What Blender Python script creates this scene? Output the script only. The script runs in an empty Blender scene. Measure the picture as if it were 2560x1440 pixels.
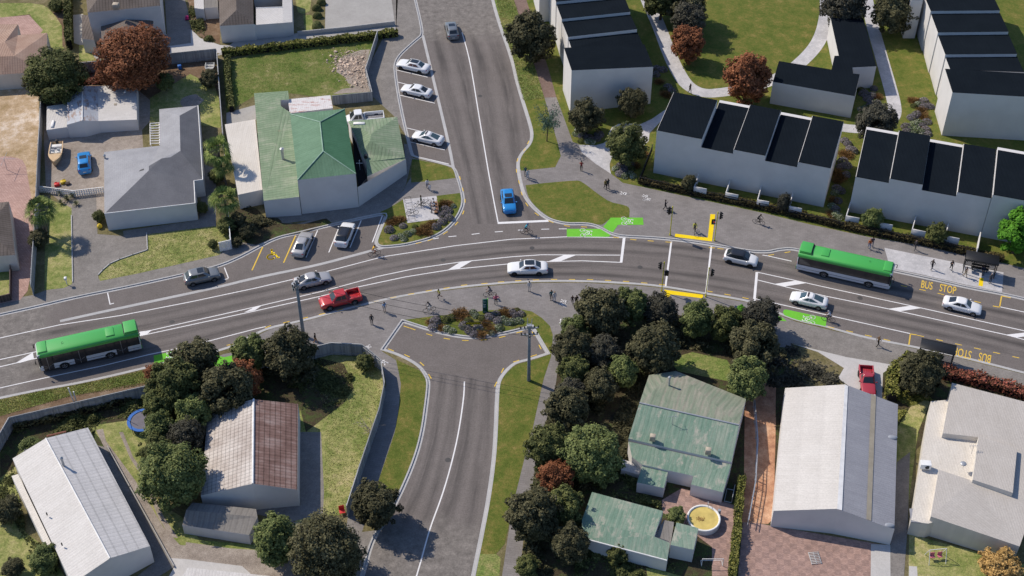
import bpy, bmesh, math, random
from mathutils import Vector, Matrix, Euler

sc = bpy.context.scene
COL = sc.collection
RND = random.Random(11)
# ---------------------------------------------------------------- camera model (50 mm lens, 42.5 deg down, 122 m up)
LENS, PITCH, CAMH = 50.0, math.radians(42.5), 122.0
FPX = 2560 * LENS / 36.0
CP, SP = math.cos(PITCH), math.sin(PITCH)
CAMY = -CAMH / math.tan(PITCH)
LZ = 0.12          # level of pavements and gardens above the carriageway

def at(x, y, z=0.0):
    u = (x - 1280) / FPX; v = (y - 720) / FPX
    t = (CAMH - z) / (SP + v * CP)
    return Vector((u * t, CAMY + (CP - v * SP) * t, z))

def atl(x, y): return at(x, y, LZ)

# ---------------------------------------------------------------- tagging
def tag(o, label, cat, group=None, kind=None):
    if label: o['label'] = label
    if cat: o['category'] = cat
    if group: o['group'] = group
    if kind: o['kind'] = kind
    return o

def empty(name, loc=(0, 0, 0), rz=0.0, label=None, cat=None, group=None):
    o = bpy.data.objects.new(name, None)
    o.empty_display_size = 0.3
    COL.objects.link(o)
    o.location = loc; o.rotation_euler = (0, 0, rz)
    return tag(o, label, cat, group)

def copy_tree(o, parent=None):
    c = o.copy()
    COL.objects.link(c)
    if parent is not None: c.parent = parent
    for ch in list(o.children):
        copy_tree(ch, c)
    return c

# ---------------------------------------------------------------- mesh builder
class MB:
    def __init__(self): self.v = []; self.f = []; self.m = []; self.s = []
    def add(self, vs, fs, mi=0, smooth=False):
        b = len(self.v); self.v += [tuple(p) for p in vs]
        for f in fs:
            self.f.append([b + i for i in f]); self.m.append(mi); self.s.append(smooth)
        return self
    def quad(self, a, b, c, d, mi=0): return self.add([a, b, c, d], [(0, 1, 2, 3)], mi)
    def poly(self, pts, mi=0): return self.add(pts, [tuple(range(len(pts)))], mi)
    def box(self, c, s, rz=0.0, mi=0, rx=0.0, ry=0.0):
        hx, hy, hz = s[0] / 2, s[1] / 2, s[2] / 2
        M = Euler((rx, ry, rz)).to_matrix()
        vs = [Vector(c) + M @ Vector((x, y, z)) for x, y, z in
              [(-hx, -hy, -hz), (hx, -hy, -hz), (hx, hy, -hz), (-hx, hy, -hz), (-hx, -hy, hz), (hx, -hy, hz), (hx, hy, hz), (-hx, hy, hz)]]
        return self.add(vs, [(0, 3, 2, 1), (4, 5, 6, 7), (0, 1, 5, 4), (1, 2, 6, 5), (2, 3, 7, 6), (3, 0, 4, 7)], mi)
    def cyl(self, a, b, r0, r1=None, n=12, mi=0, caps=True, smooth=True):
        if r1 is None: r1 = r0
        a, b = Vector(a), Vector(b); d = (b - a)
        if d.length < 1e-6: return self
        d.normalize()
        u = d.orthogonal().normalized(); w = d.cross(u)
        ra = [a + (u * math.cos(2 * math.pi * i / n) + w * math.sin(2 * math.pi * i / n)) * r0 for i in range(n)]
        rb = [b + (u * math.cos(2 * math.pi * i / n) + w * math.sin(2 * math.pi * i / n)) * r1 for i in range(n)]
        self.add(ra + rb, [(i, (i + 1) % n, n + (i + 1) % n, n + i) for i in range(n)], mi, smooth)
        if caps:
            self.add(ra, [tuple(reversed(range(n)))], mi); self.add(rb, [tuple(range(n))], mi)
        return self
    def tube(self, pts, r, n=8, mi=0):
        for a, b in zip(pts[:-1], pts[1:]): self.cyl(a, b, r, r, n, mi)
        return self
    def ring(self, c, axis, R, r, n=24, k=8, mi=0):       # torus
        c = Vector(c); ax = Vector(axis).normalized(); u = ax.orthogonal().normalized(); w = ax.cross(u)
        vs = []
        for i in range(n):
            a = 2 * math.pi * i / n; e = u * math.cos(a) + w * math.sin(a)
            for j in range(k):
                b = 2 * math.pi * j / k
                vs.append(c + e * (R + r * math.cos(b)) + ax * r * math.sin(b))
        fs = [(i * k + j, ((i + 1) % n) * k + j, ((i + 1) % n) * k + (j + 1) % k, i * k + (j + 1) % k) for i in range(n) for j in range(k)]
        return self.add(vs, fs, mi, True)
    def loft(self, rings, mi=0, closed=True, caps=True, smooth=True):
        n = len(rings[0]); vs = [p for r in rings for p in r]
        fs = []
        for k in range(len(rings) - 1):
            for i in range(n if closed else n - 1):
                j = (i + 1) % n
                fs.append((k * n + i, k * n + j, (k + 1) * n + j, (k + 1) * n + i))
        self.add(vs, fs, mi, smooth)
        if caps:
            self.add(rings[0], [tuple(reversed(range(n)))], mi); self.add(rings[-1], [tuple(range(n))], mi)
        return self
    def ell(self, c, r, n=12, k=8, mi=0, z0=-1.0):
        c = Vector(c); rings = []
        p0 = math.asin(max(-1, z0))
        for j in range(k + 1):
            p = p0 + (math.pi / 2 - p0) * j / k
            rings.append([c + Vector((r[0] * math.cos(p) * math.cos(2 * math.pi * i / n), r[1] * math.cos(p) * math.sin(2 * math.pi * i / n), r[2] * math.sin(p))) for i in range(n)])
        return self.loft(rings, mi)
    def disc(self, c, axis, r, n=20, mi=0):
        c = Vector(c); ax = Vector(axis).normalized(); u = ax.orthogonal().normalized(); w = ax.cross(u)
        return self.add([c + (u * math.cos(2 * math.pi * i / n) + w * math.sin(2 * math.pi * i / n)) * r for i in range(n)], [tuple(range(n))], mi)
    def xf(self, M):
        self.v = [tuple(M @ Vector(p)) for p in self.v]; return self
    def build(self, name, mats, parent=None, loc=None, tri=False, bevel=0.0, segs=2, uv=False, kind=None, recalc=False):
        me = bpy.data.meshes.new(name)
        me.from_pydata(self.v, [], self.f)
        me.polygons.foreach_set('material_index', self.m)
        me.polygons.foreach_set('use_smooth', self.s)
        if not isinstance(mats, (list, tuple)): mats = [mats]
        for m in mats: me.materials.append(m)
        if tri or bevel or recalc:
            bm = bmesh.new(); bm.from_mesh(me)
            if recalc or bevel:
                bmesh.ops.remove_doubles(bm, verts=bm.verts, dist=1e-5)
                bmesh.ops.recalc_face_normals(bm, faces=bm.faces)
            if tri: bmesh.ops.triangulate(bm, faces=[f for f in bm.faces if len(f.verts) > 4])
            if bevel:
                ed = [e for e in bm.edges if len(e.link_faces) == 2 and e.calc_face_angle(0) > 0.35]
                bmesh.ops.bevel(bm, geom=ed, offset=bevel, segments=segs, profile=0.6, affect='EDGES', clamp_overlap=True)
                for f in bm.faces: f.smooth = True
            bm.to_mesh(me); bm.free()
            if bevel:
                try: me.set_sharp_from_angle(angle=math.radians(50))
                except Exception: pass
        me.update()
        if uv:
            lay = me.uv_layers.new(name='UVMap')
            for p in me.polygons:
                n = p.normal
                if abs(n.z) > 0.999: u = Vector((1, 0, 0))
                else: u = Vector((0, 0, 1)).cross(n).normalized()
                w = n.cross(u)
                for li in p.loop_indices:
                    co = me.vertices[me.loops[li].vertex_index].co
                    lay.data[li].uv = (co.dot(u), co.dot(w))
        o = bpy.data.objects.new(name, me)
        COL.objects.link(o)
        if parent is not None: o.parent = parent
        if loc is not None: o.location = loc
        if kind: o['kind'] = kind
        return o

# ---------------------------------------------------------------- materials
MATS = {}
class NT:
    def __init__(self, name):
        self.mat = bpy.data.materials.new(name); self.mat.use_nodes = True
        self.t = self.mat.node_tree; self.b = self.t.nodes['Principled BSDF']
        self.out = self.t.nodes['Material Output']
    def n(self, typ, **kw):
        nd = self.t.nodes.new(typ)
        for k, v in kw.items():
            if k.startswith('i_'): nd.inputs[k[2:].replace('_', ' ')].default_value = v
            else: setattr(nd, k, v)
        return nd
    def l(self, a, b): self.t.links.new(a, b)
    def coord(self, kind='Object'):
        if not hasattr(self, 'tc'): self.tc = self.n('ShaderNodeTexCoord')
        return self.tc.outputs[kind]
    def noise(self, scale, detail=3.0, rough=0.55, vec=None, stretch=None, w=None):
        nd = self.n('ShaderNodeTexNoise'); nd.inputs['Scale'].default_value = scale
        nd.inputs['Detail'].default_value = detail; nd.inputs['Roughness'].default_value = rough
        vec = vec or self.coord()
        if stretch:
            mp = self.n('ShaderNodeMapping'); mp.inputs['Scale'].default_value = stretch
            self.l(vec, mp.inputs['Vector']); vec = mp.outputs['Vector']
        self.l(vec, nd.inputs['Vector'])
        return nd.outputs['Fac']
    def ramp(self, fac, stops, interp='LINEAR'):
        r = self.n('ShaderNodeValToRGB'); cr = r.color_ramp; cr.interpolation = interp
        while len(cr.elements) < len(stops): cr.elements.new(0.5)
        for e, (p, c) in zip(cr.elements, stops):
            e.position = p; e.color = (c[0], c[1], c[2], 1) if not isinstance(c, float) else (c, c, c, 1)
        self.l(fac, r.inputs['Fac']); return r.outputs['Color']
    def mix(self, fac, a, b, mode='MIX'):
        m = self.n('ShaderNodeMix', data_type='RGBA', blend_type=mode)
        for s, idx in ((fac, 0), (a, 6), (b, 7)):
            if isinstance(s, (int, float)): m.inputs[idx].default_value = s
            elif isinstance(s, (tuple, list)): m.inputs[idx].default_value = (s[0], s[1], s[2], 1)
            else: self.l(s, m.inputs[idx])
        return m.outputs[2]
    def math(self, op, a, b=None, c=None, clamp=False):
        m = self.n('ShaderNodeMath', operation=op, use_clamp=clamp)
        for i, s in enumerate((a, b, c)):
            if s is None: continue
            if isinstance(s, (int, float)): m.inputs[i].default_value = s
            else: self.l(s, m.inputs[i])
        return m.outputs[0]
    def mapr(self, v, a, b, c=0.0, d=1.0):
        m = self.n('ShaderNodeMapRange', clamp=True)
        for i, s in enumerate((v, a, b, c, d)):
            if isinstance(s, (int, float)): m.inputs[i].default_value = s
            else: self.l(s, m.inputs[i])
        return m.outputs[0]
    def sep(self, vec):
        s = self.n('ShaderNodeSeparateXYZ'); self.l(vec, s.inputs[0]); return s.outputs
    def col(self, c):
        if isinstance(c, (tuple, list)): self.b.inputs['Base Color'].default_value = (c[0], c[1], c[2], 1)
        else: self.l(c, self.b.inputs['Base Color'])
        return self
    def set(self, rough=0.8, metal=0.0, spec=0.3, coat=0.0):
        self.b.inputs['Roughness'].default_value = rough; self.b.inputs['Metallic'].default_value = metal
        self.b.inputs['Specular IOR Level'].default_value = spec; self.b.inputs['Coat Weight'].default_value = coat
        self.b.inputs['Coat Roughness'].default_value = 0.08
        return self
    def bump(self, h, strength=0.3, dist=0.05):
        bn = self.n('ShaderNodeBump'); bn.inputs['Strength'].default_value = strength; bn.inputs['Distance'].default_value = dist
        self.l(h, bn.inputs['Height']); self.l(bn.outputs[0], self.b.inputs['Normal']); return self

def hx(s):
    r = [int(s[i:i + 2], 16) / 255 for i in (0, 2, 4)]
    return tuple(c / 12.92 if c < 0.04045 else ((c + 0.055) / 1.055) ** 2.4 for c in r)

def plain(name, c, rough=0.7, metal=0.0, spec=0.3, coat=0.0, vary=0.12):
    if name in MATS: return MATS[name]
    t = NT(name).set(rough, metal, spec, coat)
    if vary:
        f = t.noise(1.3, 4)
        k = t.ramp(f, [(0.3, tuple(x * (1 - vary) for x in c)), (0.7, tuple(min(1, x * (1 + vary)) for x in c))])
        t.col(k)
    else: t.col(c)
    MATS[name] = t.mat
    return t.mat

def ground_mat(name, stops_big, fine_dark=0.75, fine_light=1.25, big=0.22, mid=1.6, fine=9.0, bump=0.4, spots=None, rough=0.95):
    """two-scale mottled ground: colour patches x fine grain"""
    t = NT(name).set(rough, 0, 0.15)
    a = t.noise(big, 4, 0.6); b = t.noise(mid, 4, 0.65); f = t.noise(fine, 3, 0.7)
    s = t.math('ADD', t.math('MULTIPLY', a, 0.55), t.math('MULTIPLY', b, 0.45))
    c = t.ramp(s, stops_big)
    g = t.ramp(f, [(0.25, float(fine_dark)), (0.75, float(fine_light))])
    c = t.mix(1.0, c, g, 'MULTIPLY')
    if spots:
        sp = t.noise(spots[0], 2, 0.5); m = t.ramp(sp, [(spots[1], 0.0), (spots[1] + 0.06, 1.0)])
        c = t.mix(m, c, spots[2])
    t.col(c).bump(f, bump, 0.06)
    MATS[name] = t.mat
    return t.mat

M = MATS
# ================================================================ ground materials
def asphalt(name, dark, light, tracks=False, old=False):
    t = NT(name).set(0.92, 0, 0.2)
    a = t.noise(0.12, 4, 0.6); f = t.noise(5.5, 4, 0.75); b = t.noise(0.9, 4, 0.7)
    s = t.math('ADD', t.math('MULTIPLY', a, 0.5), t.math('MULTIPLY', b, 0.5))
    c = t.ramp(s, [(0.3, dark), (0.7, light)])
    g = t.ramp(f, [(0.25, 0.72), (0.75, 1.28)])
    c = t.mix(1.0, c, g, 'MULTIPLY')
    if tracks:
        uv = t.coord('UV'); o = t.sep(uv)
        v = o[1]
        # two wheel tracks across a lane, broken along its length
        tr = t.math('ABSOLUTE', t.math('SINE', t.math('MULTIPLY', t.math('SUBTRACT', v, 0.5), 2 * math.pi)))
        tr = t.math('POWER', tr, 1.6)
        n1 = t.noise(1.0, 4, 0.6, vec=uv, stretch=(0.10, 6.0, 1.0))
        n2 = t.noise(1.0, 3, 0.6, vec=uv, stretch=(0.035, 1.3, 1.0))
        k = t.math('MULTIPLY', tr, t.mapr(n1, 0.28, 0.62))
        k = t.math('MULTIPLY', k, t.mapr(n2, 0.3, 0.62, 0.35, 1.0))
        c = t.mix(t.math('MULTIPLY', k, 0.85), c, (0.054, 0.049, 0.047))
    if old:      # weathered seal: older, browner surface at the ends of the works
        P = t.sep(t.coord('Object'))
        wob = t.math('MULTIPLY', t.math('SUBTRACT', t.noise(0.5, 4), 0.5), 5.0)
        mL = t.mapr(t.math('ADD', P[0], wob), -56.5, -58.5)
        mT = t.mapr(t.math('ADD', P[1], wob), 56.5, 60.0)
        mB = t.mapr(t.math('ADD', P[1], wob), -36.0, -39.5)
        m = t.math('MAXIMUM', t.math('MAXIMUM', mL, mT), mB)
        oc = t.ramp(t.noise(1.1, 5, 0.75), [(0.3, (0.12, 0.108, 0.098)), (0.55, (0.20, 0.18, 0.163)), (0.75, (0.29, 0.26, 0.235))])
        oc = t.mix(1.0, oc, g, 'MULTIPLY')
        c = t.mix(m, c, oc)
    t.col(c).bump(f, 0.35, 0.02)
    MATS[name] = t.mat
    return t.mat

asphalt('asphalt', (0.130, 0.114, 0.105), (0.182, 0.160, 0.149), old=True)
asphalt('asphalt_lane', (0.146, 0.128, 0.118), (0.194, 0.171, 0.159), tracks=True, old=True)
asphalt('driveway_asphalt', (0.15, 0.137, 0.124), (0.275, 0.252, 0.23))

def paver_mat(name, c0, c1, sx, sy, mortar=0.0, k=0.8):
    t = NT(name).set(0.9, 0, 0.2)
    mp = t.n('ShaderNodeMapping'); t.l(t.coord(), mp.inputs[0]); mp.inputs['Rotation'].default_value = (0, 0, 0.18)
    br = t.n('ShaderNodeTexBrick'); t.l(mp.outputs[0], br.inputs['Vector'])
    br.inputs['Color1'].default_value = (*c0, 1); br.inputs['Color2'].default_value = (*c1, 1)
    br.inputs['Mortar'].default_value = (*[x * k for x in c0], 1)
    br.inputs['Scale'].default_value = 1.0; br.inputs['Brick Width'].default_value = sx; br.inputs['Row Height'].default_value = sy
    br.inputs['Mortar Size'].default_value = mortar
    a = t.ramp(t.noise(0.35, 5, 0.65), [(0.3, 0.84), (0.7, 1.14)]); f = t.ramp(t.noise(7, 3, 0.7), [(0.25, 0.86), (0.75, 1.14)])
    c = t.mix(1.0, br.outputs['Color'], a, 'MULTIPLY'); c = t.mix(1.0, c, f, 'MULTIPLY')
    t.col(c).bump(t.noise(9, 3), 0.2, 0.01)
    MATS[name] = t.mat
    return t.mat

paver_mat('footpath_paver', (0.205, 0.188, 0.178), (0.235, 0.216, 0.206), 0.6, 0.3, 0.012)
paver_mat('pale_paver', (0.44, 0.43, 0.435), (0.52, 0.505, 0.505), 0.35, 0.35, 0.008, 0.88)
paver_mat('brick_path', (0.17, 0.115, 0.095), (0.235, 0.165, 0.14), 0.24, 0.12, 0.012)
paver_mat('pink_brick', (0.40, 0.255, 0.215), (0.50, 0.335, 0.285), 0.45, 0.22, 0.03, 0.75)
ground_mat('orange_terrace', [(0.3, (0.22, 0.10, 0.065)), (0.5, (0.46, 0.25, 0.15)), (0.68, (0.66, 0.43, 0.28))], 0.7, 1.25, 0.35, 1.6, 7, 0.3)
paver_mat('check_brick', (0.42, 0.28, 0.235), (0.30, 0.20, 0.165), 0.3, 0.15, 0.02, 0.7)
_t = M['check_brick'].node_tree; _ck = _t.nodes.new('ShaderNodeTexChecker'); _ck.inputs['Scale'].default_value = 1.0; _mp = _t.nodes.new('ShaderNodeMapping'); _mp.inputs['Scale'].default_value = (1.35, 1.35, 0); _mp.inputs['Location'].default_value = (0, 0, .5); _mp.inputs['Rotation'].default_value = (0, 0, .1)
_t.links.new(_t.nodes['Texture Coordinate'].outputs['Object'], _mp.inputs[0]); _t.links.new(_mp.outputs[0], _ck.inputs['Vector']); _ck.inputs['Color1'].default_value = (1.12, 1.08, 1.05, 1); _ck.inputs['Color2'].default_value = (.68, .68, .70, 1)
_mx = _t.nodes.new('ShaderNodeMix'); _mx.data_type = 'RGBA'; _mx.blend_type = 'MULTIPLY'; _mx.inputs[0].default_value = .42; _b = _t.nodes['Principled BSDF']; _src = _b.inputs['Base Color'].links[0].from_socket
_t.links.new(_src, _mx.inputs[6]); _t.links.new(_ck.outputs['Color'], _mx.inputs[7]); _t.links.new(_mx.outputs[2], _b.inputs['Base Color'])
ground_mat('concrete', [(0.3, (0.30, 0.285, 0.265)), (0.7, (0.40, 0.385, 0.36))], 0.88, 1.12, 0.3, 2, 8, 0.1)
ground_mat('pale_concrete', [(0.3, (0.42, 0.405, 0.385)), (0.7, (0.54, 0.52, 0.50))], 0.9, 1.1, 0.3, 2, 8, 0.1)
ground_mat('kerb_concrete', [(0.3, (0.36, 0.355, 0.35)), (0.7, (0.48, 0.47, 0.46))], 0.88, 1.12, 0.4, 2.5, 9, 0.1)
ground_mat('new_grass', [(0.30, (0.066, 0.095, 0.014)), (0.45, (0.104, 0.130, 0.024)), (0.56, (0.150, 0.148, 0.034)), (0.68, (0.25, 0.195, 0.065))], 0.5, 1.5, 0.5, 2.4, 9, 0.8)
ground_mat('verge_grass', [(0.30, (0.075, 0.125, 0.028)), (0.48, (0.15, 0.20, 0.05)), (0.60, (0.24, 0.24, 0.085)), (0.74, (0.38, 0.30, 0.15))], 0.5, 1.5, 0.25, 1.5, 6, 0.9)
ground_mat('lawn', [(0.30, (0.085, 0.125, 0.026)), (0.43, (0.17, 0.205, 0.055)), (0.54, (0.29, 0.285, 0.105)), (0.68, (0.45, 0.38, 0.20))], 0.55, 1.45, 0.18, 1.2, 6, 0.9)
ground_mat('field_grass', [(0.30, (0.055, 0.09, 0.016)), (0.44, (0.098, 0.14, 0.028)), (0.56, (0.17, 0.18, 0.055)), (0.70, (0.36, 0.30, 0.16))], 0.5, 1.5, 0.22, 1.2, 7, 0.9)
ground_mat('dry_grass', [(0.30, (0.17, 0.15, 0.06)), (0.43, (0.34, 0.24, 0.13)), (0.55, (0.47, 0.35, 0.23)), (0.66, (0.68, 0.58, 0.48))], 0.7, 1.3, 0.12, 0.9, 6, 0.8)
ground_mat('dirt', [(0.30, (0.10, 0.062, 0.036)), (0.5, (0.17, 0.112, 0.07)), (0.7, (0.27, 0.20, 0.14))], 0.6, 1.4, 0.3, 1.6, 7, 0.8)
ground_mat('garden_soil', [(0.30, (0.03, 0.03, 0.012)), (0.48, (0.065, 0.05, 0.03)), (0.6, (0.06, 0.085, 0.025)), (0.75, (0.16, 0.12, 0.07))], 0.45, 1.6, 0.35, 2.2, 7, 0.9)
ground_mat('gravel', [(0.30, (0.20, 0.165, 0.135)), (0.5, (0.30, 0.255, 0.215)), (0.7, (0.40, 0.35, 0.30))], 0.6, 1.4, 0.3, 2.0, 9, 0.6)
ground_mat('road_paint', [(0.3, (0.68, 0.665, 0.655)), (0.7, (0.80, 0.785, 0.775))], 0.9, 1.06, 0.5, 3, 12, 0.05)
ground_mat('yellow_paint', [(0.3, (0.66, 0.43, 0.06)), (0.7, (0.80, 0.55, 0.09))], 0.82, 1.1, 0.5, 3, 12, 0.05)
ground_mat('tactile_yellow', [(0.3, (0.80, 0.56, 0.01)), (0.7, (0.90, 0.66, 0.02))], 0.85, 1.08, 0.5, 3, 12, 0.05)
ground_mat('green_paint', [(0.3, (0.13, 0.42, 0.035)), (0.7, (0.17, 0.52, 0.05))], 0.9, 1.08, 0.5, 3, 12, 0.05)

# ================================================================ outlines
def smooth_line(p, n=2, closed=False, lim=55):
    p = [Vector(q) for q in p]
    for _ in range(n):
        q = []
        m = len(p)
        for i in range(m):
            if not closed and i in (0, m - 1): q.append(p[i]); continue
            a, b, c = p[i - 1], p[i], p[(i + 1) % m]
            ang = math.degrees((b - a).angle(c - b, 0))
            if ang > lim or ang < 1.0: q.append(b)
            else: q += [b.lerp(a, 0.25), b.lerp(c, 0.25)]
        p = q
    return p

def offset(p, d):
    """offset to the left of travel by d (flat)"""
    out = []
    for i in range(len(p)):
        a = p[max(i - 1, 0)]; b = p[i]; c = p[min(i + 1, len(p) - 1)]
        d0 = (b - a); d1 = (c - b)
        d0 = d0.normalized() if d0.length > 1e-6 else d1.normalized(); d1 = d1.normalized() if d1.length > 1e-6 else d0
        n0 = Vector((-d0.y, d0.x, 0)); n1 = Vector((-d1.y, d1.x, 0)); n = (n0 + n1)
        n = n.normalized() if n.length > 1e-4 else n0
        k = max(0.45, n.dot(n0))
        out.append(b + n * (d / k))
    return out

def PX(pts, z=0.0): return [at(x, y, z) for x, y in pts]

def setz(p, z): return [Vector((q.x, q.y, z)) for q in p]

def strip(name, left, right, mat, z, kind='structure', mb=None):
    m = mb or MB()
    for i in range(len(left) - 1):
        m.quad(*[(q.x, q.y, z) for q in (right[i], right[i + 1], left[i + 1], left[i])])
    if mb is None: return m.build(name, mat, kind=kind)

_LC = {}
def sheet(name, pts, mat, layer=1, base=LZ, smooth=0, world=False):
    _LC[layer] = _LC.get(layer, 0) + 1
    z = base + 0.004 * layer + 0.0007 * (_LC[layer] % 5)
    p = [Vector(q) for q in pts] if world else PX(pts, z)
    if smooth: p = smooth_line(p, smooth, True)
    mb = MB(); mb.poly([(q.x, q.y, z) for q in p])
    bmz = mb
    o = bmz.build(name, M[mat], tri=True, kind='structure')
    me = o.data
    if me.polygons and me.polygons[0].normal.z < 0: me.flip_normals()
    return o

# ---- kerb lines (pixel traces of the photograph, turned into ground points)
K_NW = [(-900, 985), (-300, 852), (0, 787), (95, 766), (190, 743), (307, 720), (457, 687), (547, 666), (600, 643), (640, 621), (690, 595), (740, 584), (802, 569), (852, 557), (902, 546),
        (952, 535.5), (964, 536), (966, 543), (960, 557), (950, 580), (941, 604), (944, 613), (953, 617), (968, 617), (1015, 612), (1077, 596), (1115, 575), (1142, 545), (1156, 515), (1157, 495), (1150, 467),
        (1140, 435), (1135, 423), (1127, 416), (1034, 393), (1028, 386), (1022, 360), (1015, 335), (1005, 290), (995, 240), (987, 185), (986, 162), (995, 142), (1015, 122), (1040, 100), (1055, 88),
        (1052, 65), (1045, 32), (1037, 0), (1022, -80), (985, -300)]
K_NE = [(1175, -300), (1218, -80), (1232, 0), (1250, 62), (1280, 145), (1292, 200), (1307, 250), (1325, 307), (1332, 335), (1328, 360), (1307, 382), (1297, 400), (1296, 420), (1302, 455), (1312, 490),
        (1330, 515), (1360, 542), (1385, 553), (1420, 560), (1460, 559), (1487, 563), (1510, 575), (1532, 586), (1560, 591), (1630, 594), (1705, 601), (1767, 610), (1830, 620), (1880, 629),
        (1920, 630), (1945, 624), (1975, 621), (2005, 627), (2100, 648), (2232, 677), (2295, 690), (2370, 707), (2420, 719), (2502, 734), (2560, 747), (2900, 822), (3600, 985)]
K_S = [(-900, 1180), (-200, 1040), (0, 997), (100, 976), (195, 960), (325, 931), (435, 903), (522, 885), (575, 870), (610, 853), (640, 836), (677, 820), (750, 805), (865, 774), (965, 749), (1065, 731), (1165, 717),
       (1280, 707), (1355, 704), (1455, 704), (1580, 710), (1655, 717), (1755, 734), (1880, 755), (1925, 775), (1960, 790), (1995, 803), (2062, 817), (2095, 827), (2170, 847), (2270, 866), (2395, 892),
       (2495, 917), (2560, 934), (2900, 1018), (3600, 1190)]
K_SR = [(1331, 816), (1372, 885), (1325, 900), (1295, 907), (1280, 915), (1260, 935), (1247, 957), (1244, 995), (1241, 1080), (1236, 1155), (1222, 1255), (1205, 1342), (1185, 1440), (1150, 1600), (1080, 1900)]
K_SL = [(800, 1800), (850, 1600), (905, 1440), (930, 1345), (965, 1300), (1002, 1230), (1037, 1147), (1055, 1080), (1065, 1007), (1070, 962), (1067, 945), (1052, 922), (1030, 905), (990, 886), (955, 875)]
K_ST = [(955, 875), (1006, 802), (1090, 829), (1140, 840), (1190, 845), (1240, 837), (1280, 829), (1331, 816)]
nw, ne, s_, sr, sl, st = [smooth_line(PX(k, 0), 2) for k in (K_NW, K_NE, K_S, K_SR, K_SL, K_ST)]
inlet = sl + st[1:] + sr[1:]     # turning head and side street, travelling up the left, round, down the right

ground_mat('base_ground', [(0.30, (0.08, 0.075, 0.03)), (0.5, (0.15, 0.13, 0.06)), (0.7, (0.26, 0.21, 0.13))], 0.6, 1.4, 0.2, 1.4, 6, 0.8)
def slab(name, outline, mat):
    z0, z1 = -0.4, LZ
    bm_ = MB(); bm_.poly([(q.x, q.y, z1) for q in outline])
    n = len(outline)
    bm_.add([(q.x, q.y, z1) for q in outline] + [(q.x, q.y, z0) for q in outline], [(i, n + i, n + (i + 1) % n, (i + 1) % n) for i in range(n)])
    o = bm_.build(name, mat, tri=True, recalc=True, kind='structure')
    return o
W = 420
V3 = lambda x, y: Vector((x, y, 0))
slab('ground', nw + [V3(nw[-1].x, W), V3(-W, W), V3(-W, nw[0].y)], M['base_ground'])
slab('ground', ne + [V3(W, ne[-1].y), V3(W, W), V3(ne[0].x, W)], M['new_grass'])
slab('ground', s_ + [V3(W, s_[-1].y), V3(W, -W), V3(sr[-1].x, -W)] + list(reversed(inlet)) + [V3(sl[0].x, -W), V3(-W, -W), V3(-W, s_[0].y)], M['base_ground'])
# carriageway
mb = MB(); mb.quad((-W, -W, 0), (W, -W, 0), (W, W, 0), (-W, W, 0)); mb.build('road', M['asphalt'], kind='structure')

def kerb(line, side, chan=0.32, top=0.17, name='kerb'):
    """side=+1: land lies to the left of travel"""
    a = offset(line, -0.012 * side); b = offset(line, top * side); c = offset(line, -chan * side)
    m = MB(); z = LZ + 0.014
    L, Rr = (b, a) if side > 0 else (a, b)
    strip('', L, Rr, None, z, mb=m)
    for i in range(len(a) - 1):
        p, q = a[i], a[i + 1]
        m.quad((p.x, p.y, -0.05), (q.x, q.y, -0.05), (q.x, q.y, z), (p.x, p.y, z))
    L, Rr = (a, c) if side > 0 else (c, a)
    strip('', L, Rr, None, 0.012, mb=m)
    o = m.build(name, M['kerb_concrete'], kind='structure')
    return o
kerb(nw, 1); kerb(ne, 1); kerb(s_, -1)
kerb(inlet, 1)

# flush concrete dish drains across the parking bays
def band(name, pts, w, mat, z, smooth=2, base=None):
    p = smooth_line(PX(pts, 0), smooth)
    l, r = offset(p, w / 2), offset(p, -w / 2)
    return strip(name, l, r, M[mat], z)
band('dish_drain', [(150, 803), (250, 781), (400, 749), (537, 720), (640, 694), (790, 664), (890, 637), (958, 619)], 0.45, 'kerb_concrete', 0.009)
band('dish_drain', [(1057, 88), (1090, 226), (1122, 360), (1133, 418)], 0.42, 'kerb_concrete', 0.009)

# ---- lane surfaces with wheel tracks
def lane(a, b, n=60, z=0.004):
    pa, pb = smooth_line(PX(a), 2), smooth_line(PX(b), 2)
    def resample(p, n):
        L = [0]
        for i in range(1, len(p)): L.append(L[-1] + (p[i] - p[i - 1]).length)
        out = []; j = 0
        for k in range(n + 1):
            s = L[-1] * k / n
            while j < len(p) - 2 and L[j + 1] < s: j += 1
            f = (s - L[j]) / max(1e-6, L[j + 1] - L[j]); out.append(p[j].lerp(p[j + 1], f))
        return out, L[-1]
    pa, la = resample(pa, n); pb, lb = resample(pb, n)
    me = bpy.data.meshes.new('lane_surface')
    vs = [(q.x, q.y, z) for q in pa] + [(q.x, q.y, z) for q in pb]
    fs = [(n + 1 + i, n + 2 + i, i + 1, i) for i in range(n)]
    me.from_pydata(vs, [], fs); uv = me.uv_layers.new(name='UVMap')
    for p in me.polygons:
        for li in p.loop_indices:
            vi = me.loops[li].vertex_index; uv.data[li].uv = ((vi % (n + 1)) / n * la, 0.0 if vi > n else 1.0)
    me.materials.append(M['asphalt_lane'])
    o = bpy.data.objects.new('lane_surface', me); COL.objects.link(o); o['kind'] = 'structure'
    return o
EDGE_N = [(-600, 975), (0, 845), (150, 812), (300, 789), (475, 755), (640, 720), (815, 679), (957, 642), (1140, 614), (1280, 598), (1417, 592), (1557, 594), (1680, 603), (1780, 616), (1920, 640), (1979, 653), (2240, 710), (2499, 767), (2560, 780), (3000, 880)]
MED_U = [(-600, 1028), (0, 899), (82, 881), (377, 826), (640, 767), (815, 726), (940, 692), (1040, 671), (1152, 655), (1280, 642), (1355, 637), (1551, 638), (1720, 653), (1895, 681), (1987, 701), (2072, 720), (2280, 765), (2560, 827), (3000, 925)]
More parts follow.
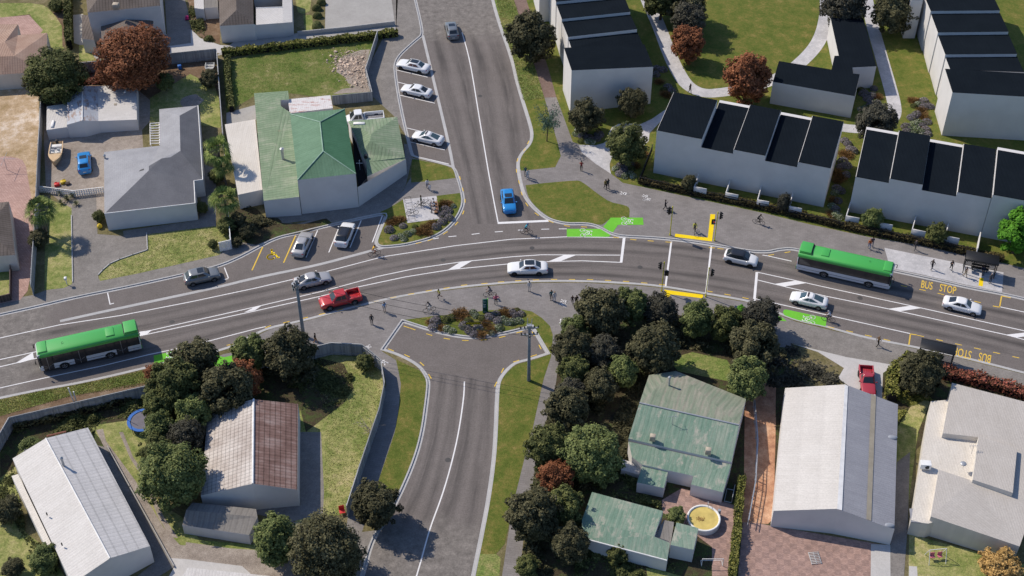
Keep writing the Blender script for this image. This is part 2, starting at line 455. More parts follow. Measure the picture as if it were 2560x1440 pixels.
MED_L = [(-600, 1046), (0, 917), (85, 897), (367, 836), (640, 777), (800, 741), (897, 717), (1015, 692), (1127, 674), (1280, 659), (1370, 654), (1455, 652), (1552, 656), (1720, 674), (1894, 700), (1976, 720), (2067, 741), (2220, 772), (2515, 837), (2560, 849), (3000, 955)]
EDGE_S = [(-600, 1098), (0, 970), (125, 942), (250, 916), (375, 886), (475, 865), (640, 822), (760, 795), (880, 764), (1065, 722), (1280, 698), (1455, 695), (1655, 708), (1880, 745), (2065, 787), (2275, 834), (2560, 902), (3000, 1010)]
lane(EDGE_N, MED_U, 90); lane(MED_L, EDGE_S, 90)
lane([(1037, -120), (1062, 90), (1100, 226), (1140, 360), (1165, 470), (1180, 560)], [(1118, -120), (1155, 81), (1175, 150), (1197, 287), (1222, 435), (1246, 560)], 40)
lane([(1118, -120), (1155, 81), (1175, 150), (1197, 287), (1222, 435), (1246, 560)], [(1205, -120), (1245, 62), (1273, 145), (1300, 250), (1310, 370), (1372, 552)], 40)
lane([(1088, 935), (1073, 1080), (1040, 1200), (990, 1300), (940, 1440), (900, 1600)], [(1161, 940), (1147, 1080), (1107, 1235), (1062, 1367), (1042, 1440), (990, 1600)], 40)
lane([(1161, 940), (1147, 1080), (1107, 1235), (1062, 1367), (1042, 1440), (990, 1600)], [(1240, 960), (1236, 1080), (1215, 1255), (1195, 1342), (1178, 1440), (1140, 1600)], 40)

# ---- white lines
PZ = 0.0095
def line(name, pts, w=0.13, z=PZ, smooth=2, mat='road_paint', mb=None):
    p = smooth_line(PX(pts, 0), smooth)
    return strip(name, offset(p, w / 2), offset(p, -w / 2), M[mat], z, mb=mb)
def seg(mb, a, b, w=0.13, z=PZ):
    a, b = at(*a), at(*b); d = (b - a).normalized(); n = Vector((-d.y, d.x, 0)) * w / 2
    mb.quad(*[(q.x, q.y, z) for q in (a - n, b - n, b + n, a + n)])
def clip(pts, x0, x1):
    out = []
    for (a, b) in zip(pts[:-1], pts[1:]):
        for k in range(21):
            f = k / 20; x = a[0] + (b[0] - a[0]) * f; y = a[1] + (b[1] - a[1]) * f
            if x0 <= x <= x1 and (not out or x > out[-1][0] + 0.01): out.append((x, y))
    return out
line('lane_line', clip(EDGE_N, -600, 1557)); line('lane_line', clip(EDGE_N, 1905, 1979)); line('lane_line', clip(EDGE_N, 2499, 3000))
line('lane_line', clip(MED_U, -600, 1551)); line('lane_line', clip(MED_L, -600, 1552))
line('lane_line', clip(MED_U, 1895, 3000)); line('lane_line', clip(MED_L, 1890, 3000))
line('lane_line', clip(EDGE_S, -600, 668)); line('lane_line', clip(EDGE_S, 1885, 2275))
line('centre_line', [(1155, 81), (1175, 150), (1197, 287), (1222, 435), (1237, 515), (1246, 560)], 0.15)
line('centre_line', [(1161, 954), (1160, 990), (1147, 1080), (1130, 1155), (1107, 1235), (1075, 1320), (1062, 1367), (1042, 1440), (990, 1600)], 0.15)
def quads(name, qs, mat='road_paint', z=PZ + 0.003):
    m = MB()
    for q in qs:
        m.poly([tuple(at(x, y, z)) for x, y in q])
    o = m.build(name, M[mat], tri=True, kind='structure')
    for p in o.data.polygons:
        if p.normal.z < 0: o.data.flip_normals(); break
    return o
quads('stop_line', [[(1557, 594), (1564, 594), (1556, 656.5), (1549.5, 656.5)], [(1889, 680), (1895.5, 680), (1889, 752), (1882.5, 752)], [(1246, 560), (1372, 554.5), (1370, 549.5), (1245, 555)]])
quads('crossing_line', [[(1676, 604), (1680.5, 604), (1666, 716), (1661.5, 716)], [(1776, 616), (1780.5, 616), (1767, 735), (1762.5, 735)]])
quads('median_hatching', [[(1119, 675), (1147, 672), (1183, 650.5), (1151, 655)], [(1371, 653.5), (1402, 652.5), (1442, 637), (1411, 637)], [(610, 781), (637, 776), (654, 764), (640, 766)],
       [(350, 829), (379, 826), (367, 836), (350, 840)], [(40, 907), (50, 907), (85, 897), (82, 881)], [(1935, 710), (1962, 716), (2017, 707.5), (1990, 701.5)],
       [(2220, 772), (2247, 778.5), (2302, 770.5), (2275, 764.5)], [(2512, 837), (2540, 844), (2600, 836), (2575, 830)]])
mb = MB()
for a, b in [((1112, 615.5), (1097, 597)), ]: pass
for a, b in [((1083, 597.5), (1097, 595)), ((1121, 592), (1141, 590)), ((1179, 586), (1199, 583.5)), ((1237, 580), (1257, 578.5)), ((1295, 575.5), (1308, 575)), ((1353, 573.2), (1373, 572.8)), ((1397, 572.3), (1417, 572.2))]: seg(mb, a, b, 0.13)
for a, b in [((987, 174), (1069, 193)), ((993, 205), (1075, 225)), ((1000, 238), (1087, 258)), ((1017, 320), (1105, 341)), ((1022, 354), (1112, 375)), ((1032, 389), (1122, 410)),
             ((765, 644), (794, 576)), ((822, 631), (846, 572)), ((875, 619), (903, 551)), ((931, 606), (956, 539)), ((561, 669), (571, 695)), ((571, 696.5), (560, 699)), ((269, 732), (275, 760)), ((274, 761), (285, 758))]: seg(mb, a, b, 0.14)
mb.build('bay_marking', M['road_paint'], kind='structure')
mb = MB()
for a, b in [((630, 676), (657, 617)), ((709, 657), (739, 589))]: seg(mb, a, b, 0.16)
for ch in [[(2482, 765), (2499, 768), (2504, 740), (2527, 744.5)], [(2256, 860), (2272, 863), (2276, 835), (2292, 837.5)]]:
    for a, b in zip(ch[:-1], ch[1:]): seg(mb, a, b, 0.15)
mb.build('yellow_bay_marking', M['yellow_paint'], kind='structure')

def c4(ox, oy, pts): return [(ox + x / 4, oy + y / 4) for x, y in pts]
DASH = [c4(640, 360, [(2040, 340), (2068, 455), (2090, 568), (2073, 685), (2005, 797), (1893, 890), (1743, 960), (1625, 990)]),
        [(645, 836)] + c4(640, 720, [(120, 388), (303, 343), (488, 300), (660, 260), (840, 218), (1018, 178), (1196, 136), (1372, 95), (1550, 60), (1728, 27), (1905, 0)]) + [(1160, 713)] +
        c4(1280, 360, [(-275, 1395), (-110, 1380), (62, 1368), (240, 1360), (420, 1355), (600, 1355), (780, 1357), (960, 1365), (1140, 1375), (1322, 1390), (1500, 1407)]),
        c4(1280, 720, [(1975, 35), (2155, 67), (2335, 102)]), c4(1920, 720, [(630, 395), (817, 435), (1003, 478), (1188, 520)]), c4(1920, 720, [(1525, 480), (1715, 522), (1905, 565), (2095, 607), (2285, 650), (2478, 693)]),
        c4(1920, 720, [(1360, -18), (1545, 20), (1728, 60), (2095, 140)]), c4(1920, 360, [(30, 1110), (195, 1083)]),
        c4(1280, 360, [(162, -15), (125, 60), (55, 160), (45, 268), (70, 380), (97, 495), (148, 605), (247, 702), (388, 777), (548, 820), (720, 830)]), c4(1280, 360, [(1040, 935), (1213, 957), (1387, 970), (1565, 982)]), c4(1280, 360, [(2000, 1038), (2085, 1048)]),
        c4(640, 720, [(1505, 390), (1565, 410), (1733, 467), (1908, 508), (2093, 525), (2280, 519), (2462, 490)]) + c4(1280, 720, [(72, 443)]), c4(1280, 720, [(212, 458), (280, 590)]), c4(1280, 720, [(218, 677), (42, 732)]), c4(640, 720, [(2465, 825), (2397, 962)]),
        c4(640, 720, [(1350, 620), (1510, 678), (1660, 760), (1740, 885)]), [(575, 862), (598, 858)]]
mb = MB()
for ch in DASH:
    pts = [at(*q) for q in ch]
    for i, p in enumerate(pts):
        d = (pts[min(i + 1, len(pts) - 1)] - pts[max(i - 1, 0)]).normalized(); n = Vector((-d.y, d.x, 0)) * 0.06
        a, b = p - d * 0.4, p + d * 0.4
        mb.quad(*[(q.x, q.y, PZ + 0.006) for q in (a - n, b - n, b + n, a + n)])
mb.build('no_stopping_dashes', M['yellow_paint'], kind='structure')

# ---- green cycle ramps, tactile paving
quads('green_cycle_lane', [[(1417, 572), (1500, 572), (1512, 579), (1527, 588), (1521, 592), (1417, 592)], [(384, 889), (470, 870), (505, 862), (530, 868), (522, 884), (435, 901), (386, 909)],
       [(1957, 780), (1960, 774.5), (1967, 774), (2067, 795), (2064, 817.5), (1995, 802), (1962, 790)]], 'green_paint', 0.0125)
quads('green_cycle_lane', [[(1508, 567), (1527, 544), (1607, 544), (1609, 562), (1545, 562), (1532, 581), (1522, 577)], [(528, 884.5), (560, 893), (587, 887), (640, 880), (650, 895), (570, 914), (540, 916), (515, 905)],
       [(1957, 795), (1920, 778), (1880, 770), (1870, 790), (1925, 800), (1967, 803)]], 'green_paint', LZ + 0.018)
quads('tactile_paving', [[(1776, 535), (1788, 536), (1780, 603.5), (1687, 592), (1688, 584), (1769.5, 594)], [(1661, 724), (1758, 737), (1757, 746), (1677, 736), (1672, 744), (1661, 742)],
       [(2449, 694), (2459, 695), (2457, 716), (2446, 714)], [(2322, 884), (2338, 887), (2333, 900), (2317, 897)]], 'tactile_yellow', LZ + 0.018)

# ---- painted symbols
def sym(name, strokes, org, ux, uy, w, mat, z):
    """strokes in local metres; org/ux/uy ground frame"""
    m = MB()
    for s in strokes:
        P = [org + ux * a + uy * b for a, b in s]
        for a, b in zip(P[:-1], P[1:]):
            d = (b - a).normalized(); n = Vector((-d.y, d.x, 0)) * w / 2; e = d * w * 0.25
            m.quad(*[(q.x, q.y, z) for q in (a - n - e, b - n + e, b + n + e, a + n - e)])
    return m.build(name, M[mat], kind='structure')
def circ(cx, cy, r, n=18, a0=0, a1=360): return [(cx + r * math.cos(math.radians(a0 + (a1 - a0) * i / n)), cy + r * math.sin(math.radians(a0 + (a1 - a0) * i / n))) for i in range(n + 1)]
BIKE = [circ(-0.55, -0.5, 0.36), circ(-0.55, 0.55, 0.36), [(-0.55, -0.5), (0.35, -0.35), (0.35, 0.35), (-0.55, 0.55)], [(-0.55, -0.5), (-0.05, 0.1), (0.35, 0.35)], [(-0.05, 0.1), (0.4, -0.32)], [(0.35, 0.35), (0.75, 0.42), (0.7, 0.15)], [(0.35, -0.35), (0.62, -0.4)], [(0.62, -0.55), (0.62, -0.2)]]
WHEEL = [circ(-0.12, -0.35, 0.45, 18, 60, 330), [(-0.02, 0.62), (0.0, 0.0), (0.45, 0.0), (0.65, -0.6), (0.85, -0.55)], [(-0.02, 0.32), (0.32, 0.32)], circ(-0.02, 0.85, 0.07, 8)]
PED = [circ(0, 0.78, 0.09, 8), [(0, 0.62), (0.02, 0.1), (0.22, -0.25), (0.25, -0.7)], [(0.02, 0.1), (-0.18, -0.3), (-0.42, -0.6)], [(0, 0.55), (0.32, 0.2)], [(0, 0.55), (-0.28, 0.3), (-0.3, 0.05)]]
def frame(px, py, deg, sx=1, sy=1, z=0.0):
    a = math.radians(deg); u = Vector((math.cos(a), math.sin(a), 0)); v = Vector((-math.sin(a), math.cos(a), 0))
    return at(px, py, z), u * sx, v * sy
for px_, py_, dg, z, sx in [(1570, 553, 0, LZ + 0.023, 0.95), (1467, 582, 0, 0.018, 0.95), (2020, 798, 168, 0.018, 0.95), (430, 887, 193, 0.018, 0.95), (612, 897, 193, LZ + 0.023, 0.95)]:
    o_, u_, v_ = frame(px_, py_, dg, sx, 1.0, z); sym('bicycle_symbol', BIKE, o_, u_, v_, 0.085, 'road_paint', z)
o_, u_, v_ = frame(680, 637, 8, 0.95, 1.0); sym('wheelchair_symbol', WHEEL, o_, u_ * 1.15, v_ * 1.12, 0.2, 'tactile_yellow', 0.0125)
for px_, py_, dg, s in [(1560, 484, -100, 0.75), (1614, 490, -105, 0.62), (1410, 753, -100, 0.62), (1404, 805, 172, 0.7), (960, 905, 50, 0.75)]:
    o_, u_, v_ = frame(px_, py_, dg, s, s, LZ); sym('pedestrian_symbol', PED, o_, u_, v_, 0.13 if s > .65 else .1, 'road_paint', LZ + 0.02)
for px_, py_, dg, s in [(1618, 498, -15, 0.62), (1408, 761, 165, 0.62), (918, 869, 40, 0.7)]:
    o_, u_, v_ = frame(px_, py_, dg, s, s * .8, LZ); sym('bicycle_symbol', BIKE, o_, u_, v_, 0.08, 'road_paint', LZ + 0.02)

def ground_text(txt, px_, py_, deg, size, sxs, z, mat):
    cu = bpy.data.curves.new('bus_stop_lettering', 'FONT'); cu.body = txt; cu.align_x = 'CENTER'; cu.align_y = 'CENTER'; cu.size = size; cu.offset = 0.012
    ob = bpy.data.objects.new('tmp', cu); COL.objects.link(ob)
    me = bpy.data.meshes.new_from_object(ob.evaluated_get(bpy.context.evaluated_depsgraph_get()))
    bpy.data.objects.remove(ob)
    o = bpy.data.objects.new('bus_stop_lettering', me); COL.objects.link(o); o['kind'] = 'structure'
    me.materials.clear(); me.materials.append(M[mat])
    p = at(px_, py_, z); o.location = p; o.rotation_euler = (0, 0, math.radians(deg)); o.scale = (sxs, 1, 1)
    return o
def gang(a, b):
    d = at(*b) - at(*a); return math.degrees(math.atan2(d.y, d.x))
BA, BB = gang((2304, 712), (2388, 729)), gang((2476, 898), (2390, 877))
ground_text('BUS', 2317, 713.5, BA, 2.05, 0.42, 0.013, 'yellow_paint'); ground_text('STOP', 2369.5, 723.5, BA, 2.05, 0.42, 0.013, 'yellow_paint')
ground_text('STOP', 2407, 882, BB, 2.05, 0.42, 0.013, 'yellow_paint'); ground_text('BUS', 2462.5, 893.5, BB, 2.05, 0.42, 0.013, 'yellow_paint')
# ================================================================ ground cover of the four blocks
C = c4
# --- north-east: footpath, verges, plaza and park paths
FP_NE = [(1302, 418), (1303, 427), (1388, 418), (1402, 390), (1395, 360), (1361, 244), (1391, 243), (1432, 355), (1447, 360), (1455, 382), (1527, 434), (1557, 457), (1595, 465), (1920, 535), (2020, 560), (2170, 592), (2295, 612), (2410, 637), (2495, 655), (2560, 670), (2900, 745),
         (2900, 818), (2560, 744), (2420, 716.5), (2295, 687), (2232, 674), (2005, 624), (1975, 618), (1945, 621), (1920, 627), (1880, 626), (1767, 607), (1630, 591), (1560, 588), (1532, 583), (1510, 572), (1487, 560), (1460, 557), (1385, 550), (1360, 539), (1330, 513), (1312, 488), (1304, 455), (1299, 425)]
sheet('footpath', FP_NE, 'footpath_paver', 1)
sheet('grass_verge', C(1280, 360, [(135, 412), (300, 392), (640, 362), (700, 375), (860, 500), (980, 580), (1100, 605), (1160, 625), (1178, 655), (1172, 735), (1100, 737), (990, 738), (910, 805), (880, 808), (800, 794), (600, 790), (450, 768), (350, 718), (250, 640), (180, 560), (150, 490)]), 'new_grass', 2, smooth=1)
sheet('grass_verge', [(1308, 252), (1361, 245), (1395, 360), (1402, 390), (1387, 418), (1303, 426), (1299, 420), (1300, 402), (1310, 384), (1331, 360), (1336, 337), (1329, 307), (1311, 252)], 'new_grass', 2)
sheet('old_verge', [(1225, -120), (1268, -120), (1285, 0), (1330, 145), (1361, 244), (1309, 250), (1296, 200), (1284, 145), (1254, 62), (1236, 0)], 'verge_grass', 2)
sheet('brick_footpath', [(1268, -120), (1300, -120), (1316, 0), (1372, 175), (1391, 243), (1361, 244), (1330, 145), (1285, 0)], 'brick_path', 2)
sheet('plaza_path', [(1447, 362), (1490, 363), (1508, 358), (1520, 350), (1522, 332), (1530, 318), (1545, 310), (1567, 308), (1600, 311), (1630, 297), (1662, 275), (1670, 280), (1652, 303), (1624, 333), (1622, 352), (1600, 372), (1545, 385), (1529, 396), (1524, 410), (1525, 424), (1528, 435), (1490, 410), (1455, 382)], 'pale_paver', 3)
def path_band(name, pts, w, mat, layer, smooth=3):
    p = smooth_line(PX(pts, LZ), smooth); z = LZ + 0.004 * layer
    return strip(name, offset(p, w / 2), offset(p, -w / 2), M[mat], z)
path_band('park_path', [(1590, -90), (1617, 0), (1646, 60), (1675, 140), (1700, 190), (1722, 218), (1760, 235), (1815, 230), (1880, 218), (1925, 204), (1965, 184), (1998, 160), (2036, 122), (2056, 85), (2066, 40), (2068, 0), (2050, -90)], 2.2, 'pale_paver', 1)
path_band('park_path', [(2140, -90), (2168, 0), (2180, 60), (2200, 130), (2226, 220), (2237, 265), (2236, 290), (2218, 308), (2190, 316), (2150, 324), (2104, 319), (2020, 305)], 2.0, 'pale_paver', 2)
sheet('bus_stop_paving', [(2211, 619.5), (2360, 650), (2509, 681), (2505, 730), (2420, 713), (2295, 684), (2225, 670)], 'pale_paver', 3)
# --- north-west block
FP_NW = [(-900, 940), (-300, 815), (0, 752), (80, 738), (190, 700), (250, 697), (380, 670), (548, 636), (600, 600), (640, 560), (680, 548), (740, 560), (800, 545), (900, 528), (950, 500), (1010, 500), (1010, 470), (1030, 440), (1030, 393), (1022, 375), (1012, 335), (985, 290), (925, 235), (915, 180), (960, 90), (990, 85), (975, 10), (960, -120), (1010, -300),
         (990, -300), (1022, -80), (1037, 0), (1045, 32), (1052, 65), (1053, 88), (1038, 100), (1013, 122), (993, 142), (984, 162), (985, 185), (993, 240), (1003, 290), (1013, 335), (1020, 360), (1026, 386), (1033, 395), (1125, 418), (1133, 424), (1138, 436), (1148, 468), (1154, 496), (1153, 514), (1139, 543), (1113, 573), (1076, 594), (1014, 610), (960, 614), (946, 611), (944, 603), (952, 580), (962, 557), (966, 540), (958, 533), (902, 543.5), (802, 566), (690, 592), (640, 618), (547, 663), (457, 684), (307, 717), (190, 740), (0, 783), (-300, 848), (-900, 980)]
sheet('footpath', FP_NW, 'driveway_asphalt', 1)
sheet('grass_verge', C(640, 360, [(1560, 150), (1600, 152), (1900, 220), (1965, 245), (1985, 280), (1995, 340), (1700, 375), (1550, 385)]), 'new_grass', 2)
sheet('corner_footpath', C(640, 360, [(1550, 385), (1700, 375), (1997, 340), (2040, 490), (1805, 517), (1470, 555), (1380, 560), (1500, 440)]), 'footpath_paver', 2)
sheet('grass_verge', C(640, 360, [(1805, 517), (2040, 490), (2050, 550), (2045, 620), (1995, 735), (1885, 850), (1740, 938), (1495, 1000), (1300, 1022), (1240, 1008), (1218, 975), (1250, 880), (1290, 770), (1305, 730), (1250, 690), (1240, 680), (1330, 640), (1470, 555)]), 'new_grass', 2)
sheet('bike_parking_slab', C(640, 360, [(1470, 555), (1805, 517), (1845, 745), (1515, 790)]), 'pale_paver', 3)
# empty lot
sheet('vacant_lot', [(556, 150), (600, 143), (760, 118), (940, 92), (935, 130), (917, 175), (928, 236), (830, 248), (720, 232), (636, 240), (566, 282)], 'field_grass', 1)
sheet('rubble_ground', C(640, 0, [(1140, 495), (1040, 500), (880, 560), (810, 640), (805, 720), (890, 770), (920, 830), (990, 870), (860, 890), (770, 940), (1110, 920), (1150, 910), (1090, 700)]), 'gravel', 2)
sheet('driveway', C(640, 0, [(-400, 560), (0, 470), (430, 400), (1100, 330), (1400, 300), (1370, 100), (1330, -200), (700, -200), (690, 290), (430, 330), (-200, 400)]), 'concrete', 2)
sheet('driveway', C(0, 0, [(1570, 360), (1920, 300), (2000, 380), (2200, 450), (2560, 470), (2560, 490), (2230, 530), (1690, 535), (1500, 560)]), 'pale_concrete', 2)
sheet('driveway', C(0, 0, [(1650, 0), (1850, 0), (1905, 200), (1910, 430), (1690, 460), (1690, 540), (1560, 540), (1570, 360), (1670, 350)]), 'driveway_asphalt', 3)
sheet('garden_ground', C(0, 0, [(1850, -150), (2200, -150), (2200, 440), (2050, 400), (1930, 310), (1910, 200)]), 'dirt', 1)
sheet('garden_lawn', C(640, 0, [(380, -60), (560, -60), (540, 110), (470, 140), (420, 120)]), 'lawn', 2)
sheet('garden_lawn', C(640, 0, [(470, 150), (560, 150), (575, 300), (490, 310)]), 'lawn', 2)
# top-left garden
sheet('garden_lawn', C(0, 0, [(-700, 30), (300, 30), (430, 50), (490, 90), (560, 170), (620, 260), (640, 500), (560, 520), (430, 380), (300, 140), (0, 180), (-700, 250)]), 'lawn', 2)
sheet('terrace', C(0, 0, [(-500, 230), (0, 175), (290, 150), (430, 300), (400, 340), (180, 360), (-500, 420)]), 'pink_brick', 3)
sheet('garden_path', C(0, 0, [(500, 85), (640, 60), (660, 470), (625, 470), (620, 260), (560, 170)]), 'dirt', 2)
sheet('garden_path', C(0, 0, [(730, 150), (830, 140), (950, 400), (1010, 600), (940, 605), (930, 440), (800, 450), (740, 430)]), 'concrete', 2)
sheet('garden_lawn', C(0, 0, [(790, 450), (920, 450), (930, 560), (980, 605), (790, 610)]), 'lawn', 3)
# sandy lot and pink brick forecourt on the far left
sheet('sandy_lot', C(0, 0, [(-900, 900), (0, 835), (300, 800), (390, 900), (388, 1440), (370, 1900), (330, 2100), (200, 2000), (-900, 2200)]), 'dry_grass', 2)
sheet('brick_forecourt', C(0, 360, [(-800, 300), (0, 120), (150, 130), (250, 170), (290, 400), (340, 700), (330, 900), (300, 1440), (200, 1560), (-300, 1650), (-800, 1700)]), 'pink_brick', 3, smooth=1)
sheet('garden_lawn', C(0, 360, [(-300, 1240), (0, 1215), (100, 1150), (95, 1490), (0, 1520), (-300, 1570)]), 'lawn', 4)
# boat yard / grey house
sheet('yard', C(0, 0, [(420, 900), (700, 760), (1400, 900), (1600, 1100), (1420, 1300), (1450, 1700), (1080, 1900), (1040, 2130), (940, 2200), (960, 2300), (460, 1900)]), 'gravel', 1)
sheet('garden_ground', C(0, 0, [(700, 730), (1050, 700), (1660, 640), (2150, 600), (2190, 900), (2000, 900), (1500, 1000), (1380, 900), (830, 860), (650, 900), (430, 1000), (410, 900)]), 'dirt', 2)
sheet('garden_lawn', C(0, 0, [(1500, 980), (1900, 740), (2150, 860), (2190, 1000), (2210, 1280), (2010, 1250), (2000, 1060), (1500, 1300)]), 'lawn', 3)
sheet('patio', C(0, 0, [(1800, 1000), (1860, 960), (1960, 940), (2040, 1000), (1980, 1060), (1900, 1100), (1810, 1060)]), 'gravel', 4, smooth=1)
sheet('side_path', C(0, 360, [(2040, 200), (2160, 250), (2160, 830), (2150, 820), (1240, 930), (1230, 870), (1990, 760)]), 'driveway_asphalt', 3)
sheet('driveway', C(0, 360, [(720, 560), (900, 470), (960, 480), (975, 900), (1230, 920), (1465, 895), (1475, 1060), (1200, 1150), (1050, 1230), (980, 1310), (990, 1390), (730, 1440), (715, 700)]), 'driveway_asphalt', 2)
sheet('garden_lawn', C(0, 360, [(500, 570), (620, 590), (715, 640), (720, 1400), (640, 1440), (445, 1460), (450, 1000), (480, 900)]), 'lawn', 2)
sheet('garden_lawn', C(0, 360, [(1475, 905), (2160, 820), (2290, 900), (2310, 960), (2190, 1110), (1400, 1290), (1000, 1370), (985, 1310), (1060, 1230), (1200, 1150), (1475, 1060)]), 'lawn', 3)
mb = MB()
def edging(mb, pts, w=0.12, h=0.14, z=LZ):
    p = PX(pts, z)
    for a, b in zip(p[:-1], p[1:]):
        d = b - a; mb.box(((a.x + b.x) / 2, (a.y + b.y) / 2, z + h / 2), (d.length + w, w, h), math.atan2(d.y, d.x))
edging(mb, C(0, 360, [(1467, 895), (1475, 1062), (1330, 1110), (1200, 1155), (1100, 1200), (1030, 1260), (985, 1310)])); mb.build('lawn_edging', M['kerb_concrete'], kind='structure')
mb = MB(); edging(mb, C(0, 360, [(715, 720), (722, 1080), (728, 1380)])); mb.build('lawn_edging', M['kerb_concrete'], kind='structure')
sheet('back_yard', [(566, 282), (640, 262), (640, 300), (566, 315)], 'concrete', 2)
sheet('planting_bed', C(640, 360, [(-400, 560), (0, 640), (100, 740), (240, 720), (260, 790), (480, 800), (700, 740), (760, 790), (520, 870), (200, 930), (0, 1010), (-300, 950)]), 'garden_soil', 2)
sheet('forecourt', C(640, 360, [(220, 740), (280, 790), (750, 740), (880, 770), (1230, 690), (1300, 640), (1420, 560), (1500, 400), (1560, 150), (1530, 0), (1480, 0), (1500, 300), (1030, 600), (450, 700), (100, 740)]), 'driveway_asphalt', 3)
# --- southern block
FP_S = [(628, 850), (645, 838), (679, 821.3), (751, 806.3), (866, 775.4), (966, 750.3), (1066, 732.3), (1167, 720), (1280, 710), (1355, 707), (1455, 707), (1580, 713), (1655, 720), (1755, 737), (1880, 758), (1925, 778), (1960, 793), (1995, 806), (2005, 815), (1975, 870), (1880, 860), (1760, 800), (1560, 760), (1470, 775), (1405, 820), (1397, 900), (1390, 957), (1362, 1080), (1342, 1150), (1310, 1330), (1300, 1440), (1280, 1600),
        (1225, 1600), (1255, 1440), (1280, 1272), (1327, 1080), (1360, 945), (1382, 837), (1375, 815), (1355, 795), (1330, 779), (1305, 774), (1280, 772), (1215, 776), (1152, 784), (1075, 791), (1004, 803), (953, 876), (957, 880), (990, 900), (997, 932), (1002, 960), (997, 1020), (987, 1080), (950, 1190), (905, 1330), (880, 1330), (870, 1290), (940, 1080), (966, 960), (955, 905), (905, 870), (830, 866), (780, 880), (700, 905), (560, 930), (520, 900), (560, 885), (600, 878), (625, 858)]
sheet('footpath', FP_S, 'footpath_paver', 1)
sheet('grass_island', C(640, 720, [(1480, 318), (1740, 285), (2050, 256), (2300, 225), (2560, 212)]) + C(1280, 720, [(100, 215), (200, 235), (300, 300), (380, 380), (408, 470), (402, 600), (390, 690), (310, 930), (200, 1440)]) + C(1280, 1080, [(190, 0), (0, 770)]) + [(1262, 1360), (1240, 1385), (1199, 1385), (1208, 1342), (1225, 1255), (1239, 1155), (1244.5, 1080), (1247, 995), (1250, 957), (1263, 937), (1283, 917.5), (1297, 910), (1327, 902.5), (1374, 886), (1334, 812), (1300, 816), (1280, 824), (1240, 832), (1190, 840), (1140, 835), (1090, 824), (1012, 801)], 'new_grass', 2)
sheet('old_verge', [(1199, 1385), (1240, 1385), (1252, 1395), (1235, 1600), (1158, 1600), (1190, 1440)], 'verge_grass', 3)
sheet('grass_verge', [(957, 878), (990, 899), (1030, 917)] + C(640, 720, [(1640, 830), (1690, 905), (1702, 970), (1680, 1150), (1640, 1440)]) + [(1034, 1147), (999, 1229), (962, 1298), (948, 1322), (925, 1300), (950, 1190), (987, 1080), (997, 1020), (1002, 960), (997, 932), (990, 900)], 'new_grass', 2)
sheet('old_footpath', [(870, 1290), (905, 1330), (945, 1325), (926, 1350), (900, 1440), (845, 1600), (760, 1600), (830, 1440), (860, 1360)], 'driveway_asphalt', 2)
# verge along the road to the left
sheet('old_verge', C(0, 720, [(-2000, 1620), (0, 1125), (400, 1035), (780, 972), (1300, 862), (1740, 748), (1840, 740), (1560, 950), (1500, 960), (700, 1080), (0, 1280), (-2000, 1800)]), 'verge_grass', 2)
sheet('dirt_strip', C(0, 720, [(-2000, 1800), (0, 1280), (700, 1080), (1500, 930), (1500, 960), (90, 1300), (0, 1440), (-300, 1500), (-2000, 2000)]), 'dirt', 3)
# garden of the white-roofed house
sheet('garden_lawn', C(0, 1080, [(-800, 0), (100, 20), (350, 60), (300, 160), (150, 420), (250, 1000), (450, 1150), (640, 1440), (700, 1900), (-800, 1900)]), 'lawn', 1)
sheet('planting_bed', C(0, 720, [(140, 1400), (600, 1280), (1440, 1080), (1560, 1000), (1400, 1300), (1250, 1400), (1000, 1700), (860, 1450), (400, 1600), (0, 1900), (0, 1480)]), 'garden_soil', 2)
sheet('garden_lawn', C(0, 1080, [(900, -60), (1300, -120), (1500, 60), (1450, 400), (1600, 720), (1820, 850), (2000, 1080), (2560, 1130), (2560, 1330), (1850, 1230), (1650, 1100), (1250, 400), (1050, 130)]), 'lawn', 2)
sheet('gravel_drive', C(0, 1080, [(960, -20), (1030, -30), (1060, 90), (1350, 480), (1640, 960), (1800, 1130), (2560, 1180), (3200, 1300), (3000, 1800), (1900, 1700), (1640, 1150), (1250, 440), (1030, 130)]), 'gravel', 3)
sheet('gravel_track', C(0, 1080, [(1190, 0), (1230, 0), (1330, 250), (1450, 420), (1640, 850), (1780, 1060), (1700, 1050), (1580, 850), (1420, 450), (1300, 260)]), 'gravel', 4)
sheet('concrete_pad', C(0, 1080, [(1700, 1260), (1850, 1270), (2420, 1340), (2600, 1500), (2500, 1800), (1500, 1800), (1740, 1350)]), 'pale_concrete', 4)
sheet('side_yard', C(0, 1080, [(960, 130), (1070, 155), (1740, 1350), (1500, 1500), (1300, 1500), (1550, 1300), (1500, 1150)]), 'driveway_asphalt', 5)
mb = MB(); edging(mb, C(0, 1080, [(1075, 155), (1300, 560), (1740, 1350)]), 0.12, 0.3); mb.build('garden_edging', M['concrete'], kind='structure')
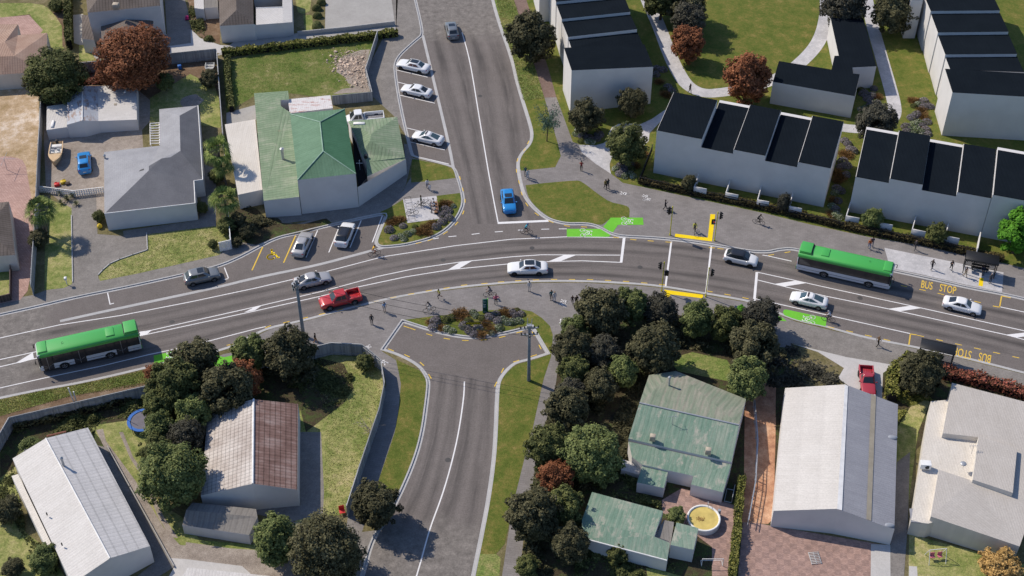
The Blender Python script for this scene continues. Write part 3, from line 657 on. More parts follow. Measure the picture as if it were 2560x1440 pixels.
# brown-tiled house garden
sheet('garden_lawn', C(640, 720, [(580, 690), (760, 660), (1040, 660), (1250, 800), (1285, 960), (1160, 1440), (1050, 1800), (900, 2170), (880, 2260), (400, 2350), (300, 2150), (380, 1440), (450, 1200), (200, 900), (0, 1000), (-300, 1050), (-300, 800)]), 'lawn', 1)
sheet('planting_bed', C(640, 720, [(-1000, 800), (0, 700), (560, 680), (880, 760), (980, 1000), (880, 1150), (500, 1440), (440, 1200), (0, 1150), (-600, 1100), (-1000, 1200)]), 'garden_soil', 2)  # dark soil here partly stands in for a tree shadow on the lawn
sheet('patio', C(640, 1080, [(440, 0), (650, 0), (680, 600), (670, 810), (350, 900), (0, 820), (0, 760), (440, 735)]), 'driveway_asphalt', 3)
sheet('front_path', C(640, 1080, [(380, 900), (560, 930), (700, 1000), (500, 1440), (300, 1900), (-800, 1800), (-700, 1100), (0, 1200)]), 'gravel', 2)
# south-east lots
sheet('tree_belt_soil', [(1405, 822), (1470, 775), (1560, 760), (1760, 800), (1880, 860), (1975, 870), (2000, 960), (1960, 1010), (1930, 1330), (1880, 1440), (1850, 1600), (1280, 1600), (1305, 1400), (1340, 1150), (1390, 957), (1397, 900)], 'garden_soil', 1)
sheet('back_lawn', C(1280, 720, [(1640, 690), (1800, 640), (2150, 720), (2260, 900), (2150, 930), (1950, 890), (1660, 830), (1600, 760)]), 'verge_grass', 2)
sheet('old_footpath', C(1920, 720, [(240, 550), (160, 330), (300, 342), (700, 438), (1400, 592), (1900, 698), (2560, 862), (3600, 1100), (3600, 1230), (2560, 1000), (1900, 850), (1300, 780), (780, 690)]), 'driveway_asphalt', 2)
sheet('driveway', C(1920, 720, [(240, 555), (780, 690), (1260, 770), (1150, 850), (1140, 1100), (1060, 1150), (780, 960), (700, 900), (760, 800), (500, 640)]), 'pale_concrete', 3)
sheet('garden_ground', C(1920, 720, [(1150, 850), (1300, 780), (1900, 850), (2560, 1000), (3400, 1200), (3400, 1900), (1600, 1500), (1300, 1800), (1290, 1150), (1140, 1090)]), 'garden_soil', 3)
sheet('side_lawn', C(1920, 720, [(1430, 1180), (1560, 1100), (1620, 1140), (1500, 1440), (1400, 2200), (1260, 2200), (1290, 1400)]), 'lawn', 4)
sheet('side_yard', C(1920, 1080, [(1290, 300), (1420, 200), (1400, 900), (1360, 1440), (1340, 1900), (1220, 1900), (1230, 1100)]), 'driveway_asphalt', 5)
sheet('brick_yard', C(1920, 1080, [(-250, 880), (40, 940), (1100, 1120), (1225, 1130), (1225, 1440), (1200, 2000), (-300, 2000), (-300, 1440)]), 'check_brick', 4)
sheet('concrete_strip', C(1920, 1080, [(1030, 1120), (1225, 1130), (1225, 1440), (1220, 2000), (1020, 2000)]), 'pale_concrete', 6)
sheet('terrace', C(1280, 1080, [(2330, -500), (2640, -500), (2620, 860), (2560, 920), (2300, 900), (2320, 500)]), 'orange_terrace', 4)
sheet('terrace_slab', C(1280, 720, [(2560, 1300), (2640, 1290), (2630, 1700), (2550, 1720)]), 'orange_terrace', 5)
sheet('pool_patio', C(1280, 1080, [(1500, 680), (1700, 560), (2250, 740), (2280, 500), (2320, 520), (2240, 1440), (2000, 1440), (2000, 1150), (1800, 1000), (1500, 800)]), 'check_brick', 3)
sheet('back_lawn', C(1280, 1080, [(1340, 1360), (1430, 1370), (1700, 1440), (1700, 1700), (1400, 1700)]), 'lawn', 3)
sheet('front_lawn', C(1920, 1080, [(1410, 1000), (1490, 1010), (1560, 1060), (2470, 1300), (2700, 1350), (2700, 2000), (1400, 2000)]), 'lawn', 4)
sheet('concrete_step', C(1920, 1080, [(1410, 1340), (1490, 1345), (1495, 1440), (1480, 1700), (1400, 1700)]), 'pale_concrete', 5)
# ================================================================ buildings
def wall_mat(name, c, rough=0.85, aged=False):
    t = NT(name).set(rough, 0, 0.25)
    a = t.ramp(t.noise(0.35, 4, 0.6), [(0.3, 0.93), (0.7, 1.05)])
    streak = t.ramp(t.noise(1.0, 4, 0.6, stretch=(1.6, 1.6, 0.12)), [(0.3, 0.94), (0.65, 1.03)])
    P = t.sep(t.coord('Object'))
    low = t.mapr(P[2], -0.3, 0.9, 0.86, 1.0)          # darker near the ground
    k = t.mix(1.0, a, low, 'MULTIPLY')
    if aged: k = t.mix(1.0, k, streak, 'MULTIPLY')
    t.col(t.mix(1.0, c, k, 'MULTIPLY'))
    MATS[name] = t.mat
wall_mat('white_render', (0.62, 0.60, 0.58)); wall_mat('grey_render', (0.50, 0.49, 0.48), aged=True); wall_mat('cream_render', (0.60, 0.56, 0.50), aged=True)

def roof_mat(name, stops, rib=0.0, ribdark=0.8, course=0.0, coursedark=0.75, rust=None, rough=0.75, streak=0.5, big=0.35, axis_u=True, metal=0.0, spec=0.2):
    """uses the per-face UV (u along the eave, v up the slope, metres)"""
    t = NT(name).set(rough, metal, spec)
    uv = t.coord('UV'); o = t.sep(uv)
    n1 = t.noise(big, 5, 0.65); n2 = t.noise(1.0, 4, 0.7, vec=uv, stretch=(2.2, 0.25, 1)); n3 = t.noise(6, 4, 0.75)
    s = t.math('ADD', t.math('MULTIPLY', n1, 1 - streak), t.math('MULTIPLY', n2, streak))
    c = t.ramp(s, stops)
    c = t.mix(1.0, c, t.ramp(n3, [(0.25, 0.84), (0.75, 1.16)]), 'MULTIPLY')
    hgt = n3
    if rib:
        f = t.math('FRACT', t.math('DIVIDE', o[0], rib)); f = t.math('ABSOLUTE', t.math('SUBTRACT', t.math('MULTIPLY', f, 2.0), 1.0))
        c = t.mix(1.0, c, t.ramp(f, [(0.0, float(ribdark)), (0.5, 1.06), (1.0, 1.0)]), 'MULTIPLY'); hgt = f
    if course:
        wob = t.math('MULTIPLY', t.noise(3, 2, 0.5), 0.05)
        f = t.math('FRACT', t.math('DIVIDE', t.math('ADD', o[1], wob), course))
        c = t.mix(1.0, c, t.ramp(f, [(0.0, float(coursedark)), (0.22, 1.03), (1.0, 0.98)]), 'MULTIPLY')
    if rust:
        sc_, lo, colr = rust
        m = t.ramp(t.noise(1.0, 6, 0.75, vec=uv, stretch=(sc_ * (1.5 if 'green' in name else 1), sc_ * (.8 if 'green' in name else 3.0), 1)), [(lo, 0.0), (lo + 0.1, 1.0)])
        c = t.mix(t.math('MULTIPLY', m, 0.85), c, colr)
    t.col(c).bump(hgt, 0.25, 0.03)
    MATS[name] = t.mat
roof_mat('dark_roof', [(0.3, (0.0065, 0.0095, 0.0135)), (0.7, (0.0095, 0.0135, 0.0185))], rib=0.5, ribdark=0.9, rough=0.95, streak=0.3, spec=0.03)
roof_mat('white_metal_roof', [(0.3, (0.48, 0.455, 0.425)), (0.6, (0.575, 0.55, 0.52))], rib=0.35, ribdark=0.9, rough=0.6)
roof_mat('white_sheet_roof', [(0.3, (0.44, 0.43, 0.42)), (0.6, (0.54, 0.525, 0.515))], rib=0.5, ribdark=0.9, course=1.15, coursedark=0.72, rough=0.6)
roof_mat('cream_metal_roof', [(0.3, (0.53, 0.485, 0.42)), (0.6, (0.62, 0.575, 0.51))], rib=0.3, ribdark=0.92, rough=0.7)
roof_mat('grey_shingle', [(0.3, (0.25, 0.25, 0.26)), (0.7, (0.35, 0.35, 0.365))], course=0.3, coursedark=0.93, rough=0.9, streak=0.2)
roof_mat('grey_shingle_shaded', [(0.3, (0.125, 0.125, 0.135)), (0.7, (0.175, 0.175, 0.185))], course=0.3, coursedark=0.92, rough=0.9, streak=0.2)  # same shingle painted darker for the slopes turned away from the sun
roof_mat('green_shaded_roof', [(0.3, (0.045, 0.125, 0.062)), (0.7, (0.075, 0.185, 0.10))], rib=0.4, ribdark=0.9, rough=0.65, streak=0.4)  # darker copy of the green metal, shade painted onto the east slope
roof_mat('green_lichen_roof', [(0.28, (0.12, 0.17, 0.12)), (0.45, (0.20, 0.235, 0.17)), (0.58, (0.28, 0.27, 0.215)), (0.72, (0.36, 0.32, 0.27))], rib=0.9, ribdark=0.85, rough=0.9, rust=(0.35, 0.62, (0.16, 0.12, 0.09)), streak=0.65, big=0.25)
roof_mat('brown_tile', [(0.3, (0.105, 0.085, 0.072)), (0.7, (0.185, 0.155, 0.135))], rib=0.45, ribdark=0.62, course=0.42, coursedark=0.8, rough=0.9, streak=0.3)
roof_mat('terracotta_tile', [(0.3, (0.30, 0.19, 0.14)), (0.7, (0.42, 0.30, 0.235))], rib=0.36, ribdark=0.66, course=0.4, coursedark=0.85, rough=0.9, streak=0.3)
roof_mat('red_tile', [(0.3, (0.12, 0.068, 0.056)), (0.48, (0.235, 0.145, 0.12)), (0.62, (0.36, 0.265, 0.235)), (0.74, (0.52, 0.45, 0.42))], rib=0.42, ribdark=0.72, course=0.6, coursedark=0.22, rough=0.9, streak=0.45)
roof_mat('pale_tile', [(0.3, (0.30, 0.245, 0.21)), (0.5, (0.48, 0.43, 0.39)), (0.68, (0.60, 0.56, 0.52))], rib=0.5, ribdark=0.72, course=0.5, coursedark=0.42, rough=0.9, streak=0.3, rust=(0.5, 0.62, (0.30, 0.21, 0.17)))
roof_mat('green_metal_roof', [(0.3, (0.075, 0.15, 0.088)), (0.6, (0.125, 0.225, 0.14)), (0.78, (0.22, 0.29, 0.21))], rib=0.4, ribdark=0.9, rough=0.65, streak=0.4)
roof_mat('green_pale_roof', [(0.28, (0.125, 0.185, 0.11)), (0.5, (0.19, 0.255, 0.16)), (0.68, (0.33, 0.345, 0.26))], rib=0.5, ribdark=0.75, course=0.55, coursedark=0.9, rough=0.8, rust=(0.4, 0.64, (0.26, 0.20, 0.13)))
roof_mat('green_weathered_roof', [(0.28, (0.095, 0.17, 0.12)), (0.46, (0.16, 0.245, 0.185)), (0.60, (0.25, 0.30, 0.235)), (0.74, (0.44, 0.41, 0.35))], rib=0.45, ribdark=0.88, rough=0.85, rust=(0.42, 0.545, (0.40, 0.375, 0.31)), streak=0.6, big=0.2)
roof_mat('rusty_sheet', [(0.3, (0.56, 0.53, 0.51)), (0.7, (0.68, 0.65, 0.63))], rib=0.3, ribdark=0.88, rust=(0.55, 0.53, (0.36, 0.10, 0.06)))
roof_mat('rusty_blue_sheet', [(0.3, (0.26, 0.29, 0.34)), (0.6, (0.50, 0.51, 0.53))], rib=0.3, ribdark=0.85, rust=(0.5, 0.50, (0.27, 0.17, 0.12)))
roof_mat('grey_metal_roof', [(0.3, (0.235, 0.235, 0.255)), (0.7, (0.32, 0.32, 0.34))], rib=0.3, ribdark=0.93, rough=0.7)
roof_mat('white_long_run', [(0.3, (0.50, 0.47, 0.43)), (0.6, (0.57, 0.54, 0.50))], course=2.3, coursedark=0.96, rib=0.35, ribdark=0.95, rough=0.7)
roof_mat('beige_metal_roof', [(0.3, (0.40, 0.365, 0.325)), (0.7, (0.485, 0.45, 0.41))], rib=0.28, ribdark=0.9, rough=0.75)
roof_mat('stone_tile', [(0.3, (0.17, 0.155, 0.14)), (0.7, (0.25, 0.235, 0.215))], rib=0.6, ribdark=0.85, rough=0.95)
plain('skylight_roof', (0.33, 0.29, 0.22), 0.5)
plain('ridge_green', (0.24, 0.36, 0.27), 0.6, vary=.25); plain('dark_metal', (0.02, 0.02, 0.022), 0.5); plain('galvanised', (0.42, 0.43, 0.44), 0.45, 0.5); plain('white_plastic', (0.75, 0.74, 0.72), 0.5)
plain('timber_rail', (0.42, 0.36, 0.28), 0.85); plain('black_void', (0.006, 0.006, 0.008), 0.9, vary=0)
plain('white_trim', (0.72, 0.71, 0.69), 0.6); plain('rust_trim', (0.32, 0.13, 0.09), 0.8)

def on_plane(px, A, B):
    """point of the viewing ray through px on the vertical plane over ground line A-B"""
    u = (px[0] - 1280) / FPX; v = (px[1] - 720) / FPX
    dr = Vector((u, CP - v * SP, -SP - v * CP)); o = Vector((0, CAMY, CAMH))
    n = Vector((B.y - A.y, A.x - B.x, 0)); t = (A - o).dot(n) / dr.dot(n)
    return o + dr * t

def down(mb, ring, closed=True, z=LZ - 0.05, mi=0, skip=()):
    n = len(ring)
    for i in range(n if closed else n - 1):
        if i in skip: continue
        a, b = Vector(ring[i]), Vector(ring[(i + 1) % n])
        mb.quad((a.x, a.y, z), (b.x, b.y, z), tuple(b), tuple(a), mi)

def house(name, label, cat, P, roofs, wallring, wall='white_render', group=None, skip=()):
    """P: dict of points (px, py, height); roofs: list of (material, [point-name strings]); wallring: string of names"""
    Q = {k: at(*v) for k, v in P.items()}
    c = sum((Q[k] for k in wallring.split()), Vector()) / len(wallring.split())
    root = empty(name, (c.x, c.y, LZ), 0, label, cat, group); off = Vector((c.x, c.y, LZ))
    mb = MB(); down(mb, [Q[k] - off for k in wallring.split()], z=-0.05, skip=skip); mb.build('wall', M[wall], root, recalc=False)
    for mat, faces in roofs:
        r = MB()
        for f in faces: r.poly([tuple(Q[k] - off) for k in f.split()])
        o = r.build('roof', M[mat], root, tri=True, recalc=False)
        me = o.data
        for p in me.polygons:
            pass
        bm = bmesh.new(); bm.from_mesh(me)
        for f in bm.faces:
            f.normal_update()
            if f.normal.z < 0: f.normal_flip()
        bm.to_mesh(me); bm.free(); me.update()
        lay = me.uv_layers.new(name='UVMap')
        # a common frame per planar group of faces
        for p in me.polygons:
            n = p.normal
            u = Vector((1, 0, 0)) if abs(n.z) > 0.9995 else Vector((0, 0, 1)).cross(n).normalized()
            v = n.cross(u)
            for li in p.loop_indices:
                co = me.vertices[me.loops[li].vertex_index].co + off
                lay.data[li].uv = (co.dot(u), co.dot(v))
    root['off'] = 0; del root['off']
    return root, Q, off

def part_box(root, name, px, size, mat, rz=0.0, extra=None):
    """a box standing on a point (px,py,z) of its house"""
    p = at(*px) - root.location
    mb = MB(); mb.box((p.x, p.y, p.z + size[2] / 2 - 0.05), size, rz); return mb.build(name, M[mat], root, bevel=0.02, segs=1)
def part_pipe(root, name, px, h, r, mat, cowl=True):
    p = at(*px) - root.location
    mb = MB(); mb.cyl((p.x, p.y, p.z - 0.1), (p.x, p.y, p.z + h), r, n=12)
    if cowl: mb.cyl((p.x, p.y, p.z + h), (p.x, p.y, p.z + h + 0.12), r * 1.5, r * 1.5, 12); mb.cyl((p.x, p.y, p.z + h + 0.12), (p.x, p.y, p.z + h + 0.28), r * 1.5, 0.03, 12)
    return mb.build(name, M[mat], root)
def rail(root, name, pts, r, mat):
    P = [at(*p) - root.location for p in pts]
    mb = MB(); mb.tube(P, r, 6); return mb.build(name, M[mat], root)

# ---------------------------------------------------------------- townhouse terraces
def terrace(label, A, B, panels, group):
    """A,B: pixel ends of the foot of the street wall; panels: FL, FR, RR, RL pixels, ledge RL/RR pixels or None"""
    A, B = at(*A, LZ), at(*B, LZ)
    root = empty('terrace_house', tuple((A + B) / 2), 0, label, 'terraced houses', group); off = (A + B) / 2
    wl = MB(); back = (A - B).cross(Vector((0, 0, 1))).normalized()
    if back.y < 0: back = -back
    for i, (FL, FR, RRp, RLp, led) in enumerate(panels):
        fl, fr = on_plane(FL, A, B), on_plane(FR, A, B)
        z = (fl.z + fr.z) / 2
        if i: fl.x, fl.y = pfr.x, pfr.y
        fl.z = fr.z = z; pfr = fr.copy()
        rl, rr = at(*RLp, z), at(*RRp, z)
        dep = ((rl - fl).dot(back) + (rr - fr).dot(back)) / 2
        rl, rr = fl + back * dep, fr + back * dep
        e = back * (0.75 if led else 0.06)
        bl, br = rl + e, rr + e
        # white box of the unit; roof sheet sits 8 cm higher and a little in from the edge
        down(wl, [q - off for q in (fl, fr, br, bl)], z=-0.05)
        wl.poly([tuple(q - off) for q in (fl, fr, br, bl)])
        d = (fr - fl).normalized() * 0.07; up = Vector((0, 0, 0.10)); ov = -back * 0.05
        q = [fl + d + ov - off, fr - d * 0.3 + ov - off, rr - d * 0.3 - off, rl + d - off]
        rb = MB(); rb.poly([tuple(k + up) for k in q]); 
        for a, b in zip(q, q[1:] + q[:1]): rb.quad(tuple(a + Vector((0, 0, .02))), tuple(b + Vector((0, 0, .02))), tuple(b + up), tuple(a + up))
        rb.build('roof', M['dark_roof'], root, uv=True)
    wl.build('wall', M['white_render'], root)
    return root
terrace('white terrace of five stepped units with black roofs behind the pedestrian crossing', (1633, 432), (2058, 518), [
    ((1642, 326), (1755, 347.5), (1791, 251), (1681, 231), 0), ((1757, 369), (1832.5, 384), (1867, 271), (1797, 257), 1), ((1834, 374), (1914, 389), (1946, 276), (1869.5, 261), 0),
    ((1916, 403), (1993, 417), (2024, 301), (1946, 287), 1), ((1995, 405), (2077, 420.5), (2105, 304), (2027, 290), 0)], 'new white terraces with black roofs')
terrace('white terrace of four stepped units with black roofs behind the bus stop', (2124, 530), (2505, 602), [
    ((2139, 442), (2222, 457), (2246, 339), (2166, 325), 1), ((2225, 446), (2307, 462), (2330, 342), (2249, 327), 0), ((2308, 475.5), (2390, 491), (2409, 371), (2329, 356), 1), ((2393, 479.5), (2478, 496), (2495, 376), (2413, 360), 0)], 'new white terraces with black roofs')
terrace('white end unit with a black roof at the right frame edge behind the bright tree', (2124, 530), (2505, 602), [
    ((2482, 486.5), (2582, 505), (2600, 392), (2497, 379), 1), ((2584, 494), (2680, 512), (2698, 402), (2602, 384), 0)], 'new white terraces with black roofs')

def saw(label, front, units, base_front, group, box=None):
    """terrace running away from the street with saw-tooth roofs; pixel quads with front and rear heights"""
    root = empty('terrace_house', tuple(at(*base_front, LZ)), 0, label, 'terraced houses', group); off = root.location.copy()
    wl = MB()
    allu = [front] + units
    for FL, FR, RRp, RLp, zf, zr in allu:
        zfL, zfR = zf if isinstance(zf, tuple) else (zf, zf)
        zrL, zrR = zr if isinstance(zr, tuple) else (zr, zr)
        fl, fr, rr, rl = at(*FL, zfL), at(*FR, zfR), at(*RRp, zrR), at(*RLp, zrL)
        down(wl, [q - off for q in (fl, fr, rr, rl)], z=-0.05, skip=(2,) if (FL, FR) != (front[0], front[1]) else ())
        rb = MB(); up = Vector((0, 0, 0.05))
        rb.poly([tuple(q - off + up) for q in (fl, fr, rr, rl)])
        q = [fl - off, fr - off, rr - off, rl - off]
        for a, b in zip(q, q[1:] + q[:1]): rb.quad(tuple(a), tuple(b), tuple(b + up), tuple(a + up))
        rb.build('roof', M['dark_roof'], root, uv=True)
    if box:
        fl, fr, rr, rl = [at(*p) for p in box]
        down(wl, [q - off for q in (fl, fr, rr, rl)], z=-0.05)
        rb = MB(); rb.poly([tuple(q - off) for q in (fl, fr, rr, rl)]); rb.build('roof', M['dark_roof'], root, uv=True)
    wl.build('wall', M['white_render'], root)
    return root
D = lambda pts: C(1280, 0, pts)
saw('white saw-toothed terrace with black roofs beside the brick footpath', ((1429, 176), (1633, 167), (1611, 112), (1410, 120), (7.5, 6.6), (7.5, 6.6)), [
    (*D([(592, 478), (1312, 458), (1252, 322), (565, 397)]), (6.85, 6.35), (6.65, 6.6)), (*D([(560, 370), (1250, 291), (1183, 147), (500, 217)]), 7.2, 6.65), (*D([(498, 190), (1183, 118), (1128, -20), (445, 47)]), 7.2, 6.65),
    (*D([(440, 18), (1125, -48), (1075, -180), (395, -110)]), 7.2, 6.65), (*D([(392, -135), (1072, -205), (1030, -320), (355, -250)]), 7.2, 6.65)], (1470, 282), 'saw-toothed terraces',
    box=[(1349, -40, 7.0), (1378, -42, 7.0), (1362, -95, 7.0), (1335, -92, 7.0)])
D = lambda pts: C(1920, 0, pts)
saw('white saw-toothed terrace with black roofs in the top right corner', (*D([(1845, 925), (2960, 990), (2880, 752), (1770, 690)]), 7.55, 7.5), [
    (*D([(1822, 696), (2560, 722), (2490, 567), (1775, 573)]), 6.9, 6.65), (*D([(1773, 545), (2490, 539), (2405, 346), (1700, 353)]), 7.2, 6.65), (*D([(1699, 325), (2405, 317), (2320, 133), (1630, 139)]), 7.2, 6.65),
    (*D([(1627, 110), (2320, 104), (2245, -50), (1560, -45)]), 7.2, 6.65), (*D([(1557, -72), (2243, -78), (2170, -220), (1495, -215)]), 7.2, 6.65)], (2420, 335), 'saw-toothed terraces',
    box=[(2278, 0, 7.0), (2308, 0, 7.0), (2290, -52, 7.0), (2262, -52, 7.0)])
P = {k: (1920 + x / 4, y / 4, 3.95) for k, (x, y) in dict(a=(110, 610), b=(635, 695), c=(665, 557), d=(707, 557), e=(625, 180), f=(955, 180), g=(1083, 663), h=(845, 675), i=(852, 735), j=(918, 742), k=(868, 962), l=(48, 818)).items()}
house('community_building', 'low white L-shaped building with a flat black roof in the park', 'building', P, [('dark_roof', ['a b c d e f g h i j k l'])], 'a b c d e f g h i j k l')

# ---------------------------------------------------------------- old houses, north-west
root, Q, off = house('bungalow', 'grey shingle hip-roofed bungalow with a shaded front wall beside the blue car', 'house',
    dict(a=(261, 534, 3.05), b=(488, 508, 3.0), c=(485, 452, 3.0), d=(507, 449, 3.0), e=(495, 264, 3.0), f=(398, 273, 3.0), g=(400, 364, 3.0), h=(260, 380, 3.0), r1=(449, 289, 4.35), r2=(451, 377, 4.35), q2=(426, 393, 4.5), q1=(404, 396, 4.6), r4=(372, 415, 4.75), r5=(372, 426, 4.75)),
    [('grey_shingle', ['h a r5 r4 q1 g', 'g q1 q2 r2 r1 f', 'e f r1']), ('grey_shingle_shaded', ['a b r5', 'b c q1 r4 r5', 'c d q2 q1', 'd e r1 r2 q2'])], 'a b c d e f g h')
rail(root, 'gutter', [(261, 534, 3.05), (488, 508, 3.0)], 0.07, 'white_trim'); rail(root, 'gutter', [(507, 449, 3.0), (495, 264, 3.0)], 0.07, 'white_trim'); rail(root, 'gutter', [(488, 508, 3.0), (485, 452, 3.0), (507, 449, 3.0)], 0.07, 'white_trim')
p = at(352, 427, 4.35) - off
mb = MB(); mb.box(p, (1.25, 0.55, 0.1), 0.12, ry=-0.3); sk = mb.build('skylight', M['white_trim'], root); 
mb = MB(); mb.box(p + Vector((0, 0, 0.06)), (0.95, 0.3, 0.06), 0.12, ry=-0.3); o = mb.build('pane', M['dark_metal'], sk)
part_pipe(root, 'vent_pipe', (263, 397, 3.0), 0.5, 0.12, 'galvanised')
mb = MB()
for i in range(9):
    a, b = at(374 + i * .3, 309 + i * 6.2, 2.5) - off, at(399, 307 + i * 6.4, 2.5) - off; mb.cyl(a, b, 0.07, n=6)
for x in (375, 398): mb.cyl(at(x, 308, 2.4) - off, at(x + 1, 362, 2.4) - off, 0.06, n=6)
for x, y in ((375, 309), (377, 361)): q = at(x, y, 2.4) - off; mb.cyl(q, (q.x, q.y, 0), 0.06, n=6)
mb.build('pergola', M['white_trim'], root)

root, Q, off = house('shed_workshop', 'white flat-roofed workshop with a rust-streaked gabled bay below the brown tree', 'shed',
    dict(a=(116, 325, 1.9), b=(167, 317.5, 1.9), c=(167, 312, 2.4), r=(206, 301, 3.0), d=(246, 302.5, 2.2), e=(342, 299, 2.0), f=(342, 212, 2.0), g=(245, 215, 2.2), s=(206, 215, 3.0), h=(168, 226, 2.4), i=(167, 258.5, 1.9), j=(117, 266, 1.9)),
    [('white_metal_roof', ['a b i j', 'd e f g']), ('rusty_blue_sheet', ['c r s h', 'r d g s'])], 'a b c r d e f g s h i j', 'white_render')
rail(root, 'ridge_cap', [(206, 301, 3.02), (206, 215, 3.02)], 0.08, 'white_trim')
part_box(root, 'roof_vent', (132, 310, 1.95), (0.35, 1.6, 0.2), 'white_trim', 0.1); part_box(root, 'roof_vent', (315, 224, 2.05), (0.25, 1.6, 0.18), 'white_trim', 0.0)
part_box(root, 'rust_patch', (270, 262, 2.1), (2.6, 0.6, 0.07), 'timber_rail', 0.05)

house('tiled_house', 'terracotta tiled hip-roofed house at the left edge beside a dark green tree', 'house',
    dict(a=(118, 82, 2.8), b=(116, 178, 2.8), c=(0, 187, 2.8), c2=(-200, 200, 2.8), d2=(-200, 62, 2.8), d=(45, 60, 2.8), e=(45, 88, 2.8), r1=(36, 140, 4.4), r0=(-100, 145, 4.4), v=(12, 105, 4.2)),
    [('terracotta_tile', ['a b r1', 'b c c2 r0 r1', 'e a r1 v', 'd e v', 'd2 d v r1 r0', 'c2 d2 r0'])], 'a b c c2 d2 d e', 'cream_render')
root, Q, off = house('two_storey_house', 'large white two-storey house with a brown tiled roof and chimney box at the top', 'house',
    dict(a=(219, 32, 5.55), b=(400.5, 14, 5.55), c=(392, -90, 5.55), d=(208, -80, 5.55), r1=(262, -28, 7.2), r2=(345, -34, 7.2)),
    [('brown_tile', ['a b r2 r1', 'b c r2', 'c d r1 r2', 'd a r1'])], 'a b c d')
part_box(root, 'chimney', (291, 21, 6.0), (0.9, 0.8, 0.9), 'timber_rail', -0.1)
part_pipe(root, 'flue', (291, 58, 3.2), 0.6, 0.05, 'white_plastic', False)
mb = MB(); g = [at(252, 66, 3.0) - off, at(316, 49, 4.2) - off, at(383, 51, 3.0) - off, at(386, 118, 3.0) - off, at(255, 124, 3.0) - off, at(318, 100, 4.2) - off]
mb.poly([tuple(k) for k in (g[0], g[4], g[5], g[1])]); mb.poly([tuple(k) for k in (g[1], g[5], g[3], g[2])]); mb.poly([tuple(k) for k in (g[4], g[3], g[5])])
mb.build('porch_roof', M['brown_tile'], root, uv=True)
mb = MB(); down(mb, [g[4], g[3], g[2], g[1], g[0]], z=-0.05); mb.build('porch_wall', M['white_render'], root)
mb = MB(); g = [at(205, 38, 3.4) - off, at(221, 37, 3.4) - off, at(236, 100, 2.6) - off, at(205, 97, 2.6) - off]
mb.poly([tuple(k) for k in g]); mb.build('lean_to_roof', M['brown_tile'], root, uv=True)
mb = MB(); down(mb, g, z=-0.05); mb.build('lean_to_wall', M['white_render'], root)
root, Q, off = house('tiled_house', 'brown tiled house with a white lean-to roof beside the clipped topiary', 'house',
    dict(a=(549, 65, 3.2), b=(634, 60, 3.1), c=(632, -80, 3.1), d=(545, -80, 3.1), r1=(591, 25, 4.6), r2=(588, -80, 4.6), e=(640, 62, 2.7), f=(708, 57, 2.7), g=(731, 55, 2.5), h=(729, -20, 2.5), i=(706, -20, 2.7), j=(634, -5, 2.7), b2=(640, 20, 2.9), m=(706, 18, 2.75)),
    [('brown_tile', ['a b r1', 'b c r2 r1', 'd a r1 r2']), ('white_metal_roof', ['e f m b2', 'f g h i m'])], 'a b e f g h i j c d', 'white_render')
rail(root, 'gutter', [(640, 20, 2.9), (706, 18, 2.75)], 0.09, 'white_trim')
house('lean_to', 'small white lean-to roof at the top edge between the two brown tiled houses', 'shed', dict(a=(486, 20, 2.2), b=(510, 23, 2.2), c=(508, -30, 2.4), d=(484, -30, 2.4)), [('white_metal_roof', ['a b c d'])], 'a b c d')
house('garden_shed', 'small dark tiled shed roof at the top edge beside the white lean-to', 'shed', dict(a=(511, 20, 2.2), b=(544, 18, 2.2), c=(542, -30, 2.4), d=(510, -30, 2.4)), [('stone_tile', ['a b c d'])], 'a b c d')
house('tiled_house', 'grey-brown tiled house cut by the left edge beside the pink brick forecourt', 'house',
    dict(a=(22, 504, 2.8), b=(38, 637, 2.8), c=(-180, 655, 2.8), d=(-180, 525, 2.8), r1=(-40, 570, 4.4), r2=(-180, 590, 4.4)), [('brown_tile', ['a b r1', 'b c r2 r1', 'd a r1 r2', 'c d r2'])], 'a b c d', 'cream_render')

# ---------------------------------------------------------------- green-roofed corner building
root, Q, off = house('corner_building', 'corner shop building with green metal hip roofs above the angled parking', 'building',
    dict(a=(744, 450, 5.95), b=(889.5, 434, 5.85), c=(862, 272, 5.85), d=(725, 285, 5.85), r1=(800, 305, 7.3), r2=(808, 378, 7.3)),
    [('green_metal_roof', ['a b r2', 'c d r1', 'd a r2 r1']), ('green_shaded_roof', ['b c r1 r2'])], 'a b c d', 'white_render')
for pts in ([(744, 450, 5.97), (808, 378, 7.32), (889.5, 434, 5.87)], [(808, 378, 7.32), (800, 305, 7.32), (862, 272, 5.87)], [(800, 305, 7.32), (725, 285, 5.87)]): rail(root, 'ridge_cap', pts, 0.09, 'ridge_green' if 'ridge_green' in M else 'galvanised')
def ext(root, off, mats, P, faces, ring, wall='white_render', names=('roof', 'wall')):
    Qd = {k: at(*v) - off for k, v in P.items()}
    rb = MB()
    for f in faces: rb.poly([tuple(Qd[k]) for k in f.split()])
    o = rb.build(names[0], M[mats], root, tri=True)
    bm = bmesh.new(); bm.from_mesh(o.data)
    for f in bm.faces:
        f.normal_update()
        if f.normal.z < 0: f.normal_flip()
    bm.to_mesh(o.data); bm.free(); me = o.data; me.update()
    lay = me.uv_layers.new(name='UVMap')
    for p in me.polygons:
        n = p.normal; u = Vector((1, 0, 0)) if abs(n.z) > 0.9995 else Vector((0, 0, 1)).cross(n).normalized(); v = n.cross(u)
        for li in p.loop_indices:
            co = me.vertices[me.loops[li].vertex_index].co + off; lay.data[li].uv = (co.dot(u), co.dot(v))
    mb = MB(); down(mb, [Qd[k] for k in ring.split()], z=-0.05); mb.build(names[1], M[wall], root)
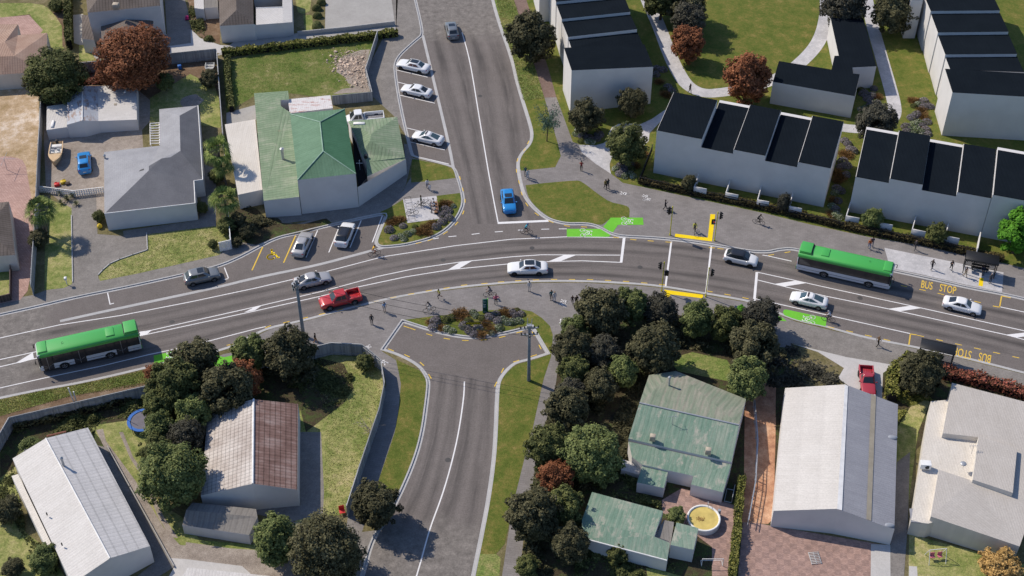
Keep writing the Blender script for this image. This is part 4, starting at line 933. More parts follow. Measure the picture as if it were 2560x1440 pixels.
# long lean-to on its left, flat white annexe, rusty link roof, right wing
ext(root, off, 'green_pale_roof', dict(a=(659, 502, 3.0), b=(748, 492, 3.3), c=(727, 282, 3.3), c2=(702, 265, 3.3), c3=(701, 250, 3.3), c4=(723, 249, 3.3), d=(720, 227, 3.3), e=(635, 233, 3.0)), ['a b c c2 c3 c4 d e'], 'a b c c2 c3 c4 d e')
ext(root, off, 'cream_metal_roof', dict(a=(595, 487, 2.6), b=(656, 474, 2.6), c=(638, 298, 2.6), d=(562, 311, 2.6)), ['a b c d'], 'a b c d')
ext(root, off, 'rusty_sheet', dict(a=(724, 283, 2.9), b=(832, 270, 2.9), c=(826, 238, 2.9), d=(720, 248, 2.9)), ['a b c d'], 'a b c d')
ext(root, off, 'green_pale_roof', dict(a=(899, 452, 2.7), a1=(918, 441, 2.8), b=(1015, 397, 2.7), b1=(1012, 393, 2.9), c=(993, 292, 2.9), d=(870, 303, 2.9), e=(890, 345, 2.9), f=(903, 385, 2.9), g=(916, 405, 2.9), r1=(928, 335, 3.9), r2=(925, 352, 3.9)),
    ['f g b1 r2', 'b1 c r1 r2', 'c d r1', 'd e f r2 r1', 'g a1 b b1'], 'a1 b b1 c d e f g')
part_box(root, 'skylight_box', (898, 313, 2.95), (1.6, 0.5, 0.45), 'white_plastic', 0.0)
part_pipe(root, 'flue', (708, 398, 3.2), 1.7, 0.2, 'galvanised')
part_pipe(root, 'roof_vent', (915, 396, 2.8), 0.6, 0.25, 'dark_metal', False)
# street wall of the wing and the courtyard in front of it
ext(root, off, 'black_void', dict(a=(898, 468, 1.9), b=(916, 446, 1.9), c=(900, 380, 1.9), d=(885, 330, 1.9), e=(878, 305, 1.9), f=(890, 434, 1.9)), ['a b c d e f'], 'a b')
mb = MB(); mb.quad(*[tuple(k - off) for k in (at(898, 517, LZ), at(1017, 435, LZ), at(1015, 397, 2.72), on_plane((894, 468), at(898, 517, LZ), at(1017, 435, LZ)))]); mb.build('street_wall', M['white_render'], root)
p = at(900, 424, 2.0) - off
mb = MB(); mb.cyl(p, p + Vector((0, 0, 1.6)), 0.05, n=8); mb.box(p + Vector((0, 0, 1.1)), (0.9, 0.07, 0.07)); mb.box(p + Vector((0, 0, 1.3)), (0.07, 0.9, 0.07)); mb.build('aerial', M['galvanised'], root)

# ---------------------------------------------------------------- southern houses
D = lambda x, y, z: (x / 4, 1080 + y / 4, z)
root, Q, off = house('long_roofed_house', 'long house with a white sheet-metal gable roof in the bottom left corner', 'house',
    dict(a=D(1500, 1140, 2.85), b=D(880, -45, 2.85), r1=D(1100, 1262, 4.2), r2=D(458, 62, 4.2), c=D(125, 265, 2.9), d=D(720, 1520, 2.9)),
    [('white_sheet_roof', ['a b r2 r1']), ('white_metal_roof', ['r1 r2 c d'])], 'a b r2 c d r1')
rail(root, 'ridge_cap', [D(1100, 1262, 4.22), D(458, 62, 4.22)], 0.09, 'white_trim'); part_pipe(root, 'flue', D(640, 345, 3.95), 1.3, 0.13, 'galvanised')
ext(root, off, 'cream_metal_roof', dict(a=D(115, 440, 2.3), b=D(180, 420, 2.5), c=D(530, 1150, 2.5), d=D(468, 1170, 2.3)), ['a b c d'], 'a b c d')
for x, y in ((470, 825), (620, 1128)): part_pipe(root, 'vent_pipe', D(x, y, 3.5), 0.3, 0.07, 'dark_metal', False)
mb = MB(); p, q = at(*D(470, 40, 3.9)) - off, at(*D(660, -5, 3.3)) - off; mb.cyl(p, q, 0.09, n=6); mb.build('barge_board', M['rust_trim'], root)
p = at(*D(265, 195, 3.15)) - off; mb = MB(); mb.box(p + Vector((0, 0, .1)), (0.45, 0.35, 0.3)); mb.build('roof_vent', M['dark_metal'], root, bevel=0.05)

root, Q, off = house('tiled_house', 'house with a half pale half red-brown tiled gable roof among the trees', 'house',
    dict(a=(502, 1239, 2.3), r1=(632, 1209, 4.5), b=(743, 1224, 2.85), c=(745, 1010, 2.85), r2=(634, 998, 4.5), d=(520, 1027, 2.3)),
    [('pale_tile', ['a r1 r2 d']), ('red_tile', ['r1 b c r2'])], 'a r1 b c r2 d')
rail(root, 'ridge_cap', [(632, 1209, 4.52), (634, 998, 4.52)], 0.13, 'white_trim')
house('garden_shed', 'small stone-tiled shed in front of the red-brown tiled house', 'shed',
    dict(a=D(1822, 930, 1.6), b=D(2490, 1030, 1.75), c=D(2575, 850, 2.3), d=D(2560, 770, 2.2), e=D(1925, 705, 2.2), f=D(1862, 780, 2.4), m=D(2560, 870, 2.5)), [('stone_tile', ['a b c f', 'f c d e'])], 'a b c d e f', 'grey_render')
house('flat_roofed_garage', 'white flat roof cut by the bottom edge below the concrete pad', 'garage', dict(a=D(1880, 1355, 2.2), b=D(2700, 1440, 2.2), c=D(2650, 1800, 2.2), d=D(1640, 1700, 2.2)), [('white_metal_roof', ['a b c d'])], 'a b c d')

D = lambda x, y, z: (1920 + x / 4, 720 + y / 4, z)
root, Q, off = house('warehouse', 'long warehouse with a half white half grey metal gable roof', 'warehouse',
    dict(a=(1934, 1277, 2.8), r1=(2094, 1272, 4.3), b=(2236, 1324, 2.75), c=(2245, 1011, 2.75), r2=(2113, 961, 4.3), d=(1963, 970, 2.8), v1=(2107, 1276, 4.18), v2=(2121, 966, 4.18)),
    [('white_long_run', ['a r1 r2 d']), ('grey_metal_roof', ['r1 b c r2'])], 'a r1 b c r2 d')
mb = MB(); g = [at(*k) - off for k in ((2092.5, 1273, 4.33), (2105, 1276, 4.25), (2120, 966, 4.25), (2112, 961, 4.33))]; mb.poly([tuple(k + Vector((0, 0, .03))) for k in g]); mb.build('ridge_cap', M['white_trim'], root)
mb = MB(); g = [at(*k) - off for k in ((2166, 1298, 3.55), (2178, 1303, 3.42), (2190, 990, 3.42), (2178, 985, 3.55))]; mb.poly([tuple(k + Vector((0, 0, .04))) for k in g]); mb.build('skylight_strip', M['skylight_roof'], root)
for x, y in ((2230, 1093), (2222, 1313)): p = at(x, y, 2.9) - off; mb = MB(); mb.ell(p, (0.62, 0.3, 0.16), 14, 6, z0=-0.3); mb.build('roof_dome', M['galvanised'], root)

root, Q, off = house('flat_roofed_house', 'large beige flat-roofed house with stepped roof levels at the right edge', 'house',
    dict(a=(2380, 957, 3.25), b=(2357, 1083, 3.25), c=(2448, 1093, 3.25), d=(2432, 1202, 3.25), e=(2347, 1174, 3.25), f=(2327, 1291, 3.25), g=(2549, 1366, 2.75), h=(2580, 1280, 3.0), i=(2660, 1030, 3.2)),
    [('beige_metal_roof', ['a b c d e f g h i'])], 'a b c d e f g h i', 'cream_render')
ext(root, off, 'cream_metal_roof', dict(a=(2327, 1003, 2.5), b=(2390, 998, 2.5), c=(2465, 1093, 2.5), d=(2450, 1210, 2.5), e=(2350, 1300, 2.5), f=(2321, 1309, 2.5), g=(2305, 1307, 2.5), h=(2278, 1300, 2.5), i=(2303, 1150, 2.5), j=(2313, 1080, 2.5)), ['a b c d e f g h i j'], 'a b c d e f g h i j', 'cream_render', ('lower_roof', 'lower_wall'))
ext(root, off, 'beige_metal_roof', dict(a=(2432, 1199, 3.75), b=(2532, 1232, 3.75), c=(2543, 1120, 3.75), d=(2447, 1090, 3.75)), ['a b c d'], 'a b c d', 'cream_render', ('upper_roof', 'upper_wall'))
p = at(2312, 1167, 2.75) - off; mb = MB(); mb.box(p + Vector((0, 0, .35)), (1.15, 0.75, 0.7), -0.1); hp = mb.build('heat_pump', M['white_plastic'], root, bevel=0.03)
mb = MB(); mb.disc(p + Vector((0.15, -0.41, .35)), (0, -1, 0), 0.26); mb.build('fan_grille', M['dark_metal'], hp)
p = at(2408, 1168, 3.0) - off; mb = MB(); mb.cyl(p, p + Vector((0, 0, .5)), 0.03, n=6); mb.ell(p + Vector((-.1, 0, .6)), (0.36, 0.36, 0.1), 14, 5, z0=-0.9); mb.build('satellite_dish', M['galvanised'], root)
p = at(2428, 1135, 3.05) - off; mb = MB(); mb.cyl(p, p + Vector((0, 0, 1.4)), 0.025, n=6)
for k in range(5): mb.box(p + Vector((-.4 + .2 * k, 0, 1.35)), (0.02, 0.7 - .08 * k, 0.02))
mb.box(p + Vector((0, 0, 1.35)), (1.0, .03, .03)); mb.build('aerial', M['galvanised'], root)
p = at(2290, 1290, 2.4) - off; mb = MB(); mb.box(p, (1.2, 1.8, 0.14), -0.12); mb.build('porch_canopy', M['grey_metal_roof'], root, uv=True)

D = lambda x, y, z: (1280 + x / 4, 720 + y / 4, z)
E_ = lambda x, y, z: (1280 + x / 4, 1080 + y / 4, z)
root, Q, off = house('green_roofed_house', 'house with a lichen-spotted green metal roof and two small chimneys behind the trees', 'house',
    dict(a=D(1165, 1500, 2.9), r1=D(1275, 1148, 4.2), b=D(1370, 870, 2.9), b2=D(1640, 830, 2.9), c=D(2340, 1110, 2.9), r2=D(2270, 1370, 4.2), d=E_(2195, 300, 2.9), d0=E_(1165, 65, 2.9)),
    [('green_lichen_roof', ['r1 b b2 c r2']), ('green_weathered_roof', ['d0 d r2 r1'])], 'd0 d r2 c b2 b r1')
rail(root, 'ridge_cap', [D(1275, 1148, 4.22), D(2270, 1370, 4.22)], 0.1, 'galvanised')
ext(root, off, 'green_weathered_roof', dict(a=E_(1165, 95, 2.6), b=E_(2190, 325, 2.6), c=E_(2110, 603, 1.95), d=E_(1790, 525, 1.95), e=E_(1815, 440, 2.1), f=E_(1300, 325, 2.1), g=E_(1200, 250, 2.2)), ['a b c d e f g'], 'a b c d e f g', 'white_render', ('verandah_roof', 'verandah_wall'))
ext(root, off, 'green_weathered_roof', dict(a=E_(1250, 505, 1.75), b=E_(1518, 560, 1.75), c=E_(1560, 400, 1.85), d=E_(1300, 340, 1.85)), ['a b c d'], 'a b c d', 'white_render', ('porch_roof', 'porch_wall'))
for x, y in ((1405, 55), (1960, 190)): part_box(root, 'chimney', E_(x, y + 20, 3.3), (0.62, 0.55, 0.75), 'timber_rail', -0.2)
part_pipe(root, 'flue', D(1570, 965, 3.6), 1.1, 0.12, 'galvanised'); 
p = at(*D(1600, 1370, 3.6)) - off; mb = MB(); mb.cyl(p, p + Vector((0, 0, 1.5)), 0.03, n=6); mb.box(p + Vector((0, 0, 1.4)), (1.0, .03, .03)); mb.box(p + Vector((.3, 0, 1.4)), (.03, .8, .03)); mb.build('aerial', M['galvanised'], root)
ext(root, off, 'white_metal_roof', dict(a=E_(1090, 380, 0.9), b=E_(1270, 425, 0.9), c=E_(1310, 335, 1.2), d=E_(1110, 275, 1.2)), ['a b c d'], 'a b c d', 'white_render', ('step_roof', 'step_wall'))
root, Q, off = house('green_roofed_shed', 'low shed with two green metal roofs and a small white-walled annexe beside the round pool', 'shed',
    dict(a=E_(700, 1060, 2.2), b=E_(1550, 1285, 2.0), b1=E_(1580, 1110, 2.4), c=E_(1420, 1045, 2.6), c2=E_(1510, 790, 2.4), d=E_(800, 600, 2.4), e=E_(700, 880, 2.6)),
    [('green_weathered_roof', ['a b b1 c e', 'e c c2 d'])], 'a b b1 c c2 d e')
ext(root, off, 'green_weathered_roof', dict(a=E_(1585, 1128, 2.3), b=E_(1815, 1178, 2.25), c=E_(1865, 960, 2.3), d=E_(1645, 905, 2.3)), ['a b c d'], 'a b c d', 'white_render', ('annexe_roof', 'annexe_wall'))
ext(root, off, 'stone_tile', dict(a=E_(1425, 1045, 2.0), b=E_(1590, 1095, 2.0), c=E_(1620, 900, 2.0), d=E_(1520, 880, 2.0)), ['a b c d'], 'a b c d', 'white_render', ('link_roof', 'link_wall'))
rail(root, 'gutter', [E_(700, 1060, 2.2), E_(1550, 1285, 2.0)], 0.08, 'white_trim')
# ================================================================ vehicles
def paint(name, c, metal=0.0, rough=0.32):
    t = NT(name).set(rough, metal, 0.5, 0.6); t.col(c); MATS[name] = t.mat
paint('paint_white', (0.74, 0.74, 0.735)); paint('paint_silver', (0.42, 0.41, 0.405), 0.25, 0.35); paint('paint_grey', (0.20, 0.21, 0.215), 0.25, 0.35); paint('paint_dark_grey', (0.17, 0.185, 0.20), 0.2, 0.35)
paint('paint_blue', (0.022, 0.23, 0.56), 0.1); paint('paint_red', (0.46, 0.028, 0.03), 0.05); paint('paint_old_red', (0.36, 0.03, 0.045), 0.0, 0.5); paint('paint_black', (0.016, 0.016, 0.018)); paint('paint_bronze', (0.055, 0.04, 0.035))
paint('paint_cream', (0.60, 0.58, 0.55), 0, 0.45)
plain('car_glass', (0.022, 0.028, 0.034), 0.06, 0, 0.7, vary=0); plain('car_glass_blue', (0.05, 0.085, 0.10), 0.06, 0, 0.7, vary=0); plain('car_glass_red', (0.12, 0.045, 0.035), 0.1, 0, 0.6, vary=0)
plain('tyre_rubber', (0.018, 0.018, 0.018), 0.85, vary=0); plain('alloy', (0.34, 0.34, 0.35), 0.4, 0.6, vary=0); plain('dark_alloy', (0.07, 0.07, 0.075), 0.4, 0.5, vary=0)
plain('lamp_red', (0.30, 0.012, 0.012), 0.25, vary=0); plain('lamp_clear', (0.55, 0.57, 0.60), 0.15, vary=0); plain('wheel_arch', (0.01, 0.01, 0.01), 0.9, vary=0); plain('plate_white', (0.6, 0.6, 0.6), 0.5, vary=0)
plain('truck_bed_grey', (0.17, 0.165, 0.17), 0.8)

# profile tables: x from nose (+) to tail (-) as fractions of length; body shoulder height, half width factor
TYPES = {
 'sedan': dict(L=4.75, W=1.84, H=1.45, hood=[(0.5, .55, .78), (0.485, .68, .90), (0.40, .80, .97), (0.22, .93, 1.0), (0.0, .95, 1.0), (-0.25, .97, 1.0), (-0.36, .98, .985), (-0.46, .96, .93), (-0.495, .80, .86), (-0.5, .55, .80)], gh=(0.235, 0.09, -0.17, -0.375), axle=(0.315, -0.285), wb=0.83, wr=0.60),
 'liftback': dict(L=4.69, W=1.85, H=1.44, hood=[(0.5, .52, .75), (0.48, .66, .90), (0.38, .80, .97), (0.24, .92, 1.0), (0.0, .95, 1.0), (-0.25, .98, 1.0), (-0.38, 1.0, .985), (-0.465, .97, .92), (-0.495, .78, .85), (-0.5, .52, .80)], gh=(0.265, 0.08, -0.10, -0.41), axle=(0.32, -0.29), wb=0.83, wr=0.58),
 'limousine': dict(L=5.2, W=1.92, H=1.50, hood=[(0.5, .58, .80), (0.485, .72, .92), (0.40, .84, .98), (0.22, .95, 1.0), (0.0, .98, 1.0), (-0.25, 1.0, 1.0), (-0.38, 1.0, .985), (-0.46, .97, .93), (-0.495, .80, .86), (-0.5, .55, .80)], gh=(0.22, 0.085, -0.19, -0.345), axle=(0.33, -0.275), wb=0.83, wr=0.61),
 'suv': dict(L=4.55, W=1.86, H=1.63, hood=[(0.5, .62, .80), (0.485, .82, .92), (0.40, .96, .98), (0.24, 1.04, 1.0), (0.0, 1.08, 1.0), (-0.25, 1.10, 1.0), (-0.40, 1.12, .985), (-0.47, 1.08, .95), (-0.495, .85, .90), (-0.5, .58, .86)], gh=(0.245, 0.09, -0.33, -0.455), axle=(0.31, -0.29), wb=0.85, wr=0.66),
 'hatch': dict(L=4.4, W=1.80, H=1.54, hood=[(0.5, .58, .78), (0.485, .74, .90), (0.41, .88, .97), (0.25, 1.0, 1.0), (0.0, 1.03, 1.0), (-0.25, 1.06, 1.0), (-0.40, 1.08, .985), (-0.47, 1.02, .95), (-0.495, .82, .90), (-0.5, .58, .85)], gh=(0.27, 0.10, -0.31, -0.455), axle=(0.315, -0.30), wb=0.84, wr=0.64),
}
def wheel(root, x, y, r, w, rim, side):
    tb = MB()
    prof = [(w * .5, r * .70), (w * .5, r * .9), (w * .38, r), (-w * .38, r), (-w * .5, r * .9), (-w * .5, r * .70)]
    n = 20
    rings = [[Vector((math.cos(2 * math.pi * i / n) * rr, yy, math.sin(2 * math.pi * i / n) * rr)) for i in range(n)] for yy, rr in prof]
    tb.loft(rings, caps=False)
    wl = empty('wheel', (x, y, r)); wl.parent = root
    tb.build('tyre', M['tyre_rubber'], wl)
    rb = MB(); yo = side * w * .34
    rb.cyl((0, side * w * .05, 0), (0, side * w * .2, 0), r * .70, n=20, mi=1)
    rb.ring((0, yo, 0), (0, 1, 0), r * .65, r * .055, 20, 6)
    for k in range(5):
        a = 2 * math.pi * k / 5 + .3
        rb.box((math.cos(a) * r * .33, yo - side * .015, math.sin(a) * r * .33), (r * .62, .03, r * .16), ry=-a)
    rb.cyl((0, yo - side * .03, 0), (0, yo + side * .012, 0), r * .13, n=10)
    rb.build('rim', [M[rim], M['wheel_arch']], wl)
    return wl

def make_car(name, kind, pm, roofm=None, glass='car_glass', rim='alloy', sunroof=None, rr=0.325):
    T = TYPES[kind]; L, W, H = T['L'], T['W'], T['H']
    root = empty(name)
    b = MB(); hw = W / 2
    rings = []
    for fx, zt, fw in T['hood']:
        w = hw * fw; zb = 0.20 if abs(fx) < .47 else 0.28
        half = [(0.0, zb), (w * .80, zb), (w * .965, zb + .10), (w, zb + (zt - zb) * .45), (w * .985, zb + (zt - zb) * .72), (w * .93, zt - .035), (w * .80, zt), (w * .40, zt + .025)]
        ring = [(fx * L, y, z) for y, z in half] + [(fx * L, 0, zt + .032)] + [(fx * L, -y, z) for y, z in reversed(half[1:])]
        rings.append([Vector(p) for p in ring])
    b.loft(rings, 0, True, True, True)
    for fx in T['axle']:
        for s in (-1, 1): b.disc((fx * L, s * (hw + .004), rr + .01), (0, 1, 0), rr + .055, 20, 1)
    # lower sill and grille
    b.box((0, 0, .23), (L * .62, W * .985, .1), mi=1); b.box((L * .493, 0, .40), (.05, W * .62, .16), mi=1); b.box((-L * .493, 0, .34), (.05, W * .60, .10), mi=1)
    body = b.build('body', [M[pm], M['wheel_arch']], root)
    # greenhouse: rounded shell
    x1, x2, x3, x4 = [k * L for k in T['gh']]
    def zat(x):
        P = T['hood']
        for (a, za, _), (c, zc, _) in zip(P[:-1], P[1:]):
            if c * L <= x <= a * L: return za + (zc - za) * (a * L - x) / max(1e-6, (a - c) * L)
        return P[-1][1]
    zb = min(zat(x1), zat(x4)) - .02
    yb, yr = hw * T['wb'] * 1.06, hw * T['wr'] * 1.10
    zr = H - .05
    gs = MB()
    lower = [(x1, yb * .80), (x1 - .10 * L * .5, yb * .97), ((x2 + x3) / 2, yb * 1.03), (x4 + .10 * L * .4, yb * .95), (x4, yb * .74)]
    upper = [(x2, yr * .86), (x2 - .06 * L, yr), ((x2 + x3) / 2, yr * 1.03), (x3 + .05 * L, yr * .98), (x3, yr * .84)]
    def ring(prof, z, k=1.0): return [Vector((x, y * k, z)) for x, y in prof] + [Vector((x, -y * k, z)) for x, y in reversed(prof)]
    r0 = [Vector((p.x, p.y, min(zat(p.x), 2) - .03)) for p in ring(lower, zb)]
    r1 = ring(upper, zr); r2 = [Vector((p.x * .97 + (x2 + x3) * .015, p.y * .88, H - .012)) for p in r1]; r3 = [Vector((p.x * .7 + (x2 + x3) * .15, p.y * .5, H + .008)) for p in r1]
    gs.loft([r0, r1], 0, True, False, True)
    gs.loft([r1, r2, r3], 1, True, True, True)
    gs.build('cabin', [M[roofm or pm], M[roofm or pm]], root)
    def lerp(a, b_, t): return a + (b_ - a) * t
    def pane(pname, quads, mat, off=.012):
        g = MB()
        for q in quads:
            n = (q[1] - q[0]).cross(q[3] - q[0]).normalized(); cen = sum(q, Vector()) / 4; ref = Vector(((x2 + x3) / 2, 0, .9))
            if n.dot(cen - ref) < 0: n = -n
            g.poly([tuple(p + n * off) for p in q])
        return g.build(pname, M[mat], root)
    lo = lambda i: r0[i]; up = lambda i: r1[i]
    def band(i, j, a, c, t0, t1):
        A, B_, C_, D_ = lerp(r0[i], r0[j], a), lerp(r0[i], r0[j], c), lerp(r1[i], r1[j], c), lerp(r1[i], r1[j], a)
        return [lerp(A, D_, t0), lerp(B_, C_, t0), lerp(B_, C_, t1), lerp(A, D_, t1)]
    pane('windscreen', [band(0, 9, .03, .97, .10, .94)], glass)
    pane('rear_window', [band(4, 5, .05, .95, .12 if kind in ('sedan', 'limousine', 'liftback') else .22, .93)], glass)
    sg = 'car_glass_red' if kind == 'limousine' else glass
    for (i, j, k) in ((1, 2, 3), (8, 7, 6)):
        pane('side_window', [band(i, j, .10, .95, .22, .90)], sg); pane('side_window', [band(j, k, .04, .86, .22, .90)], sg)
    # roof glass
    if sunroof:
        g = MB(); xa, xb = x2 - .08, (x3 + .12 if sunroof == 'long' else (x2 + x3) / 2 + .1)
        yy = yr * .74
        g.poly([(xa, -yy * .9, H + .012), (xa, yy * .9, H + .012), ((xa + xb) / 2, yy, H + .016), (xb, yy * .95, H + .012), (xb, -yy * .95, H + .012), ((xa + xb) / 2, -yy, H + .016)])
        g.build('sunroof', M['car_glass'] if sunroof != 'brown' else M['paint_bronze'], root, tri=True)
    for s in (-1, 1):
        h = MB(); zt = T['hood'][1][1]
        h.ell((L * .462, s * hw * .70, zt - .05), (.13, .21, .07), 10, 6); h.build('headlight', M['lamp_clear'], root)
        h = MB(); zt = T['hood'][-3][1]; h.ell((-L * .478, s * hw * .72, zt - .16), (.07, .23, .07), 10, 6); h.build('tail_light', M['lamp_red'], root)
        h = MB(); h.ell((x1 - .28, s * (hw + .10), zat(x1) + .06), (.09, .12, .07), 10, 6); h.build('wing_mirror', M[pm], root)
    pl = MB(); pl.box((-L * .5 - .004, 0, .62 if kind in ('suv', 'hatch') else .56), (.02, .42, .13)); pl.build('number_plate', M['plate_white'], root)
    for fx in T['axle']:
        for s in (-1, 1): wheel(root, fx * L, s * (hw - .05), rr, .22, rim, s)
    return root

def heading(a, b):
    d = at(*b) - at(*a); return math.atan2(d.y, d.x)
def put(o, px_, py_, rz, label, cat='car', group=None, z=0.0):
    p = at(px_, py_, z); o.location = (p.x, p.y, z); o.rotation_euler = (0, 0, rz); tag(o, label, cat, group); return o

# (kind, paint, roof, glass, rim, sunroof, pixel of ground centre, heading pixels from->to, label, group, level)
BAYS = 'cars parked in the bays'
CARS = [
 ('suv', 'paint_dark_grey', None, 'car_glass', 'alloy', 'short', (1130, 84), ((1134, 110), (1118, 40)), 'grey wagon driving away up the side road at the top', None, 0),
 ('limousine', 'paint_white', None, 'car_glass_blue', 'dark_alloy', 'long', (1034, 173), ((1069, 181.5), (987, 162.5)), 'white sedan with a long dark roof window in the topmost angled bay', BAYS, 0),
 ('sedan', 'paint_white', None, 'car_glass', 'alloy', None, (1042, 235), ((1087, 246), (1000, 226)), 'plain white sedan with a white roof in the second angled bay', BAYS, 0),
 ('liftback', 'paint_white', None, 'car_glass_blue', 'alloy', 'brown', (1070, 353), ((1112, 363), (1022, 342)), 'white fastback with a dark glass roof parked beside the green roofed building', BAYS, 0),
 ('suv', 'paint_blue', None, 'car_glass', 'alloy', 'short', (1271, 512), ((1264, 470), (1276, 545)), 'bright blue wagon waiting at the stop line facing the main road', None, 0),
 ('suv', 'paint_blue', None, 'car_glass', 'alloy', 'short', (213, 415), ((213, 440), (210, 380)), 'bright blue wagon parked in the gravel yard beside the boat', None, LZ + .03),
 ('sedan', 'paint_silver', None, 'car_glass', 'alloy', None, (757, 618), ((742, 650), (776, 575)), 'silver sedan parked beside the yellow wheelchair bay', BAYS, 0),
 ('suv', 'paint_white', 'paint_black', 'car_glass', 'alloy', None, (863, 595), ((851, 628), (879, 560)), 'white wagon with a black roof parked nose-in below the corner building', BAYS, 0),
 ('suv', 'paint_grey', None, 'car_glass', 'alloy', 'short', (506, 699), ((459, 709), (560, 686)), 'grey crossover parked at the kerb below the grey bungalow', None, 0),
 ('sedan', 'paint_silver', None, 'car_glass', 'alloy', None, (782, 708), ((740, 718), (830, 697)), 'silver sedan driving right beside the tall power pole', None, 0),
 ('limousine', 'paint_white', None, 'car_glass', 'dark_alloy', 'long', (1319, 678), ((1370, 676), (1270, 677)), 'white limousine with reddish seats driving left in the middle lane', None, 0),
 ('hatch', 'paint_white', 'paint_black', 'car_glass', 'dark_alloy', None, (1851, 654), ((1810, 645), (1895, 663)), 'white hatchback with a black roof driving right past the crossing', None, 0),
 ('liftback', 'paint_white', None, 'car_glass_blue', 'alloy', 'brown', (2021, 758), ((2066, 768), (1975, 747)), 'white fastback with a dark glass roof driving left past the green cycle lane', None, 0),
 ('sedan', 'paint_white', None, 'car_glass', 'alloy', None, (2403, 772), ((2355, 760), (2450, 783)), 'plain white sedan with a white roof driving right at the right edge', None, 0),
]
protos = {}
for (kind, pm, rf, gl, rim, sr_, p, hd, lab, grp, lev) in CARS:
    key = (kind, pm, rf, gl, rim, sr_)
    o = copy_tree(protos[key]) if key in protos else make_car({'suv': 'wagon', 'hatch': 'hatchback'}.get(kind, 'sedan'), kind, pm, rf, gl, rim, sr_)
    protos[key] = o
    put(o, p[0], p[1], heading(*hd), lab, 'car', grp, lev)
    if not grp and 'group' in o: del o['group']

